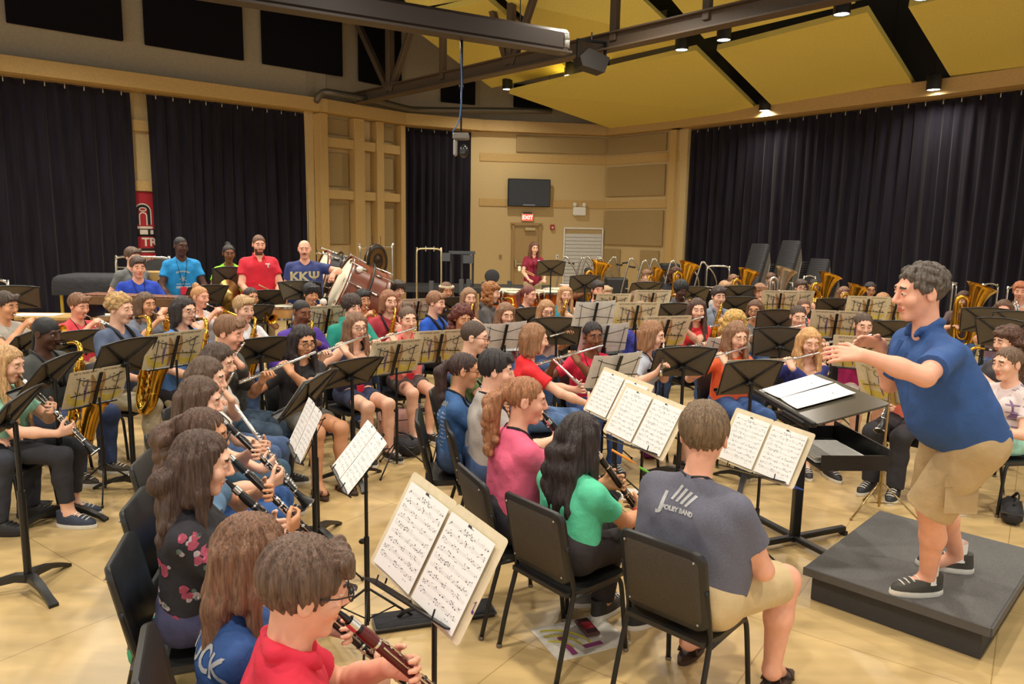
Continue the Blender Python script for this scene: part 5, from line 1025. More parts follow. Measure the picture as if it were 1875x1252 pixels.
B('P29', 817, 516, 10.5, 'trumpet', 'tan', ('long', (112, 76, 50)), ('tee', (70, 66, 70)), ('pants', JEANS), 'girl wearing a crown of cream flowers', f=1, extras=('flowers',))
B('P30', 858, 526, 9.0, 'sax', 'fair', ('longfront', (156, 112, 72)), ('tee', (60, 58, 60)), ('pants', JEANS), 'person with very long straight hair playing saxophone')
B('P31', 845, 559, 7.4, 'flute', 'tan', ('bigcurl', (98, 44, 34)), ('tee', (228, 100, 104)), ('pants', JEANS), 'girl with a mass of auburn curls behind a folder', f=1, hp=16)
B('P32', 897, 518, 9.3, 'sax', 'fair', ('bigcurl', (166, 108, 58)), ('hood', (92, 86, 84)), ('pants', JEANS), 'boy with wavy ginger hair in grey hoodie', a=95)
B('P33', 925, 553, 7.8, 'flute', 'fair', ('longfront', (138, 96, 62)), ('tee', (228, 96, 106)), ('pants', JEANS), 'girl in pink tee peering over white sheet music', f=1, hp=16)
B('P34', 967, 522, 9.7, 'sax', 'pink', ('pony', (122, 56, 44)), ('tank', (128, 128, 130)), ('pants', DK), 'woman with red tied hair in grey tank top', f=1, w=1.15, a=125, extras=('strap',))
B('P35', 1000, 548, 8.3, 'flute', 'fair', ('long', (182, 130, 76)), ('tee', (214, 170, 150)), ('pants', JEANS), 'girl with golden hair and dark glasses behind black stand', f=1, hp=14, extras=('glasses:(60,30,34)',))
B('P36', 1035, 522, 10.1, 'sax', 'fair', ('longfront', (196, 144, 86)), ('tank', (46, 140, 160)), ('pants', DK), 'girl in teal lace top with alto saxophone', f=1, extras=('strap',))
p37 = B('P37', 978, 442, 14.9, 'standsticks', 'fair', ('long', (110, 66, 42)), ('polo', (140, 26, 52)), ('pants', (196, 174, 130)), 'woman in maroon polo standing behind the timpani', f=1, a=165, hp=16, extras=LN, w=.95)
B('P38', 865, 587, 5.5, 'clarinet', 'fair', ('crop', (78, 58, 44)), ('tee', (86, 104, 62)), ('pants', JEANS), 'boy in glasses and olive tee facing right', a=98, extras=('glasses',))
p39 = B('P39', 845, 644, 4.7, 'clarinet', 'tan', ('pony', (66, 44, 38)), ('tee', (58, 98, 150)), ('pants', JEANS), 'girl with long dark ponytail in blue listed tee', f=1, a=84, extras=('glasses:(70,44,40)', 'lanyard'))
B('P40', 904, 642, 4.5, 'clarinet', 'fair', ('short', (44, 36, 36)), ('tee', (168, 160, 154), mat((172, 164, 158), .85, kind='heather')), ('pants', JEANS), 'dark haired boy in oatmeal grey tee', a=80, w=1.05, hy=10, extras=LN)
B('P41', 975, 591, 5.7, 'flute', 'fair', ('bob', (154, 104, 60)), ('tee', (232, 38, 46)), ('pants', (90, 124, 170)), 'girl with blond bob in bright red tee', f=1, a=80, hp=10, extras=('bracelet',), J=lambda s, d: jdown(s, d))
B('P42', 1085, 587, 6.2, 'flute', 'brown', ('pony', (36, 28, 28)), ('tee', (214, 32, 66)), ('pants', (52, 76, 128)), 'girl with braided hair in crimson tee playing flute', f=1, a=165, extras=LN)
B('P43', 1095, 550, 7.8, 'flute', 'tan', ('bob', (48, 36, 34)), ('tee', (60, 60, 64)), ('pants', DK), 'girl with dark bob behind white pages', f=1, a=165, hp=14)
B('P44', 1094, 514, 10.2, 'sax', 'pink', ('short', (52, 38, 34)), ('tee', (44, 54, 60)), ('pants', JEANS), 'bearded boy in dark teal tee', a=165, w=1.15, extras=('beard',))
B('P45', 1077, 488, 14, 'tuba', 'brown', ('buzz', BLK), ('tee', (70, 60, 60)), ('pants', JEANS), 'tuba player hidden behind an amber bell', a=170)
B('P46', 1110, 524, 11.2, 'trumpet', 'fair', ('short', (180, 142, 100)), ('tee', (190, 180, 170)), ('pants', JEANS), 'small blond boy playing a silver horn', a=165, J=lambda s, d: setattr(s, 'instkind', 'silvertrumpet'))
B('P47', 1184, 494, 14, 'euph', 'fair', ('short', (140, 96, 60)), ('tee', (120, 110, 110)), ('pants', JEANS), 'boy behind a brass euphonium below the angled wall', a=165)
B('P48', 1180, 511, 12.4, 'trombone', 'fair', ('short', (124, 86, 56)), ('tee', (90, 86, 84)), ('pants', JEANS), 'boy lifting a trombone in front of the euphonium', a=165, hp=14)
B('P49', 1164, 532, 9.8, 'clarinet', 'fair', ('long', (118, 82, 54)), ('tee', (100, 92, 92)), ('pants', JEANS), 'girl with brown hair and thin glasses', f=1, a=165, extras=('glasses',))
B('P50', 1172, 551, 8.1, 'flute', 'fair', ('long', (160, 116, 72)), ('tee', (78, 86, 196)), ('pants', JEANS), 'girl in violet blue tee with straight hair', f=1, a=150)
B('P51', 1237, 490, 13.8, 'tuba', 'fair', ('bigcurl', (92, 56, 38)), ('long', (44, 46, 52)), ('pants', DK), 'tuba player with long dark curls', a=175, w=1.1)
B('P52', 1247, 514, 10.0, 'trumpet', 'dark', ('afro', (30, 25, 25)), ('hood', (72, 70, 70)), ('pants', DK), 'boy in black headband and grey hoodie playing trumpet', a=170, w=1.2, hp=12, extras=('headband',))
B('P53', 1276, 545, 7.9, 'flute', 'fair', ('longfront', (84, 56, 42)), ('tee', (226, 52, 58)), ('pants', JEANS), 'girl with long dark hair in red tee', f=1, a=165, hy=15)
B('P54', 1316, 524, 9.2, 'sax', 'fair', ('short', (64, 46, 38)), ('polo', (132, 142, 156)), ('pants', KH), 'boy in steel grey polo playing alto saxophone', a=175, extras=LN)
B('P55', 1327, 515, 11.6, 'trumpet', 'fair', ('short', (186, 140, 94)), ('tee', (170, 160, 150)), ('pants', JEANS), 'blond boy behind the steel grey polo', a=175)
B('P56', 1343, 503, 13.6, 'tuba', 'fair', ('short', (142, 96, 62)), ('tee', (110, 104, 104)), ('pants', JEANS), 'boy beside a shiny brass tuba', a=175)
B('P57', 1346, 570, 7.3, 'flute', 'fair', ('bigcurl', (214, 172, 98)), ('tee', (150, 140, 130)), ('pants', JEANS), 'person with bright blond curls behind the orange tee', f=1, a=170)
B('P58', 1348, 588, 6.3, 'flute', 'fair', ('longfront', (142, 98, 62)), ('tee', (244, 104, 58)), ('pants', (58, 88, 140)), 'girl in bright orange tee playing flute', f=1, a=165, hp=16)
B('P59', 1191, 586, 6.1, 'flute', 'fair', ('bob', (156, 106, 62)), ('tee', (172, 176, 186), mat((172, 176, 188), .85, kind='heather')), ('short', (60, 70, 100)), 'girl with straight bob in pale grey tee', f=1, a=112, extras=('lanyard', 'badge'), hp=12)
B('P60', 1392, 520, 11.0, 'trombone', 'pink', ('mop', (158, 106, 66)), ('tee', (70, 174, 202)), ('pants', KH), 'boy in turquoise tee playing trombone', a=190)
B('P61', 1383, 548, 8.8, 'flute', 'tan', ('bob', (112, 74, 48)), ('tee', (130, 130, 132)), ('pants', JEANS), 'person with short brown hair and clear glasses', a=180, hy=30, extras=('glasses',))
B('P62', 1412, 500, 13.8, 'silvertuba', 'fair', ('short', (112, 74, 50)), ('tee', (120, 60, 60)), ('pants', JEANS), 'boy behind a tarnished silver tuba', a=180)
B('P63', 1467, 512, 11.6, 'trombone', 'fair', ('short', (78, 56, 42)), ('tee', (110, 110, 112)), ('pants', JEANS), 'boy with dark glasses behind a folder pair', a=185, extras=('glasses',))
B('P64', 1491, 510, 13.2, 'tuba', 'fair', ('pony', DBR), ('tee', (120, 110, 110)), ('pants', JEANS), 'woman with tied hair beside a large tuba bell', f=1, a=185)
B('P65', 1472, 546, 9.4, 'clarinet', 'pink', ('pony', (118, 78, 52)), ('tee', (240, 140, 124)), ('pants', JEANS), 'girl in salmon top behind the flute row', f=1, a=185)
B('P66', 1462, 558, 8.0, 'flute', 'fair', ('pony', (84, 60, 46)), ('tee', (140, 30, 60)), ('pants', JEANS), 'girl with tied back hair in maroon playing flute', f=1, a=185, hp=12)
B('P67', 1546, 524, 11.2, 'euph', 'fair', ('long', (140, 94, 58)), ('tee', (90, 80, 80)), ('pants', JEANS), 'girl with brown hair holding a euphonium', f=1, a=190)
B('P68', 1594, 516, 11.8, 'trumpet', 'tan', ('long', (44, 32, 32)), ('tee', (70, 30, 50)), ('pants', JEANS), 'girl with black hair and large glasses', f=1, a=190, extras=('glasses',))
B('P69', 1563, 548, 9.5, 'clarinet', 'fair', ('long', (92, 58, 40)), ('tee', (110, 90, 90)), ('pants', JEANS), 'girl with brown hair behind a wire stand', f=1, a=190)
B('P70', 1616, 537, 9.8, 'trombone', 'pink', ('short', (190, 132, 76)), ('tee', (52, 66, 116)), ('pants', KH), 'ginger boy in navy tee with silver instrument', a=200, extras=('glasses',), hy=20)
B('P71', 1582, 571, 7.0, 'flute', 'fair', ('pony', (92, 70, 54)), ('tee', (162, 22, 88)), ('short', (190, 180, 170)), 'girl in magenta tee playing flute beside the baton hand', f=1, a=190, hp=12)
B('P72', 1653, 553, 9.2, 'trumpet', 'pink', ('short', (86, 58, 44)), ('tee', (110, 110, 116)), ('pants', JEANS), 'boy half hidden behind the conductor', a=195)
B('P73', 1482, 599, 6.3, 'flute', 'fair', ('longfront', (214, 158, 88)), ('off', (44, 52, 122)), ('short', (70, 70, 110)), 'blond girl in navy off shoulder top playing flute', f=1, a=180, hp=14)
B('P74', 1766, 532, 10.4, 'tuba', 'fair', ('bob', (92, 58, 38)), ('tee', (100, 80, 80)), ('pants', JEANS), 'woman with brown hair behind a tuba, right of conductor', f=1, a=205)
B('P75', 1870, 516, 9.9, 'horn', 'pink', ('short', (196, 112, 58)), ('tee', (206, 206, 204)), ('pants', KH), 'red haired boy with french horn at the right edge', a=215)
B('P76', 1840, 548, 8.6, 'trumpet', 'pink', ('long', (112, 74, 50)), ('tee', (150, 120, 130)), ('pants', JEANS), 'girl with silver trumpet at the right edge', f=1, a=215, J=lambda s, d: setattr(s, 'instkind', 'silvertrumpet'))
B('P77', 1850, 599, 6.2, 'sax', 'fair', ('bigcurl', (92, 62, 46)), ('tee', (70, 66, 70)), ('pants', DK), 'curly haired person behind the conductor back', a=262)
B('P78', 1853, 634, 5.3, 'lap', 'fair', ('braid', (112, 84, 60)), ('tee', (222, 206, 204)), ('short', (160, 216, 204)), 'girl with braid in pale plaid shirt', f=1, a=258, extras=('plaid',))
B('P79', 1672, 606, 5.75, 'clarinet', 'fair', ('long', (112, 78, 52)), ('tee', (246, 122, 96), mat((246, 122, 96), .8, kind='heather')), ('pants', (46, 44, 48)), 'girl in coral top and black trousers behind the gold stand', f=1, a=225, shoe=(38, 38, 40))
# --- left column, facing right
B('P11', 4, 632, 4.7, 'clarinet', 'fair', ('longfront', (196, 150, 92)), ('tee', (150, 206, 180)), ('capri', (42, 42, 48)), 'blond girl in mint top and black leggings at the left edge', f=1, a=88, hp=16, shoe=(50, 58, 78))
B('P12', -100, 660, 4.6, 'lap', 'fair', ('short', BR), ('tee', (70, 90, 140)), ('pants', (50, 52, 62)), 'person in dark jeans and black shoes, legs at the left edge', a=86, shoe="dark/(34,32,32)", ztop=1.27)
B('P81', 392, 627, 4.8, 'flute', 'fair', ('long', (76, 56, 44)), ('tee', (200, 196, 190)), ('pants', (70, 92, 130)), 'brown haired girl looking down, farthest in the left column', f=1, a=92, hp=20)
B('P82', 372, 653, 4.25, 'flute', 'fair', ('long', (92, 68, 50)), ('tee', (226, 222, 214)), ('pants', (72, 104, 128)), 'girl in white tee with silver flute pointing down', f=1, a=86, hp=12, extras=('lanyard',), J=lambda s, d: jdown(s, d))
B('P83', 358, 689, 3.72, 'clarinet', 'fair', ('long', (88, 64, 46)), ('tee', (120, 130, 140)), ('pants', (58, 98, 160)), 'girl with straight brown hair and blue jeans playing clarinet', f=1, a=80, hp=14)
B('P84', 362, 745, 3.15, 'clarinet', 'tan', ('ponycurl', (92, 64, 48)), ('tee', (90, 120, 150)), ('shorts', (92, 120, 160)), 'girl with frizzy tied hair and thin glasses', f=1, a=78, hp=14, extras=('glasses:(60,60,64)',))
p85 = B('P85', 358, 788, 2.66, 'clarinet', 'fair', ('longwave', (78, 54, 42)), ('three', (34, 32, 38)), ('short', (60, 60, 90)), 'girl in black rose print blouse with very long hair', f=1, a=74, hp=12)
p86 = B('P86', 446, 942, 2.03, 'clarinet', 'fair', ('long', (124, 84, 56)), ('tee', (38, 74, 132)), ('short', (60, 60, 90)), 'girl in blue lettered tee with straight light brown hair', f=1, a=68, hp=16)
B('P87', 543, 994, 1.72, 'clarinet', 'pink', ('mop', (104, 76, 58)), ('polo', (214, 40, 66)), ('shorts', (150, 130, 100)), 'boy in red polo playing a dark red clarinet', a=66, hp=12, extras=('glasses:(40,34,32)',), J=lambda s, d: setattr(s, 'instkind', 'redclarinet'))
# --- right column
p88 = B('P88', 958, 688, 3.65, 'clarinet', 'pink', ('ponycurl', (164, 104, 58)), ('three', (226, 98, 130)), ('pants', (44, 42, 50)), 'girl in pink long top with wavy ginger ponytail', f=1, a=66, hy=22, w=1.0, extras=LN, shoe=(120, 116, 116))
B('P89', 1060, 755, 3.32, 'clarinet', 'tan', ('longwave', (50, 38, 36)), ('tee', (92, 204, 160)), ('pants', (46, 40, 42)), 'girl in mint green tee with long black hair', f=1, a=50, hy=2, extras=('bracelet',))
def j90(s, d):
    d['kn'][1] = Vector((.24, .41, .485)); d['an'][1] = Vector((.24, .34, .085)); d['kn'][-1] = Vector((-.18, .44, .485)); d['an'][-1] = Vector((-.14, .28, .085)); s.belly = .02
p90 = B('P90', 1289, 738, 2.95, 'lap', 'pink', ('short', (118, 92, 62)), ('tee', (98, 98, 112), mat((98, 98, 112), .85, kind='heather')), ('shorts', (206, 182, 138)), 'broad boy in heather grey tee seen from behind', a=44, hy=-20, w=1.30, hs=1.13, extras=LN, shoe="sandal/(70,48,36)", J=j90)
# --- conductor on the podium
PZ = .19
def jc(s, d):
    I = s.M.inverted(); s.belly = .03
    d['Wr'][-1] = I @ at(1580, 650, 3.06); d['hd'][-1] = ((.12, 1, .03), (.75, 0, -.65)); d['pole'][-1] = Vector((-1, -.2, -.55))
    d['Wr'][1] = I @ at(1612, 628, 3.62); d['hd'][1] = ((-.1, 1, .12), (-.8, 0, -.6)); d['pole'][1] = Vector((.5, -.2, -1)); s.curl = (12, 18, 12)
    a0 = I @ atz(1698, 1058, PZ+.085); a1 = I @ atz(1752, 1018, PZ+.085); d['an'][-1] = Vector((a0.x, a0.y, .085)); d['an'][1] = Vector((a1.x, a1.y, .085)); s.shoeyaw = {-1: 4, 1: -22}
    for x in (-1, 1): d['hip'][x].y -= .085; d['hip'][x].x *= 1.1; k = (d['hip'][x]+d['an'][x])/2; d['kn'][x] = k+Vector((0, .10, .03))
p91 = person('P91', 1697, 482, 3.36, 271, 'conduct', 'pink', ('shortcurl', (92, 80, 68)), ('polo', (46, 82, 140)), ('cargo', (186, 160, 118)), 'conductor in blue polo and khaki cargo shorts on the podium', shoe=(66, 64, 58), w=1.18, hp=8, ztop=at(1697, 482, 3.36).z-PZ, lean=.15, J=jc, seat=PZ, hs=1.06, chair=False, sl=.66)
# ---------------------------------------------------------------- stands, folders and everything else
def ST(kind, px, py, Y, who, da=0, tilt=None, fold=None, label=None, **k):
    a = (BYID[who].a+180 if isinstance(who, str) else who)+da; ds = short(BYID[who].desc, 10) if isinstance(who, str) else None
    lab = label or ('%s music stand before the %s' % ('black solid' if kind == 's' else 'black wire', ds))
    r, M = stand(kind, px, py, Y, a, tilt if tilt is not None else (40 if kind == 's' else 24), lab, **k); dz = -.142 if kind == 's' else -.108
    fl = 'on the stand before the %s' % short(ds, 8) if ds else 'on the '+short(lab, 10)
    if fold == 'f': folder(M, 'open printed folder '+fl, True, dz=dz)
    elif fold == 's': sheets(M, 'white music pages '+fl, dz=dz)
    elif fold == 'w': folder(M, 'open cream folder with music '+fl, False, dz=dz)
    elif fold: folder(M, 'open printed folder '+fl, True, dz=dz, **fold)
    return r, M
W, S_ = 'w', 's'
ST(S_, 20, 546, 7.4, 'P9', da=10, label='black solid music stand at the left edge before the big curtain', fold=None)
ST(S_, 40, 634, 6.0, 'P1', da=-15); ST(S_, 132, 630, 6.6, 'P2', da=12, fold='s'); ST(S_, 90, 686, 4.75, 'P3', da=-12, tilt=40, foot_turn=50)
ST(S_, 14, 762, 3.75, 'P12', da=-10, tilt=38, foot_turn=10); ST(S_, 226, 656, 5.35, 'P4', da=8, tilt=30); ST(W, 176, 718, 5.2, 'P11', da=28, fold='f', scale=.95)
ST(W, 318, 650, 5.75, 'P6', fold='f', da=10); ST(S_, 376, 541, 8.9, 'P8', da=10); ST(S_, 487, 549, 9.3, 'P14', fold='s'); ST(S_, 418, 510, 9.8, 330, label='black solid music stand turned to the girl in lime green', tilt=24, width=.8)
ST(S_, 551, 533, 9.1, 'P15', da=10); ST(S_, 458, 578, 8.5, 'P16'); ST(S_, 474, 644, 6.0, 'P20', da=5); ST(W, 598, 592, 7.7, 'P21', fold='f')
ST(S_, 640, 684, 5.6, 'P19', da=-4, tilt=40, fold='s', foot_turn=40); ST(W, 722, 664, 5.9, 'P25', fold='f', foot_turn=0); ST(W, 803, 644, 6.2, 'P26', fold='f'); ST(W, 922, 624, 6.6, 'P33', fold='s'); ST(W, 763, 572, 8.5, 'P27', fold='f', scale=.85)
ST(S_, 1018, 608, 7.5, 'P35', da=12, tilt=22); ST(S_, 964, 585, 8.8, 'P34', da=25, tilt=28); ST(S_, 829, 562, 9.3, 'P29', da=5); ST(S_, 1008, 492, 13.2, 350, label='black solid music stand of the woman by the timpani', tilt=28)
ST(S_, 1070, 521, 12.0, 'P45', tilt=22); ST(W, 1088, 582, 7.4, 'P44', fold='s'); ST(W, 1106, 628, 6.3, 'P43', fold='s'); ST(W, 1125, 688, 5.3, 'P42', fold='s', da=-12, tilt=25)
ST(W, 1215, 616, 6.6, 'P53', fold='f', da=-5); ST(W, 1163, 586, 7.7, 'P50', fold='f', da=20); ST(W, 1120, 564, 9.6, 'P46', fold='f'); ST(W, 1192, 558, 9.4, 'P49', fold='f', da=5); ST(S_, 1180, 531, 11.3, 'P48')
ST(S_, 1249, 664, 5.8, 'P59', da=58, tilt=34, foot_turn=60); ST(S_, 1372, 693, 5.7, 'P58', tilt=24, fold='w'); ST(S_, 1428, 629, 7.0, 'P61', da=12, tilt=20); ST(S_, 1425, 591, 8.4, 'P66', tilt=24); ST(S_, 1346, 560, 9.7, 'P55', label='black solid music stand behind the steel grey polo'); ST(S_, 1233, 577, 9.3, 'P52', tilt=24, fold='f')
ST(S_, 1352, 538, 11.0, 'P55'); ST(S_, 1270, 538, 12.4, 'P51', fold='s'); ST(W, 1330, 649, 6.8, 'P57', fold='s'); ST(W, 1427, 558, 9.9, 'P60', fold='f'); ST(W, 1455, 557, 10.2, 'P63', fold='f', da=-8); ST(S_, 1530, 563, 9.9, 'P67', da=5)
ST(W, 1528, 602, 7.5, 'P66', fold='f', da=8); ST(W, 1586, 571, 8.9, 'P69', fold='f'); ST(W, 1637, 574, 9.0, 'P70', fold='f', da=-10); ST(S_, 1641, 608, 7.8, 'P72'); ST(W, 1580, 656, 6.2, 'P71', fold='f', da=15)
ST(S_, 1805, 588, 8.4, 'P74', tilt=22); ST(S_, 1868, 597, 7.8, 'P76', tilt=22); ST(S_, 1838, 612, 7.2, 'P77', da=-25, tilt=22)
GOLD = mat((176, 152, 104), .3, .9, 'metal')
ST(W, 1634, 712, 5.1, 'P79', da=10, fold='f', metal=GOLD, label='gold wire music stand before the girl in coral and black', foot_turn=50, scale=1.06)
# stands whose music faces the camera
M = ST(W, 780, 1034, 2.08, 'P87', da=-20, tilt=26, foot_turn=40)[1]; folder(M, 'cream folder of music, the nearest one, before the clarinets', False, dz=-.11, roll=-9); fo = SC.objects.get('music_folder') if 0 else [o for o in SC.objects if o.get('label', '').startswith('cream folder of music, the nearest')][0]; PUR = mat((110, 50, 130), .5); nb = MB().tube([(-.2355, .0015, .10), (-.2355, .0015, .13), (-.229, .0015, .122)], .0012, 5).lathe([(.005, 0), (.005, .0008), (0, .0008)], 12, T(-.238, .0008, .10) @ Rx(-90)); link('note_mark', nb.mesh(PUR), fo)
M = ST(W, 657, 848, 3.35, 'P85', da=-6, tilt=40, foot_turn=75)[1]; sheets(M, 'two white music pages on the thin stand in mid floor', ((-.108, .0, 0), (.108, -.0, 0)), dz=-.11)
M = ST(W, 562, 797, 3.95, 'P83', da=-14, tilt=26, foot_turn=30)[1]; sheets(M, 'white music pages on a thin stand seen nearly edge on', ((-.108, .0, 0), (.108, -.0, 0)), dz=-.11)
M = ST(S_, 566, 722, 4.45, 'P82', da=12, tilt=36, foot_turn=25)[1]; sheets(M, 'white music pages on the dark stand seen edge on', ((-.11, 0, 0), (.11, 0, 0)))
M = ST(W, 1171, 783, 4.0, 'P89', da=2, tilt=28, foot_turn=10)[1]; folder(M, 'cream folder of music beside the dark haired girl in mint', False, dz=-.11, roll=-7)
M = ST(W, 1124, 742, 4.55, 'P88', da=-10, tilt=28, foot_turn=60, label='black wire music stand before the pink top, partly covered')[1]; folder(M, 'cream folder of music half hidden behind another folder', False, dz=-.11, roll=-5)
M = ST(W, 1389, 832, 3.95, 'P90', da=2, tilt=26, foot_turn=30)[1]; folder(M, 'cream folder of music right of the broad boy', False, dz=-.11, roll=-7)
for q, (c, px, py, Y, ang) in enumerate((((240, 150, 40), 1142, 836, 3.93, 25), ((110, 210, 60), 1193, 868, 3.93, 25), ((40, 80, 190), 1445, 888, 3.86, 14))):
    p = at(px, py, Y); tag(link('highlighter' if q < 2 else 'pen', MB().tube([(-.075, 0, 0), (.045, 0, 0), (.047, 0, 0), (.075, 0, 0)], [.007, .007, .005, .004], 8).mesh(mat(c, .4), 40), None, T(p) @ Rz(-18) @ Ry(ang)), ('orange highlighter along the folder edge', 'green highlighter along the folder edge', 'blue pen under the folder right of the broad boy')[q], 'pen')
# conductor's podium and desk
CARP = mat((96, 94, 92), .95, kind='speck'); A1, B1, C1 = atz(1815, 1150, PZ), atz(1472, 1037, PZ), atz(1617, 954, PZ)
u = (B1-A1).normalized(); v = Vector((-u.y, u.x, 0)); v = v if v.dot(C1-B1) > 0 else -v; lu = (B1-A1).length; lv = max(1.2, (C1-B1).dot(v)); ctr = A1+u*lu/2+v*lv/2
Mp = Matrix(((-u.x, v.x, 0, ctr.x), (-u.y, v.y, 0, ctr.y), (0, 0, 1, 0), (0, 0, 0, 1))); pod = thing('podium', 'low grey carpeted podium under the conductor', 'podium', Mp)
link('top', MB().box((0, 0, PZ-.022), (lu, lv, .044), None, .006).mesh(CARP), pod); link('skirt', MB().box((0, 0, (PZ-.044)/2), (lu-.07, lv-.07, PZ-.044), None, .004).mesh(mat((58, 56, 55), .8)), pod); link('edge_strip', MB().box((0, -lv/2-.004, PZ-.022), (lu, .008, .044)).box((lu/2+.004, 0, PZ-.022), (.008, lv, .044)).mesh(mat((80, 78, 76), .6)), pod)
cs = thing('conductor_stand', 'large black conductor stand with desk and shelf beside the podium', 'music stand', T(1.90, 4.47, 0) @ Rz(-87)); zc = .985
GL = mat((74, 68, 58), .25); link('desk', MB().prism(rrect(.88, .44, .03, 3), .012, Rx(16)).mesh(GL, 30), cs, T(0, 0, zc)); link('ledge', MB().box((0, -.222, -.055), (.88, .03, .03), None, .004).box((.20, -.20, -.075), (.30, .09, .04), None, .01).mesh(BLACKM()), cs, T(0, 0, zc))
link('shelf', MB().box((.06, 0, 0), (.66, .40, .008)).box((.06, .20, .06), (.66, .008, .12)).box((-.27, 0, .04), (.008, .40, .09)).box((.39, 0, .04), (.008, .40, .09)).mesh(BLACKM()), cs, T(0, .06, zc-.33))
link('pole', MB().box((0, .0, zc/2-.02), (.055, .055, zc-.08), None, .006).box((0, 0, zc-.07), (.24, .2, .03)).mesh(BLACKM()), cs, T(-.08, -.04, 0))
for i in range(4): link('leg', MB().box((0, .21, .045), (.045, .44, .035), None, .006).box((0, .425, .014), (.05, .03, .028)).mesh(mat((36, 36, 36), .4, .3)), cs, T(-.08, -.04, 0) @ Rz(20+90*i))
Mt = cs.matrix_basis @ T(0, 0, zc) @ Rx(16)
for nm, lab, Mx, n in (('score', 'open conductor score lying on the large black desk', T(-.12, -.01, .016), 2),):
    sc_ = thing(nm, lab, 'sheet music', Mt @ Mx); me = proto('bigsheet', lambda: [('p', sheet_mesh(.27, .36, page_mat(), .006), None, None)])[0][1]
    for i in (-1, 1): link('page', me, sc_, T(i*.138, -.18, .004) @ Rz(-i*2) @ Rx(-90) @ Matrix.Diagonal((1, -1, 1, 1)))
stk = thing('paper_stack', 'stack of white papers on the shelf under the conductor desk', 'papers', cs.matrix_basis @ T(.12, .03, zc-.322)); r_ = random.Random(4)
for i in range(7): link('paper', MB().box((r_.uniform(-.015, .015), r_.uniform(-.015, .015), .004+i*.006), (.36, .28, .004)).mesh(mat((228, 226, 220), .6)), stk, Rz(r_.uniform(-4, 4)))
# ---------------- percussion and the far side
WOODR = mat((122, 62, 36), .35, kind='wood'); SKINH = mat((232, 222, 196), .5)
def bass_drum(px, py, Y, d, r, depth, label, shell, frame_=True):
    p = at(px, py, Y); F_ = frame(Vector(d), (0, 0, 1)); root = thing('bass_drum', label, 'drum', T(p) @ F_ @ Rx(-90))   # lathe axis +z -> direction d
    n = 40; h = depth/2
    link('shell', MB().lathe([(r, -h), (r, h)], n).mesh(shell, 2), root); link('drum_head', MB().lathe([(0, -h-.012), (r-.01, -h-.012), (r, -h)], n).mesh(SKINH, 60), root); link('drum_head', MB().lathe([(r, h), (r-.01, h+.012), (0, h+.012)], n).mesh(SKINH, 60), root)
    for z in (-h-.005, h+.005): link('hoop', MB().lathe([(r+.004, z-.025), (r+.022, z-.025), (r+.022, z+.025), (r+.004, z+.025)], n).mesh(WOODR, 40), root); link('hoop_strip', MB().lathe([(r+.023, z-.008), (r+.026, z), (r+.023, z+.008)], n).mesh(CHROME(), 2), root)
    lug = proto('lug', lambda: [('l', MB().box((0, 0, 0), (.035, .03, .09), None, .01).tube([(0, .012, .045), (0, .016, .20)], .006, 6).box((0, .015, .2), (.05, .03, .02)).mesh(CHROME(), 40), None, None)])[0][1]
    for i in range(10):
        for e in (1, -1): link('lug', lug, root, Rz(36*i) @ T(0, r+.012, e*h*.42) @ (Rx(180) @ Rz(180) if e < 0 else Matrix.Identity(4)))
    s_ = MB(); I = (T(p) @ F_ @ Rx(-90)).inverted(); 
    for x in (-.5, .5):
        a_ = Vector((p.x+x, p.y+.1, .03)); s_.tube([I @ a_, I @ Vector((p.x+x*.9, p.y, p.z*.55)), I @ Vector((p.x+x*.75, p.y, p.z))], .018, 8, 4); s_.tube([I @ Vector((p.x+x, p.y-.35, .03)), I @ Vector((p.x+x, p.y+.4, .03))], .018, 8)
    link('stand_frame', s_.mesh(BLACKM(), 2), root)
    link('ring_frame', MB().tube([(math.cos(t)*(r+.05), math.sin(t)*(r+.05), .02) for t in np.linspace(0, 6.2832, 32)], .014, 8).mesh(BLACKM(), 2), root); return root
bass_drum(651, 545, 9.75, (.80, .32, -.42), .46, .50, 'large tilted bass drum with reddish wood shell', WOODR); bass_drum(609, 512, 10.5, (.85, .40, -.28), .36, .34, 'smaller bass drum with pale head behind the large drum', mat((50, 46, 44), .4))
for i, (a_, b_, r) in enumerate((((658, 494, 9.45), (700, 512, 9.7), .045), ((592, 553, 8.9), (562, 536, 9.1), .045))):
    a3, b3 = at(*a_), at(*b_); m_ = thing('mallet', ('white headed bass drum mallet lying across the drum', 'white headed mallet beside the boy with black fringe')[i], 'mallet', T(a3)); link('head', MB().ball((0, 0, 0), r, 12).mesh(mat((232, 226, 214), .9, kind='felt'), 2), m_); link('stick', MB().tube([(0, 0, 0), b3-a3], .009, 8).mesh(mat((206, 160, 96), .4), 2), m_)
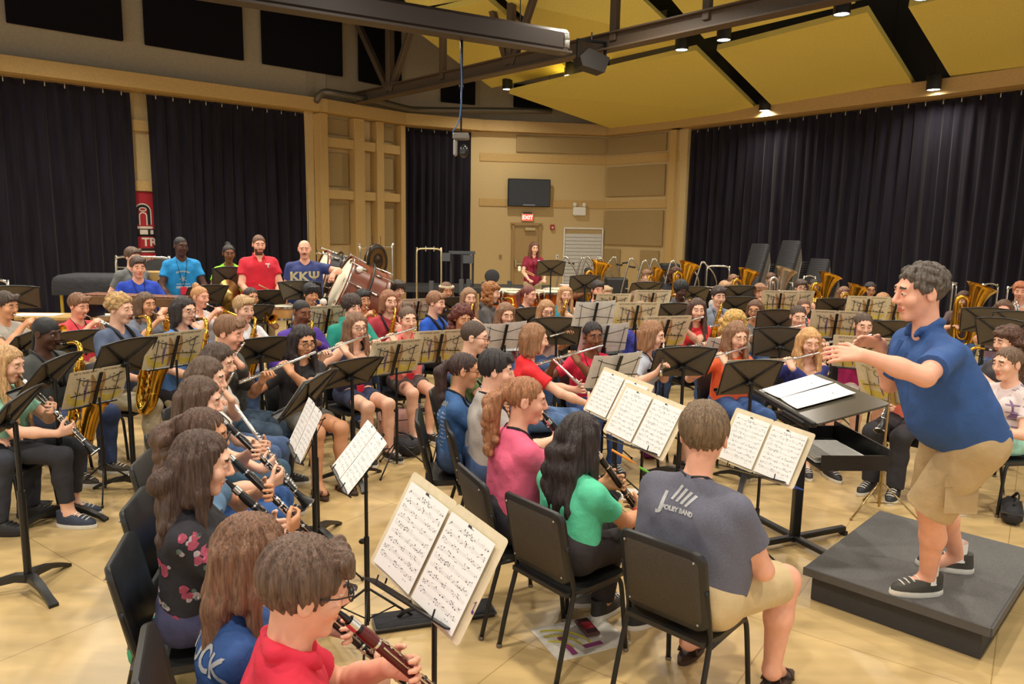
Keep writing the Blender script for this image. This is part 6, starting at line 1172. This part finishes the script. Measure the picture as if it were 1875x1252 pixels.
# gong
pg = at(690, 478, 11.6); gg = thing('gong', 'bronze gong with dark rim hanging in a tall frame', 'gong', T(pg) @ Rz(62)); gr = .27
link('disc', MB().lathe([(0, .05), (.05, .05), (.07, .028), (gr*.72, .022), (gr*.97, .01), (gr, -.03), (gr*.97, -.035), (gr*.9, .0), (0, .02)], 36, Rx(90)).mesh(mat((150, 112, 66), .35, .8, 'metal'), 40), gg); link('rim', MB().lathe([(gr*.74, .0255), (gr*.96, .0135), (gr*1.005, -.02), (gr*1.005, -.036), (gr*.96, -.036)], 36, Rx(90)).mesh(mat((40, 34, 30), .4, .5), 60), gg); link('centre', MB().lathe([(0, .053), (.052, .052), (.075, .030), (.12, .027)], 30, Rx(90)).mesh(mat((60, 46, 34), .4, .6), 2), gg)
link('cord', MB().tube([(-.10, 0, gr*.9), (-.10, 0, gr+.12)], .004, 5).tube([(.10, 0, gr*.9), (.10, 0, gr+.12)], .004, 5).mesh(BLACK()), gg)
gs = thing('gong_stand', 'thin chrome tube frame that holds the gong', 'stand', T(pg.x, pg.y, 0) @ Rz(62)); zt_ = at(690, 453, 11.6).z
link('frame', MB().tube([(-.40, 0, .03), (-.40, 0, zt_-.06), (-.36, 0, zt_), (.36, 0, zt_), (.40, 0, zt_-.06), (.40, 0, .03)], .014, 8, 3).mesh(CHROME(), 2), gs)
for x in (-.4, .4): link('foot', MB().tube([(x, -.28, .02), (x, .28, .02)], .016, 8).mesh(CHROME(), 2), gs)
def rack(px0, px1, py, Y, label, m=None, r=.018, z1=None, depth=.0, bars=(), name='tube_rack', da=0):
    a_, b_ = at(px0, py, Y), at(px1, py, Y+da); L = (b_-a_).length; d = (b_-a_); d.z = 0; zt = a_.z; root = thing(name, label, 'rack', T(Vector((a_.x, a_.y, 0))) @ Rz(math.degrees(math.atan2(d.y, d.x))))
    mm = m or CHROME(); link('frame', MB().tube([(0, 0, .04), (0, 0, zt-.10), (.02, 0, zt-.03), (.09, 0, zt), (L-.09, 0, zt), (L-.02, 0, zt-.03), (L, 0, zt-.10), (L, 0, .04)], r, 8, 3).mesh(mm, 2), root)
    for z in bars: link('cross_bar', MB().tube([(0, 0, z), (L, 0, z)], r*.8, 8).mesh(mm, 2), root)
    for x in (0, L): link('foot', MB().tube([(x, -.3, .03), (x, .3, .03)], r, 8).mesh(mm, 2), root)
    return root
rack(212, 310, 470, 10.6, 'tall chrome tube rack behind the percussion boys', bars=(1.36,)); r1 = rack(763, 808, 455, 14.5, 'chrome chime rack before the narrow curtain', mat((196, 180, 140), .3, .8, 'metal'))
for x in (.18, .34): link('hook', MB().tube([(x, 0, at(763, 455, 14.5).z+.05), (x, 0, at(763, 455, 14.5).z-.05)], .012, 6).mesh(CHROME()), r1)
# covered keyboard, xylophone, cymbal case, long table
p = at(182, 520, 11.2); tb_ = thing('covered_keyboard', 'long percussion keyboard under a black cloth cover', 'instrument', T(p.x, p.y, 0) @ Rz(8)); zt = at(196, 508, 11.2).z
cv = MB(); n = 24; P = rrect(1.05, .75, .06, 4); cv.add([(x*k, y*k, z) for k, z in ((1.02, zt-.24), (1.01, zt-.06), (.97, zt+.01), (.86, zt+.05), (.0, zt+.07)) for x, y in P], [(i*len(P)+j, i*len(P)+(j+1) % len(P), (i+1)*len(P)+(j+1) % len(P), (i+1)*len(P)+j) for i in range(4) for j in range(len(P))]); link('cover', cv.mesh(mat((40, 40, 44), .8, kind='cloth'), 2), tb_)
for x in (-.44, .44): link('leg', MB().box((x, -.25, (zt-.2)/2), (.035, .03, zt-.2)).box((x, .25, (zt-.2)/2), (.035, .03, zt-.2)).box((x, 0, .3), (.02, .5, .04)).mesh(mat((200, 170, 50), .4, .3)), tb_)
link('resonators', MB().prism([(-.15, 0), (.36, 0), (.36, -.10), (-.15, -.34)], .03, Rx(90) @ T(0, 0, zt-.25)).mesh(mat((196, 160, 60), .4, .5)), tb_)
p = at(252, 541, 8.35); xy = thing('xylophone', 'wooden keyboard percussion before the royal blue tee', 'instrument', T(p.x, p.y, 0) @ Rz(-10)); zt = p.z
for i in range(22): link('tone_bar', MB().box((-.62+i*.058, .0, zt), (.045, .30-.004*i, .018), None, .004).mesh(mat((120, 74, 48), .4)), xy)
link('rail', MB().box((0, -.2, zt-.05), (1.34, .03, .09)).box((0, .2, zt-.05), (1.34, .03, .09)).mesh(mat((110, 78, 44), .5, kind='wood')), xy); link('stand_legs', MB().box((-.6, 0, zt/2-.05), (.04, .36, zt-.12)).box((.6, 0, zt/2-.05), (.04, .36, zt-.12)).mesh(BLACKM()), xy)
p = at(300, 522, 10.0); cz = thing('cymbal_case', 'tan cymbal case panel with black lettering behind the drummers', 'case', T(p.x, p.y, 0) @ Rz(6)); zt = at(300, 495, 10.0).z
link('body', MB().box((0, 0, zt/2), (.60, .25, zt), None, .02).mesh(mat((190, 152, 90), .6)), cz); link('lettering', text_mesh('Zildjian', .20, .006, BLACK(), .004), cz, T(-.02, -.13, zt-.20) @ Rx(90)); link('emblem', MB().lathe([(0, .004), (.13, .004), (.13, 0)], 24, T(.18, -.128, zt-.52) @ Rx(90)).mesh(BLACK()), cz); link('lid', MB().lathe([(.30, -.10), (.30, .10)], 24, T(0, .02, zt-.02) @ Rx(90) @ Matrix.Diagonal((1, .6, 1, 1))).lathe([(0, .10), (.30, .10)], 24, T(0, .02, zt-.02) @ Rx(90) @ Matrix.Diagonal((1, .6, 1, 1))).mesh(mat((70, 68, 66), .7)), cz)
p = at(150, 580, 8.6); lt = thing('long_table', 'long narrow wooden table at the back of the trumpets', 'table', T(p.x, p.y, 0) @ Rz(4)); zt = p.z
link('top', MB().box((0, 0, zt), (2.3, .45, .04), None, .006).mesh(mat((176, 140, 78), .5, kind='wood')), lt)
for x in (-1.05, 1.05): link('leg', MB().box((x, 0, zt/2), (.05, .36, zt-.04)).mesh(mat((120, 92, 56), .5)), lt)
for i, (x, w_) in enumerate(((-.5, .5), (.35, .7))): tag(link('paper', MB().box((0, 0, .002), (w_, .25, .003)).mesh(mat((232, 230, 224), .6)), None, lt.matrix_basis @ T(x, 0, zt+.0205)), ('white paper sheet lying on the long wooden table, shorter one', 'white paper sheet lying on the long wooden table, longer one')[i], 'paper')
p = at(165, 566, 10.0); tag(link('bench', MB().box((0, 0, 0), (2.6, .4, .16), None, .01).box((-1.2, 0, -.3), (.1, .36, .6)).box((1.2, 0, -.3), (.1, .36, .6)).mesh(mat((112, 74, 48), .5, kind='wood')), None, T(p.x, p.y, .62)), 'brown wooden bench below the big curtain', 'bench')
# drums: snare by the red polo, cymbal
p = at(525, 548, 9.0); dr = thing('snare_drum', 'snare drum with wooden shell beside the red polo', 'drum', T(p.x, p.y, p.z-.12)); link('shell', MB().lathe([(.17, -.12), (.17, .03)], 24).mesh(mat((190, 140, 80), .4, kind='wood'), 2), dr); link('drum_head', MB().lathe([(.175, .03), (.172, .036), (0, .036)], 24).mesh(SKINH, 50), dr); link('hoop', MB().lathe([(.175, .02), (.182, .02), (.182, .045), (.175, .045)], 24).lathe([(.175, -.12), (.182, -.12), (.182, -.095), (.175, -.095)], 24).mesh(CHROME(), 50), dr); link('stand', MB().tube([(0, 0, -.12), (0, 0, -.4)], .012, 6).tube([(0, 0, -.4), (.22, 0, -(p.z-.13))], .01, 6).tube([(0, 0, -.4), (-.13, .18, -(p.z-.13))], .01, 6).tube([(0, 0, -.4), (-.13, -.18, -(p.z-.13))], .01, 6).mesh(CHROME(), 2), dr)
p = at(421, 540, 9.3); cy = thing('cymbal', 'bronze cymbal standing on edge beside the lime tee', 'cymbal', T(p) @ Rz(70) @ Rx(78)); link('plate', MB().lathe([(0, .03), (.04, .028), (.06, .012), (.20, 0), (.06, .008), (0, .02)], 28).mesh(mat((170, 140, 80), .3, .9, 'metal'), 2), cy); link('stand_tube', MB().tube([(0, 0, .0), (0, -.05, -.04)], .01, 6).mesh(CHROME()), cy)
for i, (a_, b_) in enumerate((((507, 533, 9.35), (518, 528, 9.2)), ((497, 533, 9.35), (487, 528, 9.2)))): a3, b3 = at(*a_), at(*b_); tag(link('drum_stick', MB().tube([a3-(b3-a3)*.3, b3+(b3-a3)*1.2], .008, 8).mesh(mat((206, 170, 110), .4), 2)), 'pale wooden drum stick in the hands of the red polo man', 'drum stick', 'drum sticks of the red polo man')
# timpani
COP = mat((176, 92, 52), .25, 1., 'metal')
def p_timp():
    out = [('bowl', MB().lathe([(.36, .78), (.355, .66), (.32, .50), (.24, .38), (.12, .32), (0, .31)][::-1], 30).mesh(COP, 2), None, None), ('drum_head', MB().lathe([(.37, .80), (.36, .806), (0, .806)], 30).mesh(mat((236, 226, 200), .5), 50), None, None), ('hoop', MB().lathe([(.36, .775), (.385, .775), (.385, .81), (.37, .812)], 30).mesh(CHROME(), 40), None, None)]
    for i in range(6): out.append(('strut', MB().tube([(.385, 0, .80), (.39, 0, .60), (.30, 0, .28), (.20, 0, .12)], .014, 6, 3).box((.39, 0, .79), (.03, .04, .05)).mesh(CHROME(), 2), None, Rz(60*i+15)))
    return out+[('base', MB().lathe([(0, .14), (.22, .12), (.26, .06), (.26, .02), (0, .02)], 24).mesh(BLACKM(), 40), None, None)]
for i, (px, py, Y) in enumerate(((925, 560, 14.0), (958, 566, 13.5), (1004, 566, 13.8), (1030, 548, 14.4))):
    p = at(px, py, Y); spawn('timp', p_timp, 'timpani', 'copper timpani, %s before the woman in maroon' % ('leftmost, partly behind the ginger hair', 'second from the left', 'third from the left', 'rear one at the right')[i], 'drum', T(p.x, p.y, 0) @ Matrix.Diagonal((1, 1, 1.08, 1)), 'four timpani')
for i in (0, 1): a3 = at(951, 490+4*i, 14.2); b3 = at(968, 498+3*i, 14.2); m_ = thing('mallet', 'white headed timpani mallet held by the woman in maroon', 'mallet', T(a3), 'two timpani mallets'); link('head', MB().ball((0, 0, 0), .03, 10).mesh(mat((236, 228, 210), .9), 2), m_); link('stick', MB().tube([(0, 0, 0), (b3-a3)*1.6], .007, 6).mesh(mat((200, 160, 100), .5)), m_)
# dark risers and rail before the narrow curtain, round stool back
RIS = mat((44, 46, 50), .6); p = at(830, 545, 16.2); z1 = at(830, 531, 16.2).z
rs = thing('riser', 'black stage riser unit before the narrow curtain', 'riser', T(p.x-.1, p.y+.6, 0)); link('deck', MB().box((0, 0, max(.3, z1)), (4.6, 1.3, .12), None, .01).mesh(RIS), rs)
for x in (-2.1, -.7, .7, 2.1): link('leg', MB().box((x, -.5, max(.3, z1)/2), (.06, .06, max(.3, z1))).box((x, .5, max(.3, z1)/2), (.06, .06, max(.3, z1))).mesh(BLACKM()), rs)
for i, (px, py) in enumerate(((790, 514), (845, 511), (858, 511), (886, 516), (933, 514))): q = at(px, py+6, 15.6); link('post_socket', MB().box((q.x-(p.x-.1), q.y-(p.y+.6), q.z-.10), (.10, .10, .34), None, .01).mesh(mat((70, 72, 76), .5)), rs)
a_, b_ = at(826, 462, 16.6), at(866, 462, 16.6); rl = thing('guard_rail', 'black riser guard rail standing before the narrow curtain', 'rail', T(a_.x, a_.y, 0)); L = (b_-a_).length; zr = a_.z
for x in (0, L*.5, L): link('post', MB().box((x, 0, zr/2+.3), (.05, .05, zr-.6)).mesh(RIS), rl)
link('top_bar', MB().box((L/2, 0, zr), (L+.1, .07, .07)).box((-.12, -.1, zr-.1), (.22, .14, .18)).box((L-.1, -.1, zr-.14), (.22, .14, .18)).mesh(mat((78, 82, 88), .5)), rl)
p = at(901, 506, 13.8); st = thing('drum_stool', 'round black backrest of a stool behind the timpani', 'stool', T(p.x, p.y, 0)); link('backrest', MB().ball((0, 0, p.z), .14, 14, None, (1, .35, .95)).mesh(mat((38, 38, 44), .8, kind='cloth'), 2), st); link('seat', MB().lathe([(0, .68), (.17, .67), (.18, .62), (.15, .60), (0, .60)], 20).mesh(mat((38, 38, 44), .8), 2), st); link('stem', MB().tube([(0, .03, p.z), (0, .08, .9), (0, .05, .66)], .012, 6).tube([(0, 0, .6), (0, 0, .1)], .02, 8).mesh(CHROME()), st)
for i in range(3): link('leg', MB().tube([(0, 0, .25), (0, .25, .02)], .012, 6).mesh(CHROME()), st, Rz(120*i))
# tube chair racks (silver bent tubes) at the back right
def bent(px, py, Y, w, h, label, yaw=0, n=2):
    p = at(px, py, Y); root = thing('tuba_rest', label, 'stand', T(p.x, p.y, 0) @ Rz(yaw)); zt = p.z
    for i in range(n): x = i*w/max(1, n-1)-w/2; link('tube', MB().tube([(x-.28, 0, .03), (x-.26, 0, .3), (x-.05, 0, zt-.08), (x, 0, zt), (x+.07, 0, zt-.02), (x+.34, 0, zt-h), (x+.36, 0, .03)], .020, 8, 4).mesh(CHROME(), 2), root)
    link('grip', MB().tube([(-w/2-.18, 0, zt-.12), (-w/2-.32, 0, zt-.10)], .02, 8).mesh(BLACKM(), 2), root); link('cross_bar', MB().tube([(-w/2-.1, 0, zt*.55), (w/2+.25, 0, zt*.55)], .014, 8).mesh(CHROME()), root)
bent(1054, 472, 17.0, .5, .5, 'chrome bent tube instrument rest before the white slatted board'); bent(1082, 474, 17.2, .4, .5, 'chrome bent tube instrument rest behind the amber bell'); bent(1112, 472, 17.4, .35, .5, 'chrome bent tube instrument rest right of the amber bell', 180)
bent(1176, 476, 16.2, .5, .6, 'chrome bent tube rest over the brass euphonium'); bent(1205, 480, 15.8, .6, .75, 'chrome bent tube rest behind the boy with the trombone', 0); bent(1270, 481, 16.5, .4, .4, 'chrome bent tube rest behind the curly tuba player')
rack(1295, 1336, 487, 15.2, 'chrome tube rack beside the wide curtain', bars=(.9,)); rack(1800, 1828, 519, 12.5, 'chrome tube rack right of the conductor head'); rack(1745, 1752, 518, 13.4, 'chrome tube rack touching the conductor hair', name='tube_rack'); rack(1846, 1868, 524, 12.0, 'chrome tube rack beside the red haired boy'); rack(1427, 1452, 516, 15.0, 'chrome tube rack before the tall chair stack'); rack(1472, 1494, 505, 14.8, 'chrome tube rack behind the large tuba bell'); rack(-30, 14, 512, 9.5, 'chrome tube rack at the left edge before the curtain')
# stacked folded stands and black cases at the back
for i, (px, py, w_, h_, Y, lab) in enumerate(((1226, 482, .45, .7, 17.6, 'dark pile of cases at the wide curtain edge'), (1128, 508, .5, .6, 16.4, 'dark instrument case behind the amber tuba'), (1356, 512, .7, .6, 15.6, 'black case under the unused stands'))):
    p = at(px, py, Y); k = thing('case', lab, 'case', T(p.x, p.y, 0)); link('body', MB().box((0, 0, p.z/2), (w_, .35, p.z), None, .04).mesh(mat((34, 34, 36), .6)), k); link('lid_seam', MB().box((0, 0, p.z*.6), (w_+.01, .36, .012)).mesh(CHROME()), k); link('handle', MB().tube([(-.06, -.18, p.z*.55), (-.05, -.21, p.z*.55), (.05, -.21, p.z*.55), (.06, -.18, p.z*.55)], .01, 6).mesh(BLACK()), k)
# stacked chairs: each chair one mesh
def p_stackchair():
    parts = p_chair(); b = MB()
    for n, me, par, pm in parts:
        if n in ('glide', 'rivets', 'back_panel'): continue
        Mx = pm or Matrix.Identity(4); b.mi = 1 if n in ('leg', 'stretcher') else 0; b.add([Mx @ v.co for v in me.vertices], [tuple(p.vertices) for p in me.polygons])
    return b.mesh([mat((50, 50, 52), .38), mat((132, 128, 122), .35, .5)], 50)
SCM = p_stackchair()
for px, ytop, n, Y, lab, yaw in ((1396, 443, 22, 15.6, 'black chair nested in the left stack before the wide curtain', 62), (1452, 437, 23, 15.3, 'black chair nested in the tallest middle stack', 62), (1507, 470, 16, 15.0, 'black chair nested in the short right stack', 62)):
    p = at(px, ytop, Y); step = (p.z-.84)/n
    for i in range(n): o = link('stacked_chair', SCM, None, T(p.x-.014*(n-i)*math.sin(math.radians(yaw))*0+.010*(i-n/2), p.y, i*step) @ Rz(308)); tag(o, lab, 'chair', lab.replace('black chair nested', 'chairs nested'))
# small things on the floor
CLO = mat((38, 38, 42), .8, kind='cloth')
def bag(px, py, z, size, label, m, yaw=0, name='bag', strap=True, bev=.04):
    p = atz(px, py, 0); r = thing(name, label, name.replace('_', ' '), T(p.x, p.y, 0) @ Rz(yaw)); link('body', MB().box((0, 0, size[2]/2), size, None, bev).mesh(m, 60), r)
    if strap: link('strap', MB().tube([(-size[0]*.3, 0, size[2]), (-size[0]*.2, -.03, size[2]+.05), (size[0]*.2, -.03, size[2]+.05), (size[0]*.3, 0, size[2])], .010, 6, 4, flat=.4).mesh(BLACK(), 2), r)
    link('zip', MB().box((0, 0, size[2]*.7), (size[0]+.004, size[1]+.004, .006)).mesh(mat((80, 78, 76), .4, .5)), r)
bag(795, 1132, 0, (.62, .16, .035), 'flat black stand bag on the floor by the tripod', CLO, 18, 'stand_bag', True, .012); bag(1850, 950, 0, (.34, .13, .13), 'black instrument case with strap by the podium', CLO, 58, 'instrument_case')
bag(742, 830, 0, (.30, .22, .14), 'black pouch on the floor under the very long hair girl', CLO, -30, 'pouch'); bag(722, 805, 0, (.30, .18, .30), 'pale pink backpack under the flute player in coral', mat((206, 160, 150), .8, kind='cloth'), 20, 'backpack'); bag(1190, 838, 0, (.18, .12, .14), 'small purple bag under the grey tee girl', mat((130, 40, 120), .6, kind='cloth'), 10, 'purse'); bag(70, 928, 0, (.16, .08, .04), 'small dark cloth pouch beside the dark jeans', CLO, 5, 'cloth_pouch', False, .015)
def leaflet(px, py, w_, h_, yaw, label):
    p = atz(px, py, 0); r = thing('leaflet', label, 'leaflet', T(p.x, p.y, .003) @ Rz(yaw)); link('paper', MB().box((0, 0, 0), (w_, h_, .004)).mesh(mat((226, 220, 206), .5)), r); b = MB()
    for k, c in ((.10, .9), (.075, .7), (.05, .5)): b.tube([(-w_*.45+math.cos(t)*k*2, -h_*.3+math.sin(t)*k*2, .003) for t in np.linspace(.1, 1.5, 10)], .008, 5, flat=.2)
    link('print', b.mesh(mat((196, 186, 60), .5)), r); link('print', MB().box((-.1, -.05, .003), (.03, .16, .002)).box((.02, -.09, .003), (.10, .03, .002)).mesh(mat((150, 70, 120), .5)), r); return r
leaflet(1062, 1166, .40, .30, 25, 'printed leaflet on the floor under the mint girl chair'); pk = atz(1075, 1152, .008); ph_ = thing('pocket_pack', 'small dark pack lying on the leaflet', 'pack', T(pk.x, pk.y, .008) @ Rz(20)); link('body', MB().box((0, 0, .012), (.075, .15, .022), None, .006).mesh(mat((90, 60, 60), .3)), ph_); link('label_patch', MB().box((0, 0, .024), (.05, .06, .002)).mesh(mat((170, 50, 60), .4)), ph_)
leaflet(1150, 905, .35, .26, -10, 'printed leaflet on the floor beside the mint girl')
wb = atz(948, 1012, 0); bt = thing('water_bottle', 'clear plastic bottle on the floor behind the pink top chair', 'bottle', T(wb.x, wb.y, .035) @ Rz(30) @ Ry(90)); CLR = mat((200, 205, 210), .1); link('body', MB().lathe([(0, -.10), (.032, -.10), (.033, .05), (.02, .08), (.013, .09), (.013, .10)], 16).mesh(CLR, 2), bt); link('cap', MB().lathe([(.015, .098), (.015, .115), (0, .115)], 12).mesh(mat((236, 236, 236), .4), 40), bt)
ts = atz(296, 1235, 0); tn = thing('plush_bag', 'teal and white printed bag between the left chairs', 'bag', T(ts.x, ts.y, 0) @ Rz(30)); link('body', MB().ball((0, 0, .14), .13, 12, None, (1, .5, 1.1)).mesh(mat((40, 160, 120), .6, kind='cloth'), 2), tn); link('patch', MB().ball((-.0, -.05, .17), .07, 10, None, (1, .45, 1)).mesh(mat((226, 224, 216), .6), 2), tn)
# clothing details
def back_text(s, txt, size, loc, rot, m, sx=1., garment=None, bold=.002):
    g = garment or s.shirt; me = text_mesh(txt, size, .0005, m, bold, sx); me.transform(T(loc) @ rot); link('lettering', surf(s, g, me, rot), s.o)
CREAM = mat((236, 222, 172), .7); BK_ = Rz(180) @ Rx(90)
front = Rz(180) @ Rx(90); back = Rx(90)
back_text(p15, 'KK\u03a8', .15, (0, .45, p15.nk.z-.20), front, CREAM, 1.15, None, .006)
back_text(p86, 'KENTUCKY', .10, (0, -.45, p86.nk.z-.10), back, mat((214, 214, 214), .7)); back_text(p17, 'BEO', .09, (0, .45, p17.nk.z-.20), front, mat((70, 150, 200), .7), 1, None, .006)
back_text(p90, 'FOLEY BAND', .024, (.0, -.5, p90.nk.z-.105), back, mat((226, 226, 226), .7), 1, None, .0015); back_text(p90, 'J', .085, (-.075, -.5, p90.nk.z-.085), back, mat((226, 226, 226), .7), 1.1, None, .003)
cl = MB()
for i in range(4): cl.prism([(-.035+.022*i, -.025-.004*i), (-.024+.022*i, -.028-.004*i), (.006+.022*i, .030-.009*i), (-.006+.022*i, .034-.009*i)], .001)
me = cl.mesh(mat((226, 226, 226), .7)); me.transform(T(-.01, -.5, p90.nk.z-.045) @ back); link('claw_print', surf(p90, p90.shirt, me, back), p90.o)
back_text(p39, 'BAND 2018', .045, (0, -.45, p39.nk.z-.06), back, mat((214, 216, 210), .7), 1, None, .0015)
nl = MB()
for c in range(4):
    for i in range(9): nl.box((-.12+.08*c, -.02-i*.026, 0), (.055-.012*((i+c) % 3), .008, .0005))
me = nl.mesh(mat((190, 202, 214), .7)); me.transform(T(0, -.45, p39.nk.z-.09) @ back); link('name_print', surf(p39, p39.shirt, me, back), p39.o)
pr10 = MB(); pr10.prism([(.09*math.cos(t), .05+.035*math.sin(t)) for t in np.linspace(.4, 2.74, 9)]+[(.075*math.cos(t), .035+.03*math.sin(t)) for t in np.linspace(2.74, .4, 9)], .0005); pr10.prism([(.05*math.cos(t)*(1 if i % 2 else .4), -.02+.05*math.sin(t)*(1 if i % 2 else .4)) for i, t in enumerate(np.linspace(0, 6.28, 11)[:-1])], .0005); pr10.box((0, -.085, 0), (.16, .012, .0005)).box((0, -.125, 0), (.17, .03, .0005)); me = pr10.mesh(mat((206, 222, 232), .7)); me.transform(T(0, .45, p10.nk.z-.24) @ front); link('shirt_print', surf(p10, p10.shirt, me, front), p10.o)
back_text(p14, 'T', .07, (-.09, .45, p14.nk.z-.12), front, mat((236, 232, 226), .7), 1.2, None, .004); back_text(p37, 'T', .06, (-.08, .45, p37.nk.z-.12), front, mat((236, 232, 226), .7), 1.2, None, .004)
# roses on the black blouse
ro = random.Random(9); fl = {c: MB() for c in ('rose', 'pale', 'leaf')}
def disc(mb, x, z, r, n=8): mb.prism([(x+r*math.cos(t)*(1+.15*math.cos(3*t)), z+r*math.sin(t)) for t in np.linspace(0, 6.28, n+1)[:-1]], .0004)
for cx, cz in ((.09, -.10), (.02, -.24), (.10, -.30), (-.08, -.16), (-.05, -.34), (.13, -.2), (-.13, -.26), (.04, -.05)):
    for _ in range(6): disc(fl['leaf' if _ % 3 == 0 else 'pale'], cx+ro.uniform(-.035, .035), cz+ro.uniform(-.04, .04), ro.uniform(.008, .014))
    for _ in range(3): disc(fl['rose'], cx+ro.uniform(-.022, .022), cz+ro.uniform(-.022, .022), ro.uniform(.012, .018))
for c, col in (('rose', (206, 96, 120)), ('pale', (216, 200, 204)), ('leaf', (120, 140, 128))):
    me = fl[c].mesh(mat(col, .7)); rs85 = Rz(80) @ Rx(90); me.transform(T(.5, -.06, p85.nk.z-.03) @ rs85); link('rose_print', surf(p85, p85.shirt, me, rs85, .002+.001*(c == 'rose')), p85.o)
# belt line, pocket, plaid
pk = MB(); 
pq = p91; wlk = pq.hip[-1].lerp(pq.kn[-1], .62)
bpk = MB().box((0, 0, 0), (.15, .008, .16), None, .006).box((0, .006, .07), (.165, .008, .05), None, .006); bpk.v = [tuple(v) for v in bpk.v]
me = bpk.mesh(mat((178, 152, 110), .85, kind='cloth')); Ml = T(wlk+Vector((-.112, .0, -.02))) @ Rz(90) @ Rx(4); link('cargo_pocket', me, pq.o, Ml)
pd_ = MB()
for x in np.linspace(-.18, .18, 7): pd_.box((x, -.2, 0), (.012, .42, .0005))
for z in np.linspace(-.40, -.02, 8): pd_.box((0, z, 0), (.40, .010, .0005))
me = pd_.mesh(mat((150, 120, 160), .8)); 
s78 = BYID['P78']; side = Rz(-90) @ Rx(90); me.transform(T(-.45, 0, s78.nk.z) @ side); link('plaid_stripes', surf(s78, s78.shirt, me, side), s78.o)
# empty chairs seen in the picture

for x in (-1, 1):
    a_ = p91.an[x]; link('sock', MB().tube([a_+Vector((0, -.004, -.02)), a_+Vector((0, -.004, .03)), a_+Vector((0, -.003, .085))], [.046, .044, .045], 14, cap=False).mesh(mat((236, 234, 230), .8, kind='cloth'), 2), p91.o)
b = MB(); b.tube([p91.Nk_ if hasattr(p91, 'Nk_') else p91.nk+Vector((0, .10, -.06)), p91.nk+Vector((0, .135, -.14))], .012, 6, flat=.3); link('placket', b.mesh(mat((40, 72, 126), .8)), p91.o)
